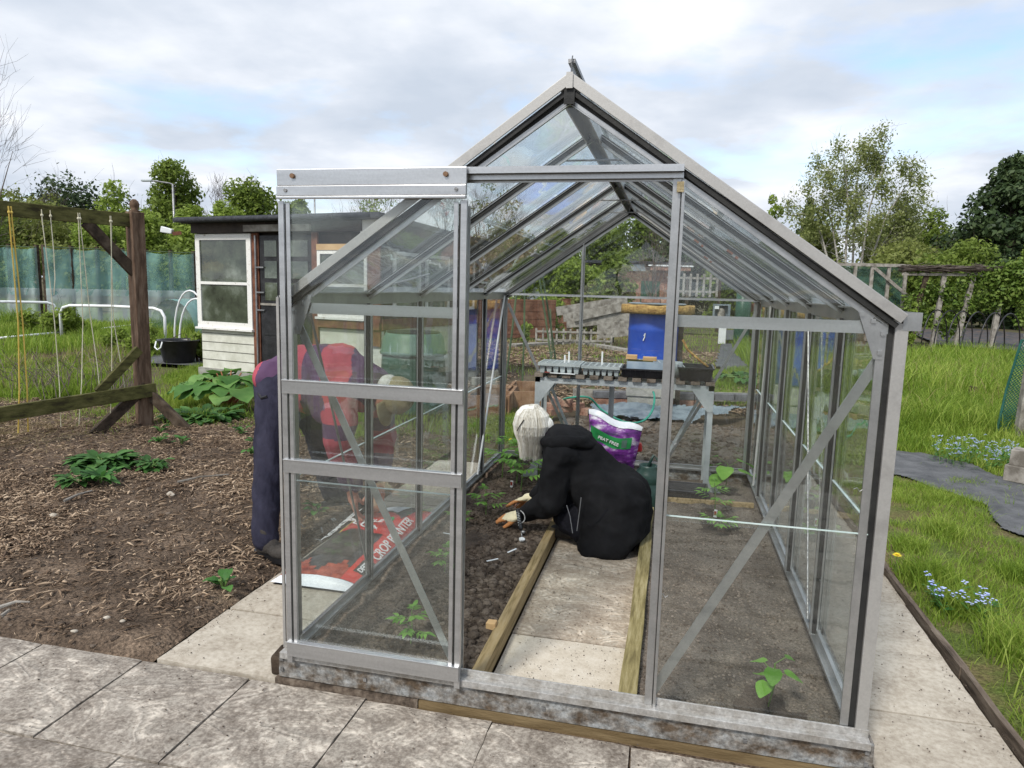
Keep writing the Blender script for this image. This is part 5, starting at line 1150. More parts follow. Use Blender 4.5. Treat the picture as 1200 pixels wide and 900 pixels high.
rhubarb(G(268, 474, 0), 'big rhubarb plant with crinkled pale green leaves in front of the shed', .42, 34, .42, MT['lf_rhub'], .34)
rhubarb(G(880, 452, 0), 'dark green vegetable plant with broad leaves beyond the back right glass', .5, 40, .22, MT['lf_deep'], .2, MT['stem'])
# forget-me-nots
def fmn(loc, r, n, label, h=.22):
    t = thing('forget_me_nots', loc, label, 'flowers', 'forget-me-nots in the lawn'); st, lf, fl = MB(), MB(), MB(); loc = V(loc)
    for k in range(n):
        a_ = U(0, 6.28); rr = r*math.sqrt(U(0, 1)); b_ = loc+V((rr*math.cos(a_)*1.3, rr*math.sin(a_), -.02)); tp_ = b_+V((U(-.05, .05), U(-.05, .05), h*U(.5, 1.1)))
        st.tube([b_, tp_], .0012, 3, cap=False); 
        for q in range(3): leaf(lf, b_.lerp(tp_, U(.1, .8)), (U(-1, 1), U(-1, 1), .6), .05, .012, .4, .1, 3, 'long')
        for q in range(random.randint(3, 7)):
            c_ = tp_+V((U(-.016, .016), U(-.016, .016), U(-.004, .01))); 
            vs = [c_]+[c_+V((.006*math.cos(6.28*z/6), .006*math.sin(6.28*z/6), .001)) for z in range(6)]; fl.add(vs, [(0, 1+z, 1+(z+1) % 6) for z in range(6)])
    lf.obj('leaves', MT['lf_veg'], t); st.obj('stems', MT['stem'], t); fl.obj('flower_heads', MT['blueflower'], t)
fmn(G(1152, 545, .0), .32, 130, 'large patch of pale blue forget-me-nots by the green mesh fence')
fmn(G(1125, 715, .0), .11, 30, 'small cluster of blue forget-me-nots near the edging board', .12)
def dandelion(loc, label, h=.09, r=.02):
    t = thing('dandelion', loc, label, 'flower', 'dandelions'); loc = V(loc); MB().tube([loc, loc+V((0, 0, h))], .002, 5).obj('stem', MT['stem'], t)
    m = MB(); c_ = loc+V((0, 0, h))
    for ring, (rr, z, n) in enumerate(((r, .0, 16), (r*.75, .004, 13), (r*.45, .007, 9))):
        for k in range(n): leaf(m, c_+V((0, 0, z)), (math.cos(6.28*k/n+ring), math.sin(6.28*k/n+ring), .25+.3*ring), rr, rr*.3, .1, 0, 2, 'long')
    m.obj('petals', MT['yellow'], t)
dandelion(G(1049, 672, .0), 'bright yellow dandelion in the grass beside the edging board', .1, .024)
dandelion(G(1115, 492, .0), 'yellow dandelion in the longer grass behind the weed membrane', .14, .02)
dandelion(G(598, 528, .0), 'yellow dandelion behind the left rear glass', .1, .02)
# ============================================================ TREES
def crown_leaves(blobs, n, size, rs, hollow=.55, droop=0):
    w_ = np.array([b[3]*b[4]*b[5] for b in blobs])**.67; w_ = w_/w_.sum(); ix = rs.choice(len(blobs), n, p=w_); B = np.array(blobs)[ix]
    d = rs.randn(n, 3); d /= np.linalg.norm(d, axis=1)[:, None]; r = (hollow+(1-hollow)*rs.rand(n, 1)**.7)*(1+.12*rs.randn(n, 1))
    c = B[:, :3]+d*r*B[:, 3:6]
    if droop: c[:, 2] -= droop*rs.rand(n)**2
    nrm = d*.6+rs.randn(n, 3)*.7+np.array([0, 0, .4]); nrm /= np.linalg.norm(nrm, axis=1)[:, None]
    a = np.cross(nrm, rs.randn(n, 3)); a /= np.linalg.norm(a, axis=1)[:, None]; b = np.cross(nrm, a); s = (size*(.5+rs.rand(n)))[:, None]
    v = np.stack([c-a*s*.6, c+b*s*.32+nrm*s*.08, c+a*s*.6, c-b*s*.32+nrm*s*.08], 1)
    return v.reshape(-1, 3), np.arange(n*4).reshape(-1, 4)
def limbs(mb, base, h, w, rs, targets, r0, trunks=1, low=.25):
    for t in range(trunks):
        off = V((rs.randn()*r0*1.5*(trunks > 1), rs.randn()*r0*(trunks > 1), 0)); top = base+off+V((rs.randn()*w*.12*(1+(trunks > 1)*1.2), rs.randn()*w*.08, h*.82))
        pts = [base+off+V((0, 0, -.2)), (base+off).lerp(top, .3)+V((rs.randn()*.03*w, 0, 0)), (base+off).lerp(top, .65)+V((rs.randn()*.04*w, 0, 0)), top]
        mb.tube(pts, [r0, r0*.75, r0*.45, r0*.12], 7)
        for q in targets[t::trunks]:
            q = V(q); f = min(.85, max(low, (q.z-base.z)/h-.28)); s_ = pts[0].lerp(top, f) if f < .0 else (base+off).lerp(top, f)
            mb.tube([s_, s_.lerp(q, .55)+V((rs.randn()*.04*w, rs.randn()*.04*w, -.02*h)), q], [r0*.32, r0*.18, r0*.05], 5)
def twigs(mb, tips, base, n, L_, rs, r=.02, up=.4, spread=1):
    for k in range(n):
        q = V(tips[rs.randint(len(tips))]); q = q+V(rs.randn(3)*L_*.25); out = (q-base); out.z *= .5; out = out.normalized() if out.length > 0 else V((0, 0, 1))
        d = (out+V(rs.randn(3)*.55*spread)+V((0, 0, up))).normalized(); e = q+d*L_*(.4+.8*rs.rand()); mid = q.lerp(e, .5)+V(rs.randn(3)*L_*.08); mb.tube([q, mid, e], [r, r*.6, r*.3], 3, cap=False)
TG = 'trees beyond the allotment plots'
def tree(px, ytop, wpx, D, label, kind='mid', name='tree', n=8000, leafpx=3.9, trunks=1, seed=0, blobn=15, group=TG, zc=.56, barky='bark', hollow=.5, wide=1.0, base_y=None):
    rs = np.random.RandomState(1000+seed+int(px)+3000); c = SPOT(px, D); h = 1.465+(HOR(px)-ytop)*D/FPX; w = wpx*D/FPX
    r = RT; blobs = []
    for k in range(blobn):
        t = rs.rand(); zc_ = h*(.28+.62*t); env = math.sin(math.pi*min(.97, max(.1, (zc_/h-.12)/.95)))**.6; a = rs.rand()*6.28; rr = w/2*env*.68*math.sqrt(rs.rand())
        s = w*(.15+.1*rs.rand())*wide; blobs.append((c.x+rr*math.cos(a), c.y+rr*math.sin(a), zc_, s, s, s*.85))
    blobs.append((c.x, c.y, h-w*.14, w*.15, w*.15, w*.16)); blobs.append((c.x, c.y, h*.55, w*.3, w*.3, h*.25))
    t = thing(name, (c.x, c.y, 0), label, 'tree', group)
    mb = MB(); tg_ = [b[:3] for b in blobs]; limbs(mb, V((c.x, c.y, 0)), h, w, rs, tg_, max(.07, w*.035), trunks); 
    twigs(mb, tg_, V((c.x, c.y, 0)), 120, w*.22, rs, .012*D/50)
    mb.obj('trunk', MT[barky], t)
    if kind: 
        v, f = crown_leaves(blobs, n, leafpx*D/FPX, rs, hollow); npobj('crown', v, f, MT['lf_'+kind], t)
    return t
def bare_tree(px, ytop, wpx, D, label, seed=0, name='bare_tree', leaves=None, n=900, m='twig', lo=.3, trunks=1, tw=520):
    rs = np.random.RandomState(50+seed); c = SPOT(px, D); h = 1.465+(HOR(px)-ytop)*D/FPX; w = wpx*D/FPX; t = thing(name, (c.x, c.y, 0), label, 'tree', TG); mb = MB(); base = V((c.x, c.y, 0)); tg_ = []
    for k in range(22):
        z = h*(lo+(1-lo)*rs.rand()); a = rs.rand()*6.28; rr = w/2*math.sqrt(rs.rand())*math.sin(math.pi*min(.95, (z/h)))**.5; tg_.append((c.x+rr*math.cos(a), c.y+rr*math.sin(a), z*.93))
    limbs(mb, base, h, w, rs, tg_, max(.05, w*.025), trunks); twigs(mb, tg_, base, tw, w*.25, rs, .010*D/40, .5); mb.obj('trunk', MT[m], t)
    if leaves:
        bl = [(q[0], q[1], q[2], w*.16, w*.16, w*.14) for q in tg_]; v, f = crown_leaves(bl, n, 3.2*D/FPX, rs, .2); npobj('crown', v, f, MT['lf_'+leaves], t)
    return t
def shrub(px, ytop, wpx, D, label, kind, n=4200, leafpx=4.5, seed=0, group='shrubs and hedging round the plots', hfull=True, name='shrub', base=0):
    rs = np.random.RandomState(500+seed+int(px)); c = SPOT(px, D); h = 1.465+(HOR(px)-ytop)*D/FPX; w = wpx*D/FPX; blobs = []
    for k in range(14):
        zz_ = h*(.12+.72*rs.rand()); a = rs.rand()*6.28; rr = w/2*.72*math.sqrt(rs.rand()); s = min(w, h*1.5)*(.14+.1*rs.rand()); blobs.append((c.x+rr*math.cos(a), c.y+rr*.6*math.sin(a), zz_, s*1.15, s, s))
    t = thing(name, (c.x, c.y, 0), label, 'shrub', group); mb = MB(); limbs(mb, V((c.x, c.y, 0)), h, w, rs, [b[:3] for b in blobs], max(.03, h*.015), 3, .1); twigs(mb, [b[:3] for b in blobs], V((c.x, c.y, 0)), 90, w*.2, rs, .01*D/50); mb.obj('stems', MT['bark'], t)
    v, f = crown_leaves(blobs, n, leafpx*D/FPX, rs, .35); npobj('foliage', v, f, MT['lf_'+kind], t); return t
def conifer(px, ytop, wpx, D, label, n=9000, seed=0, kind='dark', leafpx=5):
    rs = np.random.RandomState(90+seed); c = SPOT(px, D); h = 1.465+(HOR(px)-ytop)*D/FPX; w = wpx*D/FPX; t = thing('conifer', (c.x, c.y, 0), label, 'tree', TG); mb = MB()
    mb.tube([(c.x, c.y, -.2), (c.x+.1, c.y, h*.5), (c.x, c.y, h*.97)], [w*.04, w*.025, .03], 7); blobs = []
    for k in range(230):
        z = h*(.03+.95*rs.rand()**.9); f = min(1, (1-(z/h))**1.0*1.35); a = rs.rand()*6.28; rr = w/2*f*(.35+.6*rs.rand()); s = w*(.06+.05*rs.rand())*(.45+.7*f); e = (c.x+rr*math.cos(a), c.y+rr*math.sin(a), z-rr*.06)
        blobs.append((*e, s*1.3, s*1.3, s*.7))
        if k % 2 == 0: mb.tube([(c.x, c.y, z+.1), e], .05, 4, .02)
    mb.obj('trunk', MT['bark'], t); v, f = crown_leaves(blobs, n, leafpx*D/FPX, rs, .45, droop=.25); npobj('crown', v, f, MT['lf_'+kind], t); return t

bare_tree(-62, 40, 190, 30, 'leafless tree reaching into the picture at the far left edge', 1, tw=900)
tree(-45, 195, 120, 34, 'dark leafy tree behind the timber beam at the left edge', 'mid', seed=1)
tree(22, 222, 90, 62, 'pale half-bare tree above the left end of the timber beam', 'olive', seed=2, n=3600, hollow=.2)
bare_tree(65, 218, 46, 66, 'twiggy bare tree behind the timber beam', 2, leaves='olive', n=500)
tree(100, 226, 150, 75, 'dark brown-green tree on the skyline behind the beam', 'dark', seed=3)
tree(140, 216, 96, 58, 'bright fresh green tree left of the chestnut', 'light', seed=4)
tree(60, 252, 110, 50, 'broad olive tree behind the green netting at the left', 'olive', seed=5, n=7000)
tree(-10, 250, 120, 48, 'green tree at the extreme left behind the netting', 'mid', seed=25, n=6000)
tree(120, 262, 90, 46, 'yellowish green tree behind the frame post', 'light', seed=6, n=6000)
tree(206, 193, 84, 58, 'tall rounded chestnut tree with dense leaves behind the street lamp', 'mid', seed=7, n=11000, blobn=26, name='chestnut_tree')
tree(172, 250, 80, 45, 'bushy green tree left of the lamp post behind the netting', 'light', seed=8)
tree(232, 245, 70, 44, 'small light green tree right of the lamp post', 'light', seed=9, n=5000)
bare_tree(258, 208, 44, 66, 'rounded bare grey tree behind the shed', 3)
tree(300, 213, 80, 56, 'leafy green tree above the shed roof', 'mid', seed=10, n=8000, blobn=20)
tree(262, 240, 70, 50, 'low green tree just above the left end of the shed roof', 'light', seed=11)
tree(352, 236, 60, 60, 'green tree behind the shed near the door of the greenhouse', 'mid', seed=12)
bare_tree(440, 222, 100, 34, 'spring tree with small pale leaves seen through the top of the sliding door', 4, leaves='light', n=1500, name='spring_tree')
bare_tree(520, 218, 90, 34, 'bare twiggy tree seen through the right side of the sliding door', 5, tw=900)
tree(400, 262, 110, 44, 'low olive tree behind the shed roof', 'olive', seed=13)
tree(500, 275, 90, 38, 'olive bushy tree behind the rear end of the shed', 'olive', seed=14)
bare_tree(572, 205, 80, 30, 'thin spring tree seen through the left roof panes', 6, leaves='olive', n=1100, name='spring_tree')
tree(590, 262, 80, 40, 'brownish green tree seen through the lower left roof panes', 'olive', seed=15, n=5000)
tree(648, 268, 80, 36, 'green bushy tree behind the brown fence panels', 'light', seed=16, n=6500)
tree(700, 262, 70, 48, 'mid green tree under the far gable of the greenhouse', 'mid', seed=17, n=6000)
tree(748, 258, 80, 46, 'dense green tree right of centre under the far gable', 'mid', seed=18, n=8000)
tree(800, 270, 80, 44, 'dark tree seen between the door post and the far corner', 'dark', seed=19)
tree(850, 285, 90, 42, 'bushy dark green tree behind the back right corner of the greenhouse', 'mid', seed=20, n=6000)
bare_tree(768, 262, 70, 24, 'bare brown fruit tree in front of the far brick shed', 7, name='fruit_tree', tw=420)
tree(897, 234, 36, 60, 'light green tree showing just above the right roof bar', 'light', seed=21, n=2500)
tree(905, 285, 80, 46, 'green tree seen through the right roof panes', 'mid', seed=22, n=6000)
conifer(940, 236, 52, 58, 'small dark evergreen tree left of the birch', 5000, 1)
tree(962, 268, 80, 50, 'olive bush at the foot of the birch', 'olive', seed=23)
# birch
def birch():
    rs = np.random.RandomState(8); D = 44; c = SPOT(992, D); k = D/FPX; t = thing('birch_tree', (c.x, c.y, 0), 'tall slender silver birch with many pale stems and airy light green leaves', 'tree', TG); mb = MB(); blobs = []
    def P3(px, py, dy=0): p = AT(px, py, D); p.y += dy; return p
    stems = [((985, 325), (975, 260), (968, 200)), ((988, 325), (992, 240), (985, 180)), ((992, 325), (1004, 235), (1012, 178)), ((996, 325), (1015, 245), (1034, 172)), ((1000, 325), (1030, 258), (1058, 205)), ((1002, 325), (1040, 278), (1070, 240)), ((984, 325), (965, 275), (952, 245)), ((1000, 322), (1030, 292), (1065, 268))]
    tips = []
    for i, s in enumerate(stems):
        dz = rs.randn()*1.2; p0 = V((c.x+rs.randn()*.3, c.y+rs.randn()*.2, -.1)); p1 = P3(*s[1], dz*.5); p2 = P3(*s[2], dz)
        mb.tube([p0, p0.lerp(p1, .5)+V((rs.randn()*.1, 0, 0)), p1, p1.lerp(p2, .5)+V((rs.randn()*.15, 0, 0)), p2], [.085, .07, .05, .03, .01], 6)
        for q in range(9):
            f = .25+.75*q/8; a = p0.lerp(p1, f*2) if f < .5 else p1.lerp(p2, f*2-1); e = a+V((rs.randn()*.75, rs.randn()*.7, .35+rs.rand()*.5)); mb.tube([a, e], .025, 4, .01); tips.append(e); 
            if f > .35: blobs.append((e.x, e.y, e.z-.1, .8, .8, .85))
    twigs(mb, tips, c, 500, 1.1, rs, .009, -.2, 1.1); mb.obj('trunk', MT['birchbark'], t)
    v, f = crown_leaves(blobs, 21000, 2.5*k, rs, .02, droop=.9); npobj('crown', v, f, MT['lf_birch'], t)
birch()
tree(1030, 262, 90, 52, 'mid green tree right behind the birch', 'olive', seed=30, n=6500)
tree(1085, 248, 90, 54, 'rounded green tree between the birch and the large conifer', 'mid', seed=31, n=8000, hollow=.4)
tree(1060, 285, 110, 40, 'low bushy olive tree above the mesh cage', 'olive', seed=32, n=8000)
tree(1125, 285, 90, 38, 'low dark green tree in front of the large conifer', 'mid', seed=33, n=6000)
conifer(1174, 188, 215, 48, 'large dense dark green conifer at the right edge', 34000, 2)
tree(1205, 288, 70, 34, 'light green bush at the foot of the large conifer', 'light', seed=34)
tree(1290, 240, 130, 50, 'green tree beyond the right edge of the view', 'mid', seed=35)
# low hedging filling the horizon
for i, (x_, y_, w_, D_, k_, lb) in enumerate(((0, 285, 130, 40, 'mid', 'hedge behind the netting at the left edge'), (95, 288, 130, 42, 'olive', 'hedge behind the middle of the netting'), (190, 290, 120, 40, 'mid', 'hedge behind the right end of the netting'), (290, 300, 140, 42, 'mid', 'hedge behind the shed'), (420, 300, 140, 42, 'dark', 'dark hedge behind the right of the shed'), (530, 305, 120, 40, 'olive', 'olive hedge past the end of the shed'), (628, 300, 70, 24, 'light', 'light green shrub left of the far upright bar'), (668, 292, 70, 24, 'light', 'leafy yellow-green shrub at the far upright bar'), (720, 288, 50, 26, 'mid', 'green shrub right of the far upright bar'), (700, 305, 90, 50, 'dark', 'dark hedge far behind the brick shed'), (800, 305, 110, 48, 'dark', 'dark hedge right of the brick shed'), (868, 305, 80, 30, 'mid', 'green shrub near the back right corner'), (930, 305, 110, 40, 'mid', 'hedge behind the right roof panes'), (1000, 306, 110, 38, 'olive', 'hedge behind the mesh cage'), (1090, 308, 120, 36, 'mid', 'hedge behind the climbing plants'), (1190, 308, 120, 36, 'dark', 'dark hedge at the right edge'), (1290, 300, 130, 36, 'mid', 'hedge beyond the right edge'), (-110, 285, 130, 40, 'mid', 'hedge beyond the left edge'))):
    shrub(x_, y_, w_, D_, lb, k_, n=5200, seed=i)
shrub(300, 372, 22, 14.5, 'small yellow-green plant beside the far trellis', 'light', n=500, seed=77) if 0 else None

# ============================================================ SHED
SD = 9.7
def hp(px, z, D): p = SPOT(px, D); p.z = z; return p
A0, B0 = SPOT(231, 10.4), SPOT(447, 9.0)            # front wall line on the ground
ux = (B0-A0).normalized(); uy = V((-ux.y, ux.x, 0)); SWd = (B0-A0).length; SDp = 2.7
shed = thing('shed', A0+ux*SWd/2+uy*SDp/2, 'old allotment shed with black felt roof, white framed windows and black doors', 'shed')
def sp_(u, v, z): return A0+ux*u+uy*v+V((0, 0, z))
def sbox(mb, u0, v0, z0, u1, v1, z1):
    vs = [sp_(u0, v0, z0), sp_(u1, v0, z0), sp_(u1, v1, z0), sp_(u0, v1, z0), sp_(u0, v0, z1), sp_(u1, v0, z1), sp_(u1, v1, z1), sp_(u0, v1, z1)]
    return mb.add(vs, [(3, 2, 1, 0), (4, 5, 6, 7), (0, 1, 5, 4), (1, 2, 6, 5), (2, 3, 7, 6), (3, 0, 4, 7)])
def upx(px):      # distance along the front wall seen under photo column px
    o = CAM; d = _ray(px, HOR(px)); M2 = np.array([[ux.x, -d[0]], [ux.y, -d[1]]]); r_ = np.linalg.solve(M2, np.array([o[0]-A0.x, o[1]-A0.y])); return float(r_[0])
u1_, u2_, u3_, u4_, u5_ = upx(297), upx(305), upx(362), upx(374), upx(423)
HZ = 2.16
m = MB(); z = 0
while z < .58: sbox(m, .06, .0+.012*0, z, u1_-.02, .06, min(z+.13, .6)); sbox(m, .06, -.012, z+.0, u1_-.02, .0, z+.012) if 0 else None; z += .134
part('weatherboarding', m, MT['weather'], shed); m = MB(); sbox(m, u4_, 0, 0, SWd, .06, .7)
part('weatherboarding', m, MT['weather'], shed)
m = MB()
for z in (.13, .262, .396, .53): sbox(m, .06, -.006, z, u1_-.02, 0, z+.006)
part('board_lap', m, MT['brownboard'], shed)
m = MB(); sbox(m, 0, .06, 0, SWd, .1, HZ-.05); sbox(m, 0, SDp-.05, 0, SWd, SDp, HZ-.05); sbox(m, 0, .1, 0, .05, SDp-.05, HZ-.05); 
part('inner_wall', m, MT['brownboard'], shed)
m = MB(); sbox(m, SWd-.05, .1, 0, SWd, SDp-.05, .75); part('side_wall', m, MT['weather'], shed)
m = MB(); sbox(m, SWd-.045, .1, .75, SWd-.005, SDp-.05, HZ-.05); part('side_panel', m, MT['brownboard'], shed)
m = MB(); sbox(m, SWd-.02, 0, .72, SWd+.02, SDp, .86); part('side_rail', m, MT['rust'], shed)
def swin(u0, u1, z0, z1, front=True, v0=None, v1=None, mid=True, frm='white', fw=.055):
    f = MB()
    if front:
        sbox(f, u0, -.04, z0, u0+fw, .0, z1); sbox(f, u1-fw, -.04, z0, u1, .0, z1); sbox(f, u0+fw, -.04, z1-fw, u1-fw, .0, z1); sbox(f, u0+fw, -.04, z0, u1-fw, .0, z0+fw)
        if mid: zm = z0+(z1-z0)*.48; sbox(f, u0+fw, -.04, zm-.02, u1-fw, .0, zm+.02)
        o = part('window', f, MT[frm], shed); g_ = MB(); sbox(g_, u0+fw, -.022, z0+fw, u1-fw, -.016, z1-fw); part('pane', g_, MT['window'], o)
        s_ = MB(); sbox(s_, u0-.02, -.075, z0-.03, u1+.02, -.0, z0); part('sill', s_, MT[frm], o)
    else:
        sbox(f, SWd, v0, z0, SWd+.03, v0+fw, z1); sbox(f, SWd, v1-fw, z0, SWd+.03, v1, z1); sbox(f, SWd, v0+fw, z1-fw, SWd+.03, v1-fw, z1); sbox(f, SWd, v0+fw, z0, SWd+.03, v1-fw, z0+fw)
        o = part('window', f, MT[frm], shed); g_ = MB(); sbox(g_, SWd, v0+fw, z0+fw, SWd+.012, v1-fw, z1-fw); part('pane', g_, MT['window'], o)
swin(.03, u1_, .62, 1.98, fw=.085)
swin(u4_+.0, SWd-.2, .86, 1.75, mid=True, fw=.05)
m = MB(); sbox(m, u1_+.0, -.02, 0, u2_, .0, 2.0); part('corner_trim', m, MT['rust'], shed); m = MB(); sbox(m, u4_-.1, -.03, .0, u4_, .0, 2.0); part('corner_trim', m, MT['rust'], shed); m = MB(); sbox(m, SWd-.2, -.03, .5, SWd, .0, 1.9); part('corner_trim', m, MT['rust'], shed)
m = MB(); sbox(m, u4_, -.05, 1.75, SWd-.1, -.0, 1.83); part('lintel', m, MT['newwood'], shed); m = MB(); sbox(m, u4_, -.055, .72, SWd, -.0, .82); part('lower_rail', m, MT['rust'], shed)
def pdoor(u0, u1):
    d = MB(); sbox(d, u0, -.025, .04, u1, -.001, 1.95); o = part('door', d, MT['blackpaint'], shed); uw = (u1-u0)
    for k, (z0, z1) in enumerate(((.15, .5), (.56, .9), (1.05, 1.3), (1.36, 1.6), (1.66, 1.88))):
        for s_ in ((.12, .88),):
            p_ = MB(); a_, b_ = u0+uw*s_[0], u0+uw*s_[1]
            if z0 > 1: sbox(p_, a_+.04, -.032, z0, b_-.04, -.0255, z1); part('pane', p_, MT['window'], o)
            else: sbox(p_, a_, -.034, z0, b_, -.0255, z1); part('panel', p_, MT['blackpaint'], o)
    r_ = MB(); sbox(r_, u0, -.04, .98, u1, -.026, 1.01); part('rail', r_, MT['greywood'], o)
    return o
um = (u2_+u3_)/2
dd = pdoor(u2_+.03, um-.01); h_ = MB(); 
for z in (.9, 1.15, 1.5): sbox(h_, u2_-.02, -.06, z, u2_+.12, -.042, z+.02)
part('hinge', h_, MT['steel'], dd); pdoor(um+.01, u3_+.12)
MB().tube([sp_(u2_-.03, -.05, .02), sp_(u2_-.03, -.05, 1.95)], .014, 8).obj('pipe', MT['steel'], shed)
m = MB(); sbox(m, .0, -.08, 1.99, SWd-.25, .1, 2.13); part('fascia', m, MT['brownboard'], shed)
m = MB(); sbox(m, u1_-.05, -.12, 2.0, u4_-.05, -.081, 2.09); part('fascia_board', m, MT['greywood'], shed)
m = MB(); sbox(m, SWd-.28, -.07, 1.83, SWd-.02, .0, 2.13); part('fascia_panel', m, MT['white'], shed)
m = MB(); 
vs = [sp_(-.15, -.22, 2.14), sp_(SWd+.12, -.22, 2.14), sp_(SWd+.12, SDp+.15, 1.98), sp_(-.15, SDp+.15, 1.98)]; m.add(vs+[p_+V((0, 0, .07)) for p_ in vs], [(3, 2, 1, 0), (4, 5, 6, 7), (0, 1, 5, 4), (1, 2, 6, 5), (2, 3, 7, 6), (3, 0, 4, 7)])
rf = part('roof', m, MT['roof'], shed); MB().tube([sp_(-.15, -.23, 2.17), sp_(SWd*.5, -.235, 2.165), sp_(SWd-.02, -.23, 2.175)], .036, 10).rough(.004, 4).obj('felt_roll', MT['roof'], rf, True)
MT['roofside'] = MT['brownboard']
for k in range(3): swin(0, 0, .95, 1.75, False, .25+.8*k, .9+.8*k, frm='white', fw=.045)
m = MB(); sbox(m, -.02, -.02, -.2, SWd+.02, SDp, -.001); part('plinth', m, MT['concrete'], shed)
shed.location.z += .15
fl = thing('floodlight', sp_(-.12, -.28, 2.09), 'white floodlight fixed under the left end of the shed roof', 'floodlight')
m = MB(); m.box(0, 0, 0, 0, 0, 0) if 0 else None; p_ = sp_(-.16, -.26, 2.12); m.beam(p_+V((0, 0, .03)), p_+V((-.15, -.04, .06)), .08, .07, w2=.1, h2=.09); m.obj('lamp_head', MT['whiteplastic'], fl, bevel=.01); m = MB(); m.beam(p_, p_+V((.1, .06, .02)), .05, .05); m.obj('bracket', MT['rust'], fl)

# ============================================================ LEFT: timber frame with strings
Pp = G(170, 500, 0); D_p = (np.array(Pp)-CAM) @ FW
L0 = AT(0, 241, 5.95); R0 = AT(146, 256, D_p-.1)
wd_ = thing('bean_support_frame', (Pp.x, Pp.y, 0), 'mossy timber frame with high beam, low rail and braced post behind the mulch', 'frame')
zb = 2.06; bm0 = V((R0.x, R0.y, zb)); dirL = V((L0.x-R0.x, L0.y-R0.y, 0)).normalized(); pv = dirL.cross(V((0, 0, 1)))
Ptop = V((Pp.x, Pp.y, 2.09))
m = MB(); m.beam((Pp.x, Pp.y, -.05), Ptop, .125, .125, up=pv).rough(.006, 4); ps = m.obj('post', MT['redwood'], wd_, bevel=.008)
m = MB(); m.lathe([(.045, 0), (.05, .01), (.03, .025), (.042, .05), (.045, .075), (.036, .10), (.015, .12)], Ptop, 14); m.obj('finial', MT['redwood'], ps, True)
bw = .12
b0 = V((Pp.x, Pp.y, zb-.05))+pv*.0+dirL*.03; b1 = b0+dirL*4.2
m = MB(); m.beam(b0-dirL*.0, b1, .05, .125); m.rough(.004, 3).obj('top_beam', MT['mosswood'], wd_, bevel=.004)
r0 = V((Pp.x, Pp.y, .375))-pv*.075; r1 = r0+dirL*4.2+V((0, 0, -.22)); m = MB(); m.beam(r0-dirL*.08, r1, .04, .13); m.rough(.004, 3).obj('low_rail', MT['mosswood'], wd_, bevel=.004)
m = MB(); m.beam(b0+dirL*.42+V((0, 0, -.05)), V((Pp.x, Pp.y, 1.52))+dirL*.03, .045, .1, up=(0, 0, 1)); m.obj('knee_brace', MT['darkwood'], wd_, bevel=.004)
m = MB(); m.beam(V((Pp.x, Pp.y, .78))+dirL*.05-pv*.05, V((Pp.x, Pp.y, .4))+dirL*.45-pv*.05, .045, .085, up=(0, 0, 1)); m.obj('side_brace', MT['mosswood'], wd_, bevel=.004)
m = MB(); m.beam(V((Pp.x, Pp.y, .42))-pv*.05, G(108, 512, -.02), .05, .1, up=(0, 0, 1)); m.obj('ground_brace', MT['darkwood'], wd_, bevel=.004)
m = MB(); m.beam(V((Pp.x, Pp.y, .42))+pv*.05, G(220, 505, -.02), .05, .1, up=(0, 0, 1)); m.obj('ground_brace', MT['darkwood'], wd_, bevel=.004)
m = MB(); m.beam(b1+V((0, 0, .1)), V((b1.x, b1.y, -.05)), .12, .12, up=pv); m.obj('post', MT['redwood'], wd_, bevel=.006)
def bpt(px):      # distance along the beam under photo column px
    d = _ray(px, HOR(px)); M2 = np.array([[dirL.x, -d[0]], [dirL.y, -d[1]]]); return float(np.linalg.solve(M2, np.array([CAM[0]-b0.x, CAM[1]-b0.y]))[0])
SL = [(17, 18, 26, 425, 1, 'thick yellow string hanging nearest the left edge, ending in the grass'), (14, 6, 24, 420, 1, 'yellow string just left of the thickest yellow string'), (52, 58, 64, 465, 0, 'pale string third from the left on the timber beam'), (62, 60, 66, 330, 0, 'short pale string end hanging from the beam'), (94, 80, 100, 470, 0, 'pale string in the left half of the crossing pair'), (96, 108, 99, 300, 0, 'pale string in the right half of the crossing pair'), (132, 118, 128, 450, 0, 'pale string second from the post'), (131, 140, 118, 460, 0, 'pale string nearest the frame post')]
for i, (xt, xb, xm, yb, ye, lb) in enumerate(SL):
    tp_ = b0+dirL*bpt(xt)-V((0, 0, .0))-pv*.03; zend = .12 if yb > 400 else 1.3 if yb == 330 else .3
    bt = b0+dirL*bpt(xb)-pv*.03; bt.z = zend; md = b0+dirL*bpt((xt+xb)/2+(xm-(xt+xb)/2)*.4)-pv*.03; md.z = (tp_.z+bt.z)/2
    m = MB(); m.tube([tp_+V((0, 0, .02)), tp_-V((0, 0, .08)), tp_.lerp(md, .5), md, md.lerp(bt, .6)+V((.012, 0, 0)), bt], .0042 if ye == 0 else .006, 5)
    m.ell(tp_-V((0, 0, .03)), (.012, .012, .014), 6, 5)
    tag(m.obj('twine', MT['ystring'] if ye else MT['string']), lb, 'string', 'strings hanging from the timber beam')

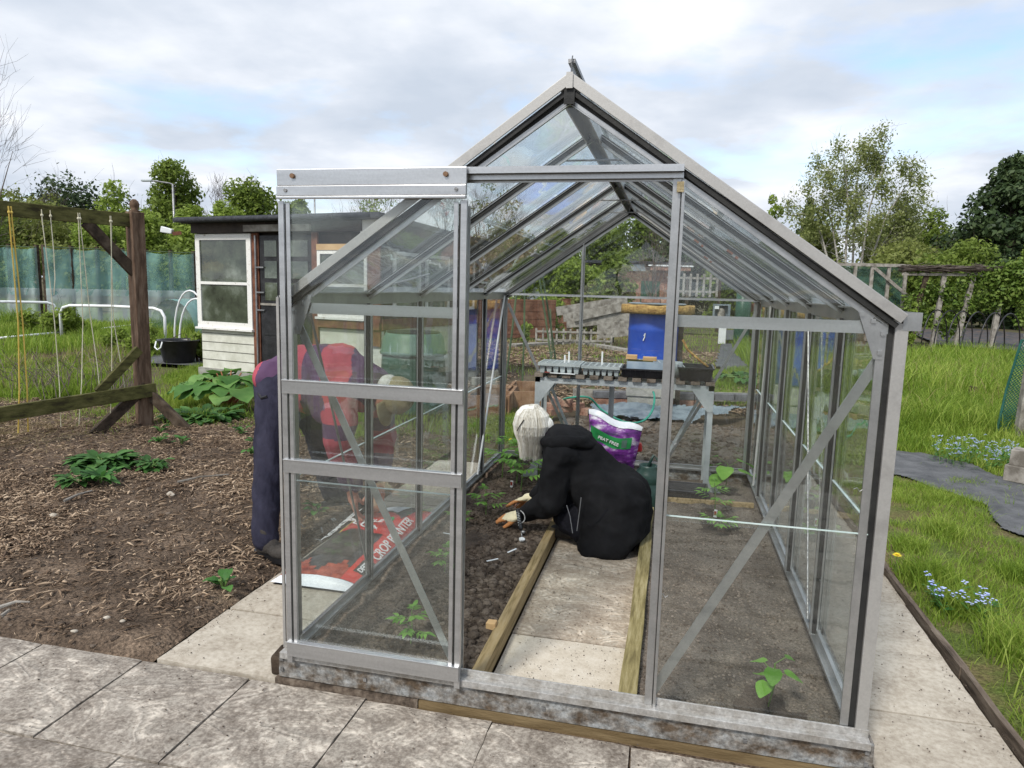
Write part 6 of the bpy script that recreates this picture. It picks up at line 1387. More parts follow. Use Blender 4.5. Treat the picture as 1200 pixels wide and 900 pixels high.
# green netting cage far left
def net_fence(x0, x1, D0, D1, zt, name, label, posts, cat='netting', zmid=1.0):
    a_, b_ = SPOT(x0, D0), SPOT(x1, D1); t = thing(name, (a_+b_)/2, label, cat); n = 40; dr = (b_-a_); pvv = dr.cross(V((0, 0, 1))).normalized()
    for nm, z0, z1, mm in (('netting', zmid-.1, zt, 'greennet'), ('fleece', .05, zmid+.1, 'whitenet')):
        vs = []; rows_ = 9
        for j in range(rows_):
            for i in range(n+1):
                f = i/n; sag = .05*math.sin(f*n*.7)+.03*math.sin(f*61); z = z0+(z1-z0)*j/(rows_-1)-(.06*abs(math.sin(f*math.pi*posts))*(j == rows_-1) if nm == 'netting' else 0); vs.append(a_+dr*f+pvv*(sag+U(-.03, .03)+.02*(nm == 'fleece'))+V((0, 0, z)))
        mb = MB(); mb.add(vs, [(j*(n+1)+i, j*(n+1)+i+1, (j+1)*(n+1)+i+1, (j+1)*(n+1)+i) for j in range(rows_-1) for i in range(n)]); mb.obj(nm, MT[mm], t, True)
    for k in range(posts+1):
        p_ = a_+dr*(k/posts)-pvv*.12; MB().beam(p_+V((0, 0, -.1)), p_+V((U(-.03, .03), 0, zt+.08)), .09, .09).obj('post', MT['darkwood'], t)
    MB().tube([a_+V((0, 0, zt+.01)), b_+V((0, 0, zt+.01))], .015, 5).obj('top_wire', MT['cane'], t); return t
net_fence(-60, 45, 19.5, 20.5, 2.28, 'netting_cage', 'green netting screen at the far left edge of the plots', 3)
net_fence(53, 228, 20.5, 22.5, 2.30, 'netting_cage', 'long green and white netting cage between the frame post and the shed', 6)
cv = MB(); c_ = SPOT(218, 18.5); 
for j in range(9):
    pass
n = 20; vs = []
for j in range(11):
    t_ = math.pi*j/10
    for i in range(n+1): vs.append(c_+V((-1.0*math.cos(t_)*.7, i*.12-.6, .95*math.sin(t_)+U(-.02, .02))))
cv.add(vs, [(j*(n+1)+i, j*(n+1)+i+1, (j+1)*(n+1)+i+1, (j+1)*(n+1)+i) for j in range(10) for i in range(n)]); tag(cv.obj('netting_tunnel', MT['greennet'], None, True), 'small green netting tunnel on the ground left of the shed', 'cloche')
def hoop(a_, b_, h, r, label, m='whiteplastic', group='white pipe hoops over the beds', rise=.3, name='pipe_hoop'):
    a_, b_ = V(a_), V(b_); pts = [a_+V((0, 0, -.05)), a_+V((0, 0, h*.75))]
    pts += [a_.lerp(b_, .03)+V((0, 0, h*.93)), a_.lerp(b_, .1)+V((0, 0, h)), a_.lerp(b_, .5)+V((0, 0, h*1.02)), a_.lerp(b_, .9)+V((0, 0, h)), a_.lerp(b_, .97)+V((0, 0, h*.93)), b_+V((0, 0, h*.75)), b_+V((0, 0, -.05))]
    return tag(MB().tube(pts, r, 8).obj(name, MT[m], None, True), label, 'hoop', group)
hoop(SPOT(-60, 15.5), SPOT(64, 17), .82, .035, 'low white pipe hoop at the left edge in front of the netting')
hoop(SPOT(68, 16.5), SPOT(191, 16), .78, .035, 'wide white pipe hoop between the left edge and the frame post')
for i, (a_, b_, lb) in enumerate((((0, 396), (76, 389), 'thin white pipe lying across the left plot'), ((120, 385), (200, 376), 'thin white pipe lying on the plot behind the frame post'))):
    tag(MB().tube([G(*a_, .1), G((a_[0]+b_[0])/2, (a_[1]+b_[1])/2, .13), G(*b_, .1)], .025, 6).obj('pipe', MT['whiteplastic'], None, True), lb, 'pipe')
def arch(c_, w_, h, r, m, label, group, dr=(1, 0, 0), name='hoop'):
    c_, dr = V(c_), V(dr).normalized(); pts = [c_+dr*(-w_/2*math.cos(math.pi*k/14))+V((0, 0, h*math.sin(math.pi*k/14)**.85-.03)) for k in range(15)]; return tag(MB().tube(pts, r, 7).obj(name, MT[m], None, True), label, 'hoop', group)
arch(SPOT(222, 15.5), .9, 1.25, .02, 'whiteplastic', 'tall white hoop just left of the shed window', 'white hoops left of the shed')
arch(SPOT(229, 14.5), .9, 1.1, .02, 'whiteplastic', 'lower white hoop against the shed corner', 'white hoops left of the shed')
# tub
T_ = G(210, 424, 0); tb = thing('plastic_tub', T_, 'black flexible plastic tub with rope handles on the path by the shed', 'tub')
m = MB(); R_ = .335; m.lathe([(R_*.74, 0), (R_*.76, .01), (R_*.98, .37), (R_*1.06, .385), (R_*1.06, .4), (R_*.97, .4), (R_*.94, .36), (R_*.72, .03), (.001, .028)], T_, 26); m.obj('tub_body', MT['blackplastic'], tb, True)
m = MB(); e_ = T_+V((-.12, -.34, .38)); m.tube([e_+V((-.07, .02, .0)), e_+V((-.06, -.03, -.1)), e_+V((0, -.04, -.14)), e_+V((.06, -.03, -.1)), e_+V((.07, 0, 0))], .014, 6); m.obj('rope_handle', MT['whiteplastic'], tb, True)
tag(sheet('path', -9.2, -5.6, 8.2, 11.2, .15, lambda X, Y: -.01+.01*fbm(X*2, Y*2, 2), MT['membrane'], lambda x, y: inpoly(x, y, [(G(*q).x, G(*q).y) for q in ((150, 432), (235, 432), (235, 400), (165, 405))])), kind=S)
# twiggy brown weeds behind the mulch
for i, (x_, y_, w_, D_, lb) in enumerate(((60, 385, 70, 9, 'tangle of thin brown twigs on the left plot'), (120, 390, 60, 9, 'tangle of thin brown twigs left of the frame post'), (20, 395, 50, 8.5, 'tangle of thin brown twigs at the left edge'))):
    rs = np.random.RandomState(i); c_ = SPOT(x_, D_); t = thing('dead_shrub', c_, lb, 'shrub', 'twiggy dead growth behind the mulch'); mb = MB()
    for k in range(34):
        a_ = c_+V((rs.randn()*.35, rs.randn()*.3, -.03)); mb.tube([a_, a_+V((rs.randn()*.08, rs.randn()*.08, .25)), a_+V((rs.randn()*.18, rs.randn()*.18, .3+.35*rs.rand()))], .005, 4, .002, cap=False)
    mb.obj('twigs', MT['twig'], t)
# street lamps
def lamp(px, ytop, D, label, arm):
    c_ = SPOT(px, D); h = 1.465+(HOR(px)-ytop)*D/FPX; t = thing('street_lamp', c_, label, 'street lamp', 'street lamps'); MB().tube([c_, c_+V((0, 0, h*.5)), c_+V((0, 0, h))], [.13, .1, .07], 8).obj('pole', MT['steel'], t, True)
    e_ = c_+V(RT)*arm+V((0, 0, h+.25)); m = MB(); m.tube([c_+V((0, 0, h-.05)), c_+V((0, 0, h+.05))+V(RT)*arm*.15, e_], .06, 6); m.obj('arm', MT['steel'], t); m = MB(); m.beam(e_-V(RT)*arm*.02, e_+V(RT)*math.copysign(.8, arm), .3, .14); m.obj('lamp_head', MT['greyplastic'], t, bevel=.03)
lamp(207, 220, 55, 'tall grey street lamp with a curved arm in front of the chestnut tree', -1.6); lamp(370, 235, 62, 'distant grey street lamp seen through the top of the sliding door', -1.0)
# ============================================================ BARREL, BIN, REAR PLOTS
bl = thing('barrel', (1.08, 6.5, 0), 'blue plastic barrel with a yellow foam lid standing on a block behind the greenhouse', 'barrel')
c_ = V((1.08, 6.5, .42)); R_ = .30
m = MB(); m.lathe([(R_*.93, 0), (R_, .03), (R_, .2), (R_*1.02, .22), (R_, .24), (R_*1.0, .56), (R_*1.02, .58), (R_, .6), (R_*.99, .78), (R_*.95, .81)], c_, 40); m.obj('barrel_body', MT['blue'], bl, True)
m = MB(); m.lathe([(.42, .0), (.445, .008), (.448, .09), (.435, .10), (.3, .102)], c_+V((.04, 0, .78)), 26); m.rough(.02, 9).obj('foam_lid', MT['foam'], bl, True)
m = MB(); m.lathe([(.34, 0), (.35, .012), (.33, .02)], c_+V((.03, 0, .884)), 26); m.obj('lid_board', MT['tarp'], bl)
m = MB(); m.tube([c_+V((-.1, -.3, .52)), c_+V((-.085, -.303, .55)), c_+V((-.09, -.303, .5)), c_+V((-.105, -.302, .46))], .006, 5); m.obj('scratch_mark', MT['whiteplastic'], bl)
tag(MB().box(1.38, 6.45, 0, 1.44, 6.55, 1.2).rough(.004, 9).obj('timber_post', MT['darkwood']), 'dark timber post standing against the right side of the blue barrel', 'post')
def brickobj(c, s, rz, label, grp, m='brick', name='brick'):
    mb = MB(); c = V(c); d = V((math.cos(rz), math.sin(rz), 0)); mb.beam(c-d*s[0]/2, c+d*s[0]/2, s[1], s[2]); return tag(mb.rough(.005, 25).obj(name, MT[m], bevel=.004), label, 'brick' if name == 'brick' else 'block', grp)
brickobj((1.03, 6.38, 1.36), (.215, .1, .065), .1, 'red brick lying on top of the barrel lid at the left', 'bricks on the barrel'); brickobj((1.25, 6.42, 1.36), (.215, .1, .065), -.15, 'red brick lying on top of the barrel lid at the right', 'bricks on the barrel')
m = MB(); m.box(.8, 6.25, .2, 1.38, 6.8, .42); m.box(.82, 6.27, -.05, 1.36, 6.78, .2); tag(m.rough(.005, 9).obj('concrete_block', MT['concrete'], bevel=.005), 'grey concrete block base carrying the blue barrel', 'block')
p_ = AT(738, 424, 8.6)
# compost bin
cb_ = SPOT(485, 8.1); cb_t = thing('compost_bin', cb_, 'green plastic compost bin with a pale lid seen through the sliding door', 'compost bin')
m = MB(); m.lathe([(.43, 0), (.425, .02), (.40, .3), (.385, .32), (.39, .34), (.37, .6), (.36, .66)], cb_, 28); m.obj('bin_body', MT['bin'], cb_t, True)
m = MB(); m.lathe([(.385, .0), (.395, .03), (.375, .05), (.355, .2), (.33, .235), (.325, .25), (.1, .262), (.001, .262)], cb_+V((0, 0, .66)), 28); m.obj('bin_lid', MT['binlid'], cb_t, True)
m = MB(); m.lathe([(.31, 0), (.31, .02), (.001, .022)], cb_+V((0, 0, .905)), 28); m.obj('lid_ring', MT['blackplastic'], cb_t)
h_ = cb_+(V((CAM[0], CAM[1], 0))-V((cb_.x, cb_.y, 0))).normalized()*.36; MB().ell(h_+V((-.1, .02, .8)), (.025, .025, .025), 10, 8).obj('air_hole', MT['blackplastic'], cb_t)
# canes
CN = [(628, 300, 650, 437, 'pair of tall green canes leaning together, front cane'), (632, 300, 655, 435, 'pair of tall green canes leaning together, rear cane'), (615, 325, 612, 440, 'upright green cane left of the leaning pair'), (608, 318, 590, 450, 'thin green cane leaning left behind the far corner post'), (645, 362, 647, 405, 'short thin cane on the mulched plot')]
for i, (xt, yt, xb, yb, lb) in enumerate(CN):
    B_ = G(xb, yb+14, 0); D_ = float((np.array(B_)-CAM) @ FW); T2 = AT(xt, yt, D_*1.0); tag(MB().tube([B_, (B_+T2)/2+V((.01, 0, 0)), T2], .016, 6).obj('garden_cane', MT['cane']), lb, 'cane', 'garden canes behind the greenhouse')
# brown fence panels
def fence(x0, x1, D0, D1, h, label, m, n, name='panel_fence'):
    a_, b_ = SPOT(x0, D0), SPOT(x1, D1); t = thing(name, (a_+b_)/2, label, 'fence'); d = (b_-a_); nrm = d.cross(V((0, 0, 1))).normalized(); L_ = d.length
    for k in range(n):
        p0, p1 = a_+d*(k/n), a_+d*((k+1)/n); mb = MB(); z = .03; q = 0
        while z < h-.03: mb.beam(p0+V((0, 0, z+.055))+nrm*(.01*(q % 2)), p1+V((0, 0, z+.055))+nrm*(.01*(q % 2)), .014, .125, up=(0, 0, 1)); z += .11; q += 1
        mb.beam(p0+V((0, 0, h+.02)), p1+V((0, 0, h+.02)), .05, .03); mb.obj('panel', MT[m], t); 
    for k in range(n*2+1): p0 = a_+d*(k/(2*n))-nrm*.05; MB().beam(p0, p0+V((0, 0, h+.04)), .05, .04).obj('post', MT[m], t)
    return t
fence(560, 652, 19.5, 20.5, 1.08, 'brown overlap fence panels behind the far left corner post', 'fence', 2); fence(655, 735, 22.5, 22.5, 1.12, 'reddish brown fence panels behind the heap of grey planks', 'fence', 2)
# heap of grey planks
for i, (xa, ya, xb, yb, D_, lb) in enumerate(((652, 365, 735, 352, 19.2, 'topmost slanting grey plank of the plank heap'), (660, 372, 735, 364, 19.1, 'second slanting grey plank of the heap'), (664, 379, 738, 372, 19.0, 'middle grey plank of the heap'), (672, 372, 735, 358, 18.9, 'steeper grey plank crossing the heap'), (700, 385, 740, 380, 18.8, 'lowest short grey plank of the heap'), (700, 392, 740, 388, 18.7, 'grey plank lying at the foot of the heap'))):
    A_, B_ = AT(xa, ya, D_), AT(xb, yb, D_); tag(MB().beam(A_, B_, .06, .24).rough(.01, 3).obj('plank', MT['greywood']), lb, 'plank', 'heap of grey planks')
for k in range(3): p_ = SPOT(668+k*26, 19.4); tag(MB().beam(p_, p_+V((0, 0, .75)), .1, .1).obj('timber_post', MT['darkwood']), ['short dark post under the left of the plank heap', 'short dark post under the middle of the plank heap', 'short dark post under the right of the plank heap'][k], 'post', 'posts under the plank heap')
# trellis
a_, b_ = SPOT(630, 18.2), SPOT(719, 18.2); t = thing('trellis', (a_+b_)/2, 'low pale wooden trellis standing in front of the plank heap', 'trellis')
for k in range(12): p_ = a_.lerp(b_, k/11); MB().beam(p_, p_+V((0, 0, .42)), .05, .04).obj('upright', MT['greywood'], t)
for z in (.12, .34): MB().beam(a_+V((0, -.03, z)), b_+V((0, -.03, z)), .03, .05).obj('rail', MT['greywood'], t)
for i, (xa, ya, xb, yb, w2, lb) in enumerate(((600, 405, 668, 401, .3, 'long grey board lying on the rear mulch at the left'), (668, 399, 738, 411, .25, 'long grey board lying on the rear mulch at the right'))):
    tag(MB().beam(G(xa, ya, .02), G(xb, yb, .02), w2, .07).rough(.008, 3).obj('plank', MT['greywood']), lb, 'plank', 'boards lying on the rear plots')
# membranes and covers on the right rear
for i, (P_, lb) in enumerate((([(845, 405), (905, 402), (905, 440), (860, 446), (838, 430)], 0), ([(1060, 388), (1130, 385), (1200, 392), (1210, 415), (1100, 405)], 0), ([(850, 388), (925, 388), (925, 400), (850, 400)], 0))):
    W_ = [(G(*q).x, G(*q).y) for q in P_]; xs_ = [q[0] for q in W_]; ys_ = [q[1] for q in W_]
    tag(sheet('weed_cover', min(xs_), max(xs_), min(ys_), max(ys_), .07, lambda X, Y: .02+.05*fbm(X*1.5, Y*1.5, 3), MT['darkcover' if P_[0][0] == 1060 else 'membrane'], lambda x, y, W_=W_: inpoly(x, y, W_)), kind=S)
# grey meter box on a stand
p_ = SPOT(847, 20); t = thing('meter_box', p_, 'small grey box with an open front on a white stand in the rear plots', 'box')
m = MB(); m.box(p_.x-.24, p_.y, .62, p_.x+.24, p_.y+.25, .66); m.box(p_.x-.24, p_.y, 1.1, p_.x+.24, p_.y+.25, 1.14); m.box(p_.x-.24, p_.y, .66, p_.x-.19, p_.y+.25, 1.1); m.box(p_.x+.17, p_.y, .66, p_.x+.24, p_.y+.25, 1.1); m.box(p_.x-.19, p_.y+.2, .66, p_.x+.17, p_.y+.25, 1.1); m.obj('box_body', MT['tarp'], t)
MB().beam(p_+V((.06, .1, 0)), p_+V((.06, .1, .62)), .2, .2).obj('stand', MT['whiteplastic'], t); MB().ell(p_+V((.0, .08, .86)), (.1, .06, .18), 10, 8).rough(.04, 9).obj('dial', MT['greywood'], t); MB().box(p_.x-.2, p_.y-.01, 1.0, p_.x-.08, p_.y, 1.09).obj('notice', MT['whiteplastic'], t)
p_ = SPOT(872, 19); t = thing('water_butt', p_, 'tall grey-green wrapped water butt near the back right corner', 'water butt'); MB().lathe([(.2, 0), (.22, .3), (.21, .9), (.2, 1.5), (.12, 1.52)], p_, 18).rough(.015, 6).obj('body', MT['bin'], t, True)
p_ = SPOT(887, 19.3); MB(); tag(MB().beam(p_, p_+V((0, 0, 1.2)), .25, .1).obj('board', MT['rust']), 'rust coloured board beside the wrapped water butt', 'board')
# far sheds
p_ = SPOT(748, 30); t = thing('brick_shed', p_, 'far red brick allotment shed with a flat pale roof', 'shed'); r_ = V(RT); r_.z = 0; r_.normalize(); f_ = V((-r_.y, r_.x, 0))
def fb(mb, u0, v0, z0, u1, v1, z1, o):
    vs = [o+r_*u+f_*v+V((0, 0, z)) for z in (z0, z1) for u, v in ((u0, v0), (u1, v0), (u1, v1), (u0, v1))]; mb.add(vs, [(3, 2, 1, 0), (4, 5, 6, 7), (0, 1, 5, 4), (1, 2, 6, 5), (2, 3, 7, 6), (3, 0, 4, 7)]); return mb
fb(MB(), -.9, 0, 0, 1.4, 2, 2.55, p_).obj('wall', MT['brick'], t); m = fb(MB(), -2.3, -.3, 2.6, 2.2, 2.3, 2.72, p_); m.obj('roof', MT['roof'], t); fb(MB(), -1.0, -.35, 2.3, .2, -.31, 2.58, p_).obj('fascia', MT['tarp'], t)
fb(MB(), .4, -.42, 2.35, 2.1, -.31, 2.52, p_).obj('red_panel', MT['brick'], t); fb(MB(), .3, -.46, 2.52, 2.2, -.3, 2.58, p_).obj('white_gutter', MT['whiteplastic'], t); fb(MB(), .1, -.03, .2, .9, -.002, 1.9, p_).obj('door', MT['bin'], t)
for u in (-2.2, 2.0): fb(MB(), u, -.2, 0, u+.1, -.1, 2.6, p_).obj('post', MT['darkwood'], t)
p_ = SPOT(702, 27); t = thing('net_screen', p_, 'dark green mesh screen left of the far brick shed', 'screen'); fb(MB(), -.75, 0, .5, .6, .04, 1.75, p_).obj('mesh_panel', MT['darkgreen'], t); 
for u in (-.8, .6): fb(MB(), u, -.03, 0, u+.08, .05, 1.85, p_).obj('post', MT['greywood'], t)
p_ = SPOT(812, 26); t = thing('picket_rack', p_, 'grey slatted pallet rack to the right of the far brick shed', 'rack')
for k in range(8): fb(MB(), -.9+k*.25, 0, 1.3, -.82+k*.25, .05, 2.15, p_).obj('slat', MT['greywood'], t)
for z in (1.45, 1.95): fb(MB(), -1, .05, z, 1, .1, z+.08, p_).obj('rail', MT['greywood'], t)
for u in (-.95, .95): fb(MB(), u, .0, 0, u+.09, .09, 2.2, p_).obj('post', MT['darkwood'], t)
p_ = SPOT(600, 24); t = thing('polytunnel', p_, 'white covered polytunnel showing above the brown fence panels', 'polytunnel')
n = 12; m = MB(); vs = []
for k in range(n+1):
    a_ = math.pi*k/n
    for v_ in (0, 3): vs.append(p_+r_*(-1.15*math.cos(a_))+f_*v_+V((0, 0, 2.0*math.sin(a_)**.7)))
m.add(vs, [(2*k, 2*k+1, 2*k+3, 2*k+2) for k in range(n)]+[tuple(2*k for k in range(n+1)), tuple(2*k+1 for k in range(n, -1, -1))]); m.obj('cover', MT['whitenet'] if 0 else MT['whiteplastic'], t)
# wooden bed, bricks and rubble beyond the back left corner
for i, (xa, ya, xb, yb, D_, h_, lb) in enumerate(((550, 462, 598, 461, 7.6, .26, 'orange-brown board of the raised bed left of the far corner post'), (596, 456, 640, 455, 8.0, .26, 'orange-brown board of the raised bed right of the far corner post'))):
    A_, B_ = SPOT(xa, D_), SPOT(xb, D_); t = thing('raised_bed', (A_+B_)/2, lb, 'raised bed', 'raised beds behind the greenhouse')
    dpt = V((-.1, .9, 0)); 
    for nm, p0, p1 in (('front_board', A_, B_), ('side_board', A_, A_+dpt), ('side_board', B_, B_+dpt), ('back_board', A_+dpt, B_+dpt)):
        p0, p1 = p0+(p1-p0).normalized()*.02, p1-(p1-p0).normalized()*.02; MB().beam(p0+V((0, 0, h_/2)), p1+V((0, 0, h_/2)), .035, h_).rough(.003, 4).obj(nm, MT['bedwood'], t)
m = MB(); p_ = SPOT(565, 8.7)
for k, (x_, y_, z_) in enumerate(((556, 443, .1), (568, 443, .1), (579, 444, .1), (560, 437, .23), (573, 436, .23))):
    q = AT(x_, 440, 9.0); q.z = z_+.02; brickobj(q, (.13, .12, .1), .2*k, ['white-flecked block at the left of the pale block stack', 'white-flecked block in the middle of the pale block stack', 'white-flecked block at the right of the pale block stack', 'upper left block of the pale block stack', 'upper right block of the pale block stack'][k], 'pale blocks by the raised bed', 'concrete', 'block')
BR = [(646, 474, 'pale broken brick at the left foot of the rubble pile'), (660, 477, 'red broken brick low in the rubble pile'), (676, 474, 'reddish brick at the right of the rubble pile'), (664, 467, 'pale broken brick on top of the rubble pile'), (650, 465, 'orange brick at the upper left of the rubble pile'), (643, 484, 'small brick piece in front of the rubble pile'), (683, 482, 'brick half under the bench on the right of the rubble')]
for i, (x_, y_, lb) in enumerate(BR):
    q = G(x_, 486, 0); q.z = .04+max(0, (482-y_))*.0075; brickobj(q, (.15+.04*(i % 2), .11, .08), .5*i, lb, 'broken bricks behind the bench')
# brick edging wall with blue slabs
A_, B_ = G(694, 476, 0), G(905, 480, 0); t = thing('brick_edging', (A_+B_)/2, 'low edging wall of grey-blue bricks on red bricks behind the greenhouse', 'edging'); d = (B_-A_)
for k in range(9):
    p0 = A_+d*(k/9+.003); p1 = A_+d*((k+1)/9-.003); MB().beam(p0+V((0, 0, .155)), p1+V((0, 0, .155)), .12, .08).obj('blue_brick', MT['bluebrick'], t, bevel=.004)
    if k < 6: MB().beam(p0+V((0, 0, .055)), p1+V((0, 0, .055)), .115, .1).obj('red_brick', MT['brick'], t, bevel=.004)
MB().beam(A_+V((-.3, .35, .1)), B_+V((0, .35, .1)), .04, .12).rough(.004, 4).obj('timber_rail', MT['greywood'], t)
W_ = [(G(*q).x, G(*q).y) for q in ((690, 482), (760, 480), (820, 488), (878, 483), (852, 492), (800, 502), (740, 500), (700, 492))]
tag(sheet('tarpaulin', min(q[0] for q in W_), max(q[0] for q in W_), min(q[1] for q in W_), max(q[1] for q in W_), .03, lambda X, Y: .0+.17*fbm(X*3.3, Y*5, 5, .65), MT['tarp'], lambda x, y: inpoly(x, y, W_)), 'crumpled blue-grey tarpaulin lying below the brick edging wall', 'tarpaulin')
hs = [G(655, 470, .12), G(668, 466, .25), G(690, 466, .25), G(705, 480, .1), G(730, 494, .12), G(752, 494, .12), G(764, 482, .2), G(767, 466, .3), G(765, 458, .35)]
pts = []
for i in range(len(hs)-1):
    for k in range(4):
        t_ = k/4; p0, p1, p2, p3 = hs[max(i-1, 0)], hs[i], hs[i+1], hs[min(i+2, len(hs)-1)]; pts.append(.5*((2*p1)+(p2-p0)*t_+(2*p0-5*p1+4*p2-p3)*t_*t_+(3*p1-p0-3*p2+p3)*t_**3))
tag(MB().tube(pts, .012, 7).obj('garden_hose', MT['hose'], None, True), 'green garden hose looping over the rubble and tarpaulin behind the bench', 'hose')
# dug soil behind greenhouse
tag(sheet('rear_soil_bed', .2, 2.4, 3.35, 5.7, .035, lambda X, Y: -.01+.1*fbm(X*2, Y*2, 5, .62)*np.clip((Y-3.35)/.5, 0, 1)*np.clip((5.7-Y)/.3, 0, 1)+.08*np.exp(-((X-2.2)**2+(Y-4.9)**2)/.3), MT['drysoil']), kind=S)
p = rpts(2400, .3, 2.4, 3.5, 5.6, lambda X, Y: -.01+.1*fbm(X*2, Y*2, 5, .62)*np.clip((Y-3.35)/.5, 0, 1)*np.clip((5.7-Y)/.3, 0, 1)+.08*np.exp(-((X-2.2)**2+(Y-4.9)**2)/.3)); scatter_bits('soil_clods', 'dry earth clods on the dug plot behind the greenhouse', 'soil', p, .006+.03*RS.rand(len(p))**3, MT['clod'])

# ============================================================ ON THE BENCH
TY = 2.93
def at_b(px): return PY(px, 432, TY).x
def cell_tray(x0, x1, y0, y1, z0, z1, nx, ny, label, m, filled, grp):
    t = thing('seed_tray', ((x0+x1)/2, (y0+y1)/2, z0), label, 'seed tray', grp); b = MB(); dx, dy = (x1-x0)/nx, (y1-y0)/ny
    for i in range(nx+1): x = x0+i*dx; b.box(x-.004, y0, z1-.006, x+.004, y1, z1)
    for j in range(ny+1):
        y = y0+j*dy
        for i in range(nx): b.box(x0+i*dx+.004, y-.004, z1-.006, x0+(i+1)*dx-.004, y+.004, z1)
    b.box(x0-.006, y0-.006, z1-.02, x1+.006, y0-.004, z1); b.box(x0-.006, y1+.004, z1-.02, x1+.006, y1+.006, z1); b.box(x0-.006, y0-.004, z1-.02, x0-.004, y1+.004, z1); b.box(x1+.004, y0-.004, z1-.02, x1+.006, y1+.004, z1)
    b.obj('rim', MT[m], t)
    for i in range(nx):
        for j in range(ny):
            c = MB(); cx, cy = x0+(i+.5)*dx, y0+(j+.5)*dy; w0, w1 = min(dx, dy)*.28, min(dx, dy)*.44
            for s_ in (0, 1, 2, 3):
                a0 = math.pi/4+s_*math.pi/2; a1 = a0+math.pi/2; p = lambda a, r, z: (cx+r*1.414*math.cos(a), cy+r*1.414*math.sin(a), z)
                c.add([p(a0, w0, z0), p(a1, w0, z0), p(a1, w1, z1-.006), p(a0, w1, z1-.006)], [(0, 1, 2, 3)])
            c.box(cx-w0*.98, cy-w0*.98, z0, cx+w0*.98, cy+w0*.98, z0+.003); c.obj('cell', MT[m], t)
            if filled: f = MB(); f.ell((cx, cy, z1-.008), (w1*.95, w1*.95, .008), 8, 5); f.rough(.005, 70).obj('compost', MT['soil'] if 0 else MT['blackplastic'], t)
    return t
zt_ = BZ-.002
cell_tray(at_b(634), at_b(681), 2.83, 3.09, zt_, zt_+.075, 6, 4, 'pale grey cell tray at the left end of the bench', 'greyplastic', False, 'cell trays on the potting bench')
cell_tray(at_b(684), at_b(727), 2.83, 3.09, zt_, zt_+.07, 6, 4, 'pale grey cell tray filled with dark compost next to the empty one', 'greyplastic', True, 'cell trays on the potting bench')
def open_tray(x0, x1, y0, y1, z0, z1, label, m, ribs=0, soil=None, tk=.006, name='plant_tray', grp=None):
    t = thing(name, ((x0+x1)/2, (y0+y1)/2, z0), label, 'tray', grp); b = MB(); e = .012
    vs = []
    for z, o in ((z0, e), (z1-.012, 0), (z1-.012, -.008), (z1, -.008), (z1, tk-.008+.004), (z0+tk, e+tk)):
        vs += [(x0+o, y0+o, z), (x1-o, y0+o, z), (x1-o, y1-o, z), (x0+o, y1-o, z)]
    fs = [(i*4+k, i*4+(k+1) % 4, (i+1)*4+(k+1) % 4, (i+1)*4+k) for i in range(5) for k in range(4)]+[(3, 2, 1, 0), (20, 21, 22, 23)]; b.add(vs, fs); o_ = b.obj('tray_body', MT[m], t)
    r = MB()
    for k in range(ribs): x = x0+.03+(x1-x0-.06)*k/(ribs-1); r.beam((x, y0+e-.001, z0+.004), (x, y0-.002, z1-.014), .008, .006)
    if ribs: r.obj('rib', MT[m], o_)
    if soil: MB().box(x0+e+.004, y0+e+.004, z1-.03, x1-e-.004, y1-e-.004, z1-.018).rough(.004, 50).obj('compost', MT[soil], t)
    return t
open_tray(at_b(729), at_b(785), 2.82, 3.1, zt_, zt_+.065, 'black plastic tray in the middle of the bench', 'blackplastic', 9)
open_tray(at_b(795), at_b(835), 2.80, 3.1, zt_, zt_+.095, 'deep black plastic trough at the right end of the bench', 'blackplastic', 7)
x0, x1 = at_b(735), at_b(784); t = thing('clear_tray', ((x0+x1)/2, 2.96, zt_+.03), 'clear plastic propagator tray sitting in the black tray', 'tray'); m = MB()
for (a_, b_, c2, d_) in ((x0, 2.85, x1, 2.853), (x0, 3.06, x1, 3.063), (x0, 2.853, x0+.003, 3.06), (x1-.003, 2.853, x1, 3.06)): m.box(a_, b_, zt_+.04, c2, d_, zt_+.115)
m.obj('wall', MT['clearplastic'], t); m = MB()
for k in range(5): xx = x0+.02+(x1-x0-.04)*k/4; m.tube([(xx-.02, 2.96, zt_+.04), (xx-.018, 2.96, zt_+.105), (xx, 2.96, zt_+.12), (xx+.018, 2.96, zt_+.105), (xx+.02, 2.96, zt_+.04)], .004, 5)
m.obj('ribs', MT['whiteplastic'], t)
for i, (xa, xb, z0, z1, mm, lb) in enumerate(((734, 747, .125, .155, 'newwood', 'small pale cardboard box on the left of the clear tray'), (754, 770, .12, .145, 'newwood', 'flat pale cardboard piece on the right of the clear tray'), (736, 766, .098, .12, 'mosswood', 'dark narrow wooden strip lying across the clear tray'))):
    tag(MB().box(PY(xa, 410, 2.9).x, 2.88, zt_+z0, PY(xb, 410, 2.9).x, 2.96, zt_+z1).obj('wood_offcut', MT[mm], bevel=.002), lb, 'offcut', 'offcuts on the clear tray')
x0, x1 = at_b(634), at_b(672); t = thing('seed_packet', ((x0+x1)/2, 2.81, zt_), 'white and pink seed packet lying on the slats in front of the grey tray', 'packet'); MB().beam((x0+.05, 2.815, zt_+.006), (x1+.03, 2.815, zt_+.004), .05, .002).rough(.003, 30).obj('paper', MT['whiteplastic'], t); MB().beam((x0+.05, 2.805, zt_+.01), (x0+.09, 2.805, zt_+.01), .05, .002).obj('pink_print', MT['tomato'], t)
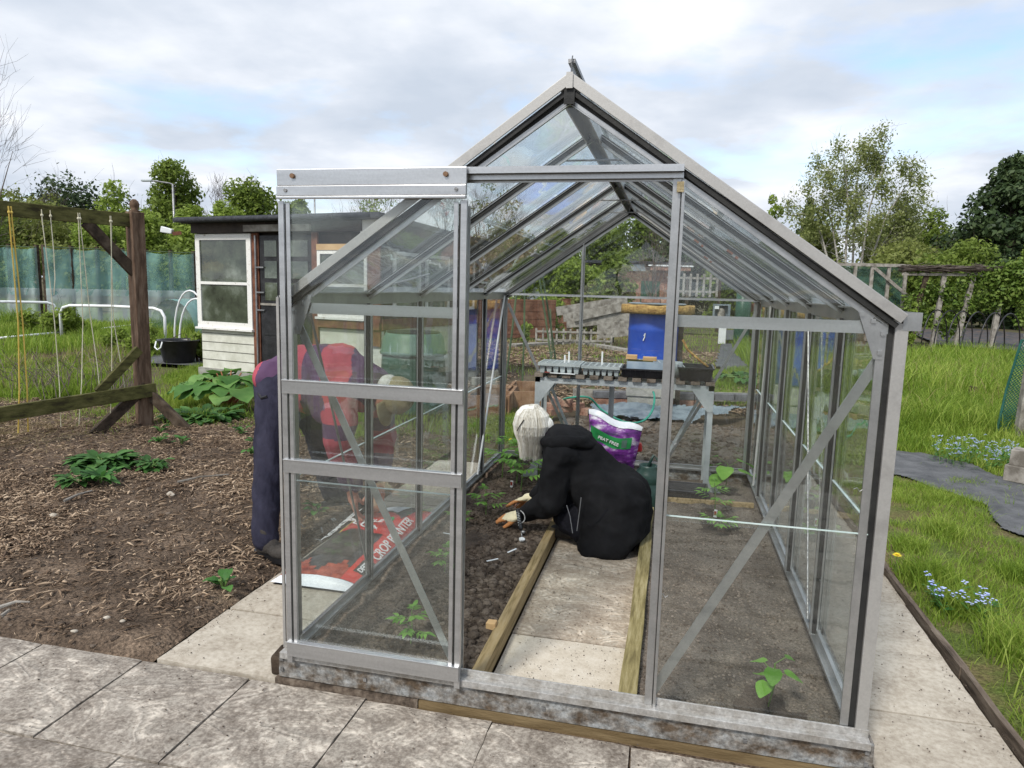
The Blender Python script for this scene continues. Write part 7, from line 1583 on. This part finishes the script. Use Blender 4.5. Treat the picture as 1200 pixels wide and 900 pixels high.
for i, (x_, y_, lb) in enumerate(((662, 416, 'left white plant label standing in the grey tray'), (667, 412, 'taller white plant label standing in the grey tray'), (706, 412, 'white plant label standing in the compost-filled tray'))):
    p_ = PY(x_, y_, 2.95); tag(MB().beam((p_.x, p_.y, zt_+.03), (p_.x, p_.y, p_.z), .012, .0015, up=(0, 1, 0)).obj('plant_label', MT['whiteplastic']), lb, 'plant label', 'plant labels in the trays')
tag(MB().tube([PY(800, 398, 3.05), PY(806, 410, 3.04), PY(815, 418, 3.02), PY(822, 424, 3.0), PY(830, 430, 2.99)], .009, 7).obj('foam_strip', MT['foam'], None, True), 'curved yellow foam strip hanging over the black trough', 'foam strip')
t = thing('watering_cup', PY(793, 420, 3.0), 'pale grey plastic jug behind the black trays on the bench', 'jug'); q = PY(793, 420, 3.0); MB().lathe([(.03, 0), (.035, .06), (.036, .11), (.03, .112)], (q.x+.01, q.y, zt_), 14).obj('jug_body', MT['greyplastic'], t, True); MB().tube([(q.x+.045, q.y, zt_+.09), (q.x+.065, q.y, zt_+.07), (q.x+.047, q.y, zt_+.03)], .005, 6).obj('handle', MT['greyplastic'], t, True)
# under the bench
t = open_tray(1.33, 1.60, 2.55, 2.78, .06, .125, 'black ribbed cell tray on the soil below the bench', 'blackplastic', 9)
# purple compost bag leaning behind the woman
def bag(corners, depth, name, label, m, n=16, mm=10, bulge=.09):
    t = thing(name, sum((V(c) for c in corners), V())/4, label, 'compost bag'); TL, TR, BR_, BL_ = [V(c) for c in corners]; nrm = (TR-TL).cross(BL_-TL).normalized()
    if nrm.dot(V(CAM)-TL) < 0: nrm = -nrm
    def P_(u, v_, s_):
        a_ = TL.lerp(TR, u); b_ = BL_.lerp(BR_, u); p = a_.lerp(b_, v_); e = (math.sin(math.pi*u)*math.sin(math.pi*min(1, v_*.92)))**.5 if 0 < u < 1 and 0 < v_ else 0
        return p+nrm*(bulge*e*s_)+nrm*.02*mnoise.noise(V((u*5, v_*6, s_)))*(1 if e else .5)+V((0, 0, .012*math.sin(u*9)*(1-v_)))
    b = MB()
    for s_ in (1, -1):
        vs = [P_(i/n, j/mm, s_) for j in range(mm+1) for i in range(n+1)]; fs = [(j*(n+1)+i, j*(n+1)+i+1, (j+1)*(n+1)+i+1, (j+1)*(n+1)+i) for j in range(mm) for i in range(n)]; b.add(vs, fs if s_ > 0 else [f[::-1] for f in fs])
    o = b.obj('bag', m, t, True)
    return t, P_, nrm
TL, TR = PY(690, 480, 2.42), PY(753, 502, 2.42); BL_, BR_ = PY(693, 545, 2.5), PY(742, 552, 2.5)
t, P_, nr_ = bag((TL, TR, BR_, BL_), .1, 'compost_bag', 'purple and white compost bag with a green printed band standing behind the kneeling person', MT['sackpurple'])
def strip(P_, nr_, u0, u1, v0, v1, name, m, par, off=.003, n=12):
    vs = [P_(u0+(u1-u0)*i/n, v0+(v1-v0)*j/4, 1)+nr_*off for j in range(5) for i in range(n+1)]; b = MB(); b.add(vs, [(j*(n+1)+i, j*(n+1)+i+1, (j+1)*(n+1)+i+1, (j+1)*(n+1)+i) for j in range(4) for i in range(n)]); return b.obj(name, m, par, True)
strip(P_, nr_, .0, 1, -.02, .07, 'white_hem', MT['sackwhite'], t, .004); strip(P_, nr_, .04, .86, .24, .46, 'green_band', MT['sackgreen'], t, .004)
ux_ = (P_(.62, .35, 1)-P_(.25, .35, 1)).normalized(); uy_ = nr_.cross(ux_); c_ = P_(.42, .35, 1)+nr_*.012
M4 = Matrix(((ux_.x, uy_.x, nr_.x, c_.x), (ux_.y, uy_.y, nr_.y, c_.y), (ux_.z, uy_.z, nr_.z, c_.z), (0, 0, 0, 1)))
text('lettering', 'PEAT FREE', .030, MT['print'], t, M4, .0008, 1.05, .0006)
c_ = P_(.72, .35, 1); strip(P_, nr_, .68, .78, .27, .43, 'roundel', MT['binlid'], t, .007, 4)
# dark green watering can and red handle
p_ = V((1.20, 2.35, .05)); t = thing('watering_can', p_, 'dark green plastic watering can behind the kneeling person', 'watering can')
m = MB(); m.lathe([(.075, 0), (.085, .02), (.088, .16), (.08, .165), (.088, .18), (.078, .24), (.055, .27), (.06, .285), (.05, .286), (.045, .25)], p_, 22, cap=False); m.obj('can_body', MT['darkgreen'], t, True); m = MB(); m.tube([p_+V((.0, .02, .27)), p_+V((.03, .05, .34)), p_+V((.07, .05, .3)), p_+V((.09, .03, .18))], .01, 8); m.obj('handle', MT['darkgreen'], t, True)
q = PY(744, 520, 2.55); tag(MB().beam(q+V((-.04, 0, -.03)), q+V((.05, 0, -.02)), .05, .06).obj('red_scoop', MT['red'], bevel=.012), 'red plastic scoop between the purple bag and the watering can', 'scoop')

# ============================================================ RED GROWING BAG OUTSIDE
g0, g1 = V((-.50, .70, .0)), V((-.16, .74, .0)); L_ = 1.16; sk = thing('growing_bag', (-.3, 1.28, .01), 'red and black planter compost sack lying on the slabs beside the greenhouse', 'compost bag')
ex = V((.96, -.0, 0)).normalized(); ey = V((.03, .999, 0)); o0 = V((-.525, .70, .006)); Wd = .44; 
def SB(u, v_, off=0):
    e = max(0, math.sin(math.pi*min(1, max(0, u))))**.45*max(0, math.sin(math.pi*min(1, max(0, v_))))**.35
    z = .012+.105*e+.012*mnoise.noise(V((u*4, v_*9, 1)))*e+.006*mnoise.noise(V((u*11, v_*22, 3)))*e
    return o0+ex*(Wd*u+.015*math.sin(v_*7))+ey*(L_*v_)+V((0, 0, z+off))
b = MB(); n, mm = 22, 44; vs = [SB(i/n, j/mm) for j in range(mm+1) for i in range(n+1)]; b.add(vs, [(j*(n+1)+i, j*(n+1)+i+1, (j+1)*(n+1)+i+1, (j+1)*(n+1)+i) for j in range(mm) for i in range(n)])
vs2 = [V((p.x, p.y, .006)) for p in vs]; b.add(vs2, [(j*(n+1)+i, (j+1)*(n+1)+i, (j+1)*(n+1)+i+1, j*(n+1)+i+1) for j in range(mm) for i in range(n)])
b.obj('bag', MT['sackblack'], sk, True)
def sp2(u0, u1, v0, v1, name, m, off=.0025, n=14, mm=14, cut=None):
    b = MB(); vs = [SB(u0+(u1-u0)*i/n, v0+(v1-v0)*j/mm, off) for j in range(mm+1) for i in range(n+1)]; fs = [(j*(n+1)+i, j*(n+1)+i+1, (j+1)*(n+1)+i+1, (j+1)*(n+1)+i) for j in range(mm) for i in range(n)]
    if cut: fs = [f for f in fs if cut((f[0] % (n+1)+.5)/n, (f[0]//(n+1)+.5)/mm)]
    b.add(vs, fs); return b.obj(name, MT[m], sk, True)
sp2(.76, 1.0, .03, .97, 'red_edge', 'sackred', .002, 8, 40); sp2(0, .07, .02, .14, 'red_corner', 'sackred', .002, 6, 6)
sp2(-.01, 1.01, -.012, .026, 'white_hem', 'sackwhite', .004, 20, 4); sp2(.25, 1.01, .965, 1.02, 'white_hem', 'sackwhite', .004, 14, 4)
sp2(.12, .66, .17, .44, 'compost_window', 'sackwin', .003); sp2(.03, .76, .028, .16, 'tomato_picture', 'tomato', .0025, 22, 10, lambda u, v_: v_ < .55+.3*math.sin(u*9)+.12*math.sin(u*31))
rp = sp2(.2, .80, .445, .75, 'red_panel', 'sackred', .004, 20, 20, lambda u, v_: v_ < .62 or (u-.5)**2/.25+(v_-.62)**2/.145 < 1)
sp2(.165, .195, .445, .62, 'yellow_line', 'printg', .004, 3, 12); sp2(.3, .6, .78, .93, 'white_panel', 'sackwhite', .003)
sp2(.62, .70, .6, .68, 'round_badge', 'sackgreen', .006, 10, 10, lambda u, v_: (u-.5)**2+(v_-.5)**2 < .25)
sp2(.82, .95, .09, .2, 'black_label', 'sackwin', .004)
def sbtext(name, s, size, u, v_, mm_, ang, sx=1, off=.010, bold=.001):
    c_ = SB(u, v_, 0); du = (SB(u+.05, v_)-SB(u-.05, v_)).normalized(); dv = (SB(u, v_+.03)-SB(u, v_-.03)).normalized(); nn = du.cross(dv).normalized(); x_ = (du*math.cos(ang)+dv*math.sin(ang)).normalized(); y_ = nn.cross(x_); c_ = c_+nn*off
    M4 = Matrix(((x_.x, y_.x, nn.x, c_.x), (x_.y, y_.y, nn.y, c_.y), (x_.z, y_.z, nn.z, c_.z), (0, 0, 0, 1))); return text(name, s, size, MT[mm_], sk, M4, .001, sx, bold)
sbtext('lettering', 'DOUBLE', .062, .40, .56, 'print', 0, .95); sbtext('lettering', 'PLUMP', .085, .50, .49, 'print', 0, 1)
sbtext('lettering', 'TOMORITE', .085, .115, .56, 'print', math.pi/2, 1.05, .022); sbtext('lettering', 'CROP PLANTER', .075, .885, .45, 'print', math.pi/2, 1.1, .016); sbtext('lettering', 'DEEPER', .04, .885, .145, 'print', math.pi/2, .9, .008)
sbtext('lettering', '27', .05, .885, .74, 'printg', math.pi/2, 1, .012) if 0 else None

# ============================================================ RIGHT SIDE: mesh screen, post, hoops, climbers
P0 = SPOT(1196, 8.0); mp_ = PY(1192, 520, 5.75); mp_.z = 0
t = thing('mesh_fence', G(1178, 520, 0), 'dark green plastic mesh fence leaning at the right edge', 'fence')
def meshfence(A_, B_, h, lean, t):
    nu, nv = 60, 46; d = (B_-A_); m = MB()
    for k in range(-nv, nu+1, 1):
        pass
    cell = .034; L_ = d.length; dn = d.normalized(); k = 0
    def P_(u, z): return A_+dn*u+V((0, 0, z))+lean*(z/h)+V((0, .03*math.sin(u*3+z*4), 0))
    nU, nZ = int(L_/cell), int(h/cell)
    for i in range(-nZ, nU):
        for sgn in (1, -1):
            pts = []
            for j in range(nZ+1):
                u = (i+j)*cell if sgn > 0 else (nU-1-i-j)*cell
                if 0 <= u <= L_: pts.append(P_(u, j*cell))
            if len(pts) > 1: m.tube(pts, .0045, 4, cap=False)
    m.obj('mesh', MT['darkgreen2'], t)
    e = MB(); e.tube([P_(0, z) for z in (0, h/2, h)], .012, 6); e.tube([P_(u, h) for u in (0, L_/2, L_)], .01, 6); e.tube([P_(u, h*.75) for u in (0, L_/2, L_)], .005, 4); e.obj('border', MT['darkgreen2'], t)
MT['darkgreen2'] = P('green mesh plastic', (.012, .075, .06), (.025, .12, .095), r=.5)
A_ = G(1166, 514, 0); meshfence(A_, A_+V((1.6, .25, 0)), 1.06, V((.10, -.05, 0)), t)
fs_ = MB(); fs_.beam(A_+V((.03, .06, .5)), A_+V((.12, .05, 1.04)), .01, .01)
q0 = G(1187, 520, 0); q1 = V((q0.x, q0.y, 0)); MB().beam(q1+V((.1, .12, 0)), q1+V((.15, .12, 1.5)), .085, .085, up=(0, 1, 0)).rough(.004, 5).obj('post', MT['greywood'], t)
for i, (xa, ya, xb, yb, z_, lb) in enumerate(((1186, 522, 1215, 535, .2, 'grey weathered timber block stacked at the right edge by the mesh'), (1180, 540, 1215, 556, .07, 'lower grey timber baulk at the right edge by the mesh'))):
    A2, B2 = G(xa, ya+12, z_), G(xb+40, yb+10, z_); tag(MB().beam(A2, B2, .16, .13).rough(.006, 6).obj('timber_baulk', MT['greywood'], bevel=.006), lb, 'timber', 'timber baulks by the mesh fence')
q = G(1134, 478, 0); t = tag(MB().beam(q+V((0, 0, -.05)), q+V((.03, 0, .3)), .09, .06, up=(0, 1, 0)).rough(.004, 9).obj('short_stake', MT['darkwood'], bevel=.004), 'short dark wooden stake standing in the long grass', 'stake')
m = MB(); m.tube([q+V((-.45, -.35, .02)), q+V((-.2, -.2, .2)), q+V((-.06, -.05, .1))], .008, 5); tag(m.obj('stick', MT['drygrass']), 'pale bent stick leaning beside the dark stake', 'stick')
HL = ['leftmost thin black hoop over the covered bed', 'second thin black hoop from the left', 'third thin black hoop from the left', 'fourth thin black hoop from the left', 'fifth thin black hoop from the left', 'rightmost thin black hoop at the edge of the view']
for i, x_ in enumerate((1100, 1115, 1130, 1148, 1168, 1186)): arch(SPOT(x_, 21-.55*i), 1.3, 1.15, .018, 'blackplastic', HL[i], 'thin black hoops over the covered bed', dr=(.75, .66, 0))
# mesh cage
a_ = SPOT(960, 23); b_ = SPOT(1058, 23); t = thing('fruit_cage', (a_+b_)/2, 'timber framed fruit cage with dark green netting behind the long grass', 'fruit cage'); Hc = 2.5
for k in range(6): p_ = a_.lerp(b_, k/5); MB().beam(p_, p_+V((0, 0, Hc)), .1, .1).obj('post', MT['greywood'], t)
MB().beam(a_+V((-.1, 0, Hc)), b_+V((.1, 0, Hc)), .12, .1).obj('top_rail', MT['greywood'], t); MB().beam(a_+V((0, 0, 1.1)), b_+V((0, 0, 1.1)), .06, .06).obj('mid_rail', MT['greywood'], t)
p_ = a_.lerp(b_, .62); MB().beam(p_+V((0, -.1, Hc-.1)), b_+V((.3, -.1, Hc-1.15)), .05, .1).obj('brace', MT['greywood'], t); p_ = a_.lerp(b_, .8)
m = MB(); m.beam(a_+V((0, .2, Hc/2)), b_+V((0, .2, Hc/2)), .01, Hc-.1, up=(0, 0, 1)); m.obj('netting', MT['cagenet'], t); m = MB(); m.beam(a_+V((0, 2, Hc/2)), b_+V((0, 2, Hc/2)), .01, Hc-.1, up=(0, 0, 1)); m.obj('netting', MT['cagenet'], t)
fb(MB(), -1.1, .5, .2, -.3, .55, 1.8, SPOT(1025, 23)).obj('teal_panel', MT['greennet'] if 0 else MT['bin'], t)
# climber fence
a_ = SPOT(1062, 22); b_ = SPOT(1260, 20); t = thing('climber_fence', (a_+b_)/2, 'rough post fence topped with dry twigs and overgrown with leafy green climbers', 'fence'); dd_ = b_-a_; Hc = 2.32
for k, (f_x, ln) in enumerate(((1076, .18), (1104, .05), (1136, .12), (1175, .05), (1215, .1))):
    p_ = a_+dd_*((f_x-1062)/198); MB().beam(p_+V((-ln*1.4, 0, -.1)), p_+V((ln*1.2, 0, Hc-.05)), .13, .13).rough(.02, 3).obj('post', MT['greywood'] if k else MT['darkwood'], t)
MB().beam(a_+V((-.2, 0, Hc-.12)), b_+V((0, 0, Hc-.12)), .06, .08).obj('top_rail', MT['greywood'], t)
rs = np.random.RandomState(4); m = MB()
for k in range(420): 
    f = rs.rand()*.5; p_ = a_+dd_*f+V((0, rs.randn()*.12, Hc+rs.rand()*.12)); m.tube([p_-dd_.normalized()*.35+V((0, 0, rs.randn()*.04)), p_, p_+dd_.normalized()*.35+V((0, 0, rs.randn()*.05))], .012, 3, cap=False)
m.obj('dry_twigs', MT['drygrass'] if 0 else MT['twig'], t)
bl_ = []
for k in range(70):
    f = rs.rand(); zc_ = (.35+rs.rand()*1.9) if f < .48 else (.9+1.55*rs.rand()); p_ = a_+dd_*f; s_ = .2+.16*rs.rand()
    if f < .48 and rs.rand() < .3: continue
    bl_.append((p_.x, p_.y+.05, zc_, s_*1.2, s_*.8, s_))
for k in range(40): f = .48+.52*rs.rand(); p_ = a_+dd_*f; bl_.append((p_.x, p_.y-.15, 1.5+.85*rs.rand(), .34, .25, .3))
v, f = crown_leaves(bl_, 15000, .095, rs, .3); npobj('climber_leaves', v, f, MT['lf_ivy'] if 'lf_ivy' in MT else MT['lf_light'], t)
# grassy edge low plants on far plots
for i, (x_, y_, w_, D_, k_, n_, lb) in enumerate(((1070, 345, 14, 18, 'light', 700, 'small bright green bush at the left foot of the climber fence'), (618, 378, 14, 17, 'light', 500, 'small yellow-green plant beside the trellis'), (60, 360, 110, 17, 'light', 2600, 'row of tall leafy plants in front of the left netting'), (150, 384, 110, 13.5, 'light', 2600, 'low leafy crop rows behind the frame post'), (230, 385, 26, 12.5, 'light', 900, 'tuft of green growth against the left end of the shed'), (640, 352, 50, 21, 'light', 3000, 'hedge of spring green leaves above the brown fence'), (690, 340, 40, 22, 'olive', 2000, 'thin olive shrub above the plank heap'), (905, 372, 60, 19, 'light', 2500, 'green bush beyond the back right glass'), (960, 385, 90, 16, 'mid', 2600, 'low green growth beyond the right side glass'))):
    shrub(x_, y_, w_, D_, lb, k_, n=n_, leafpx=4, seed=100+i, group='low planting on the allotment plots')
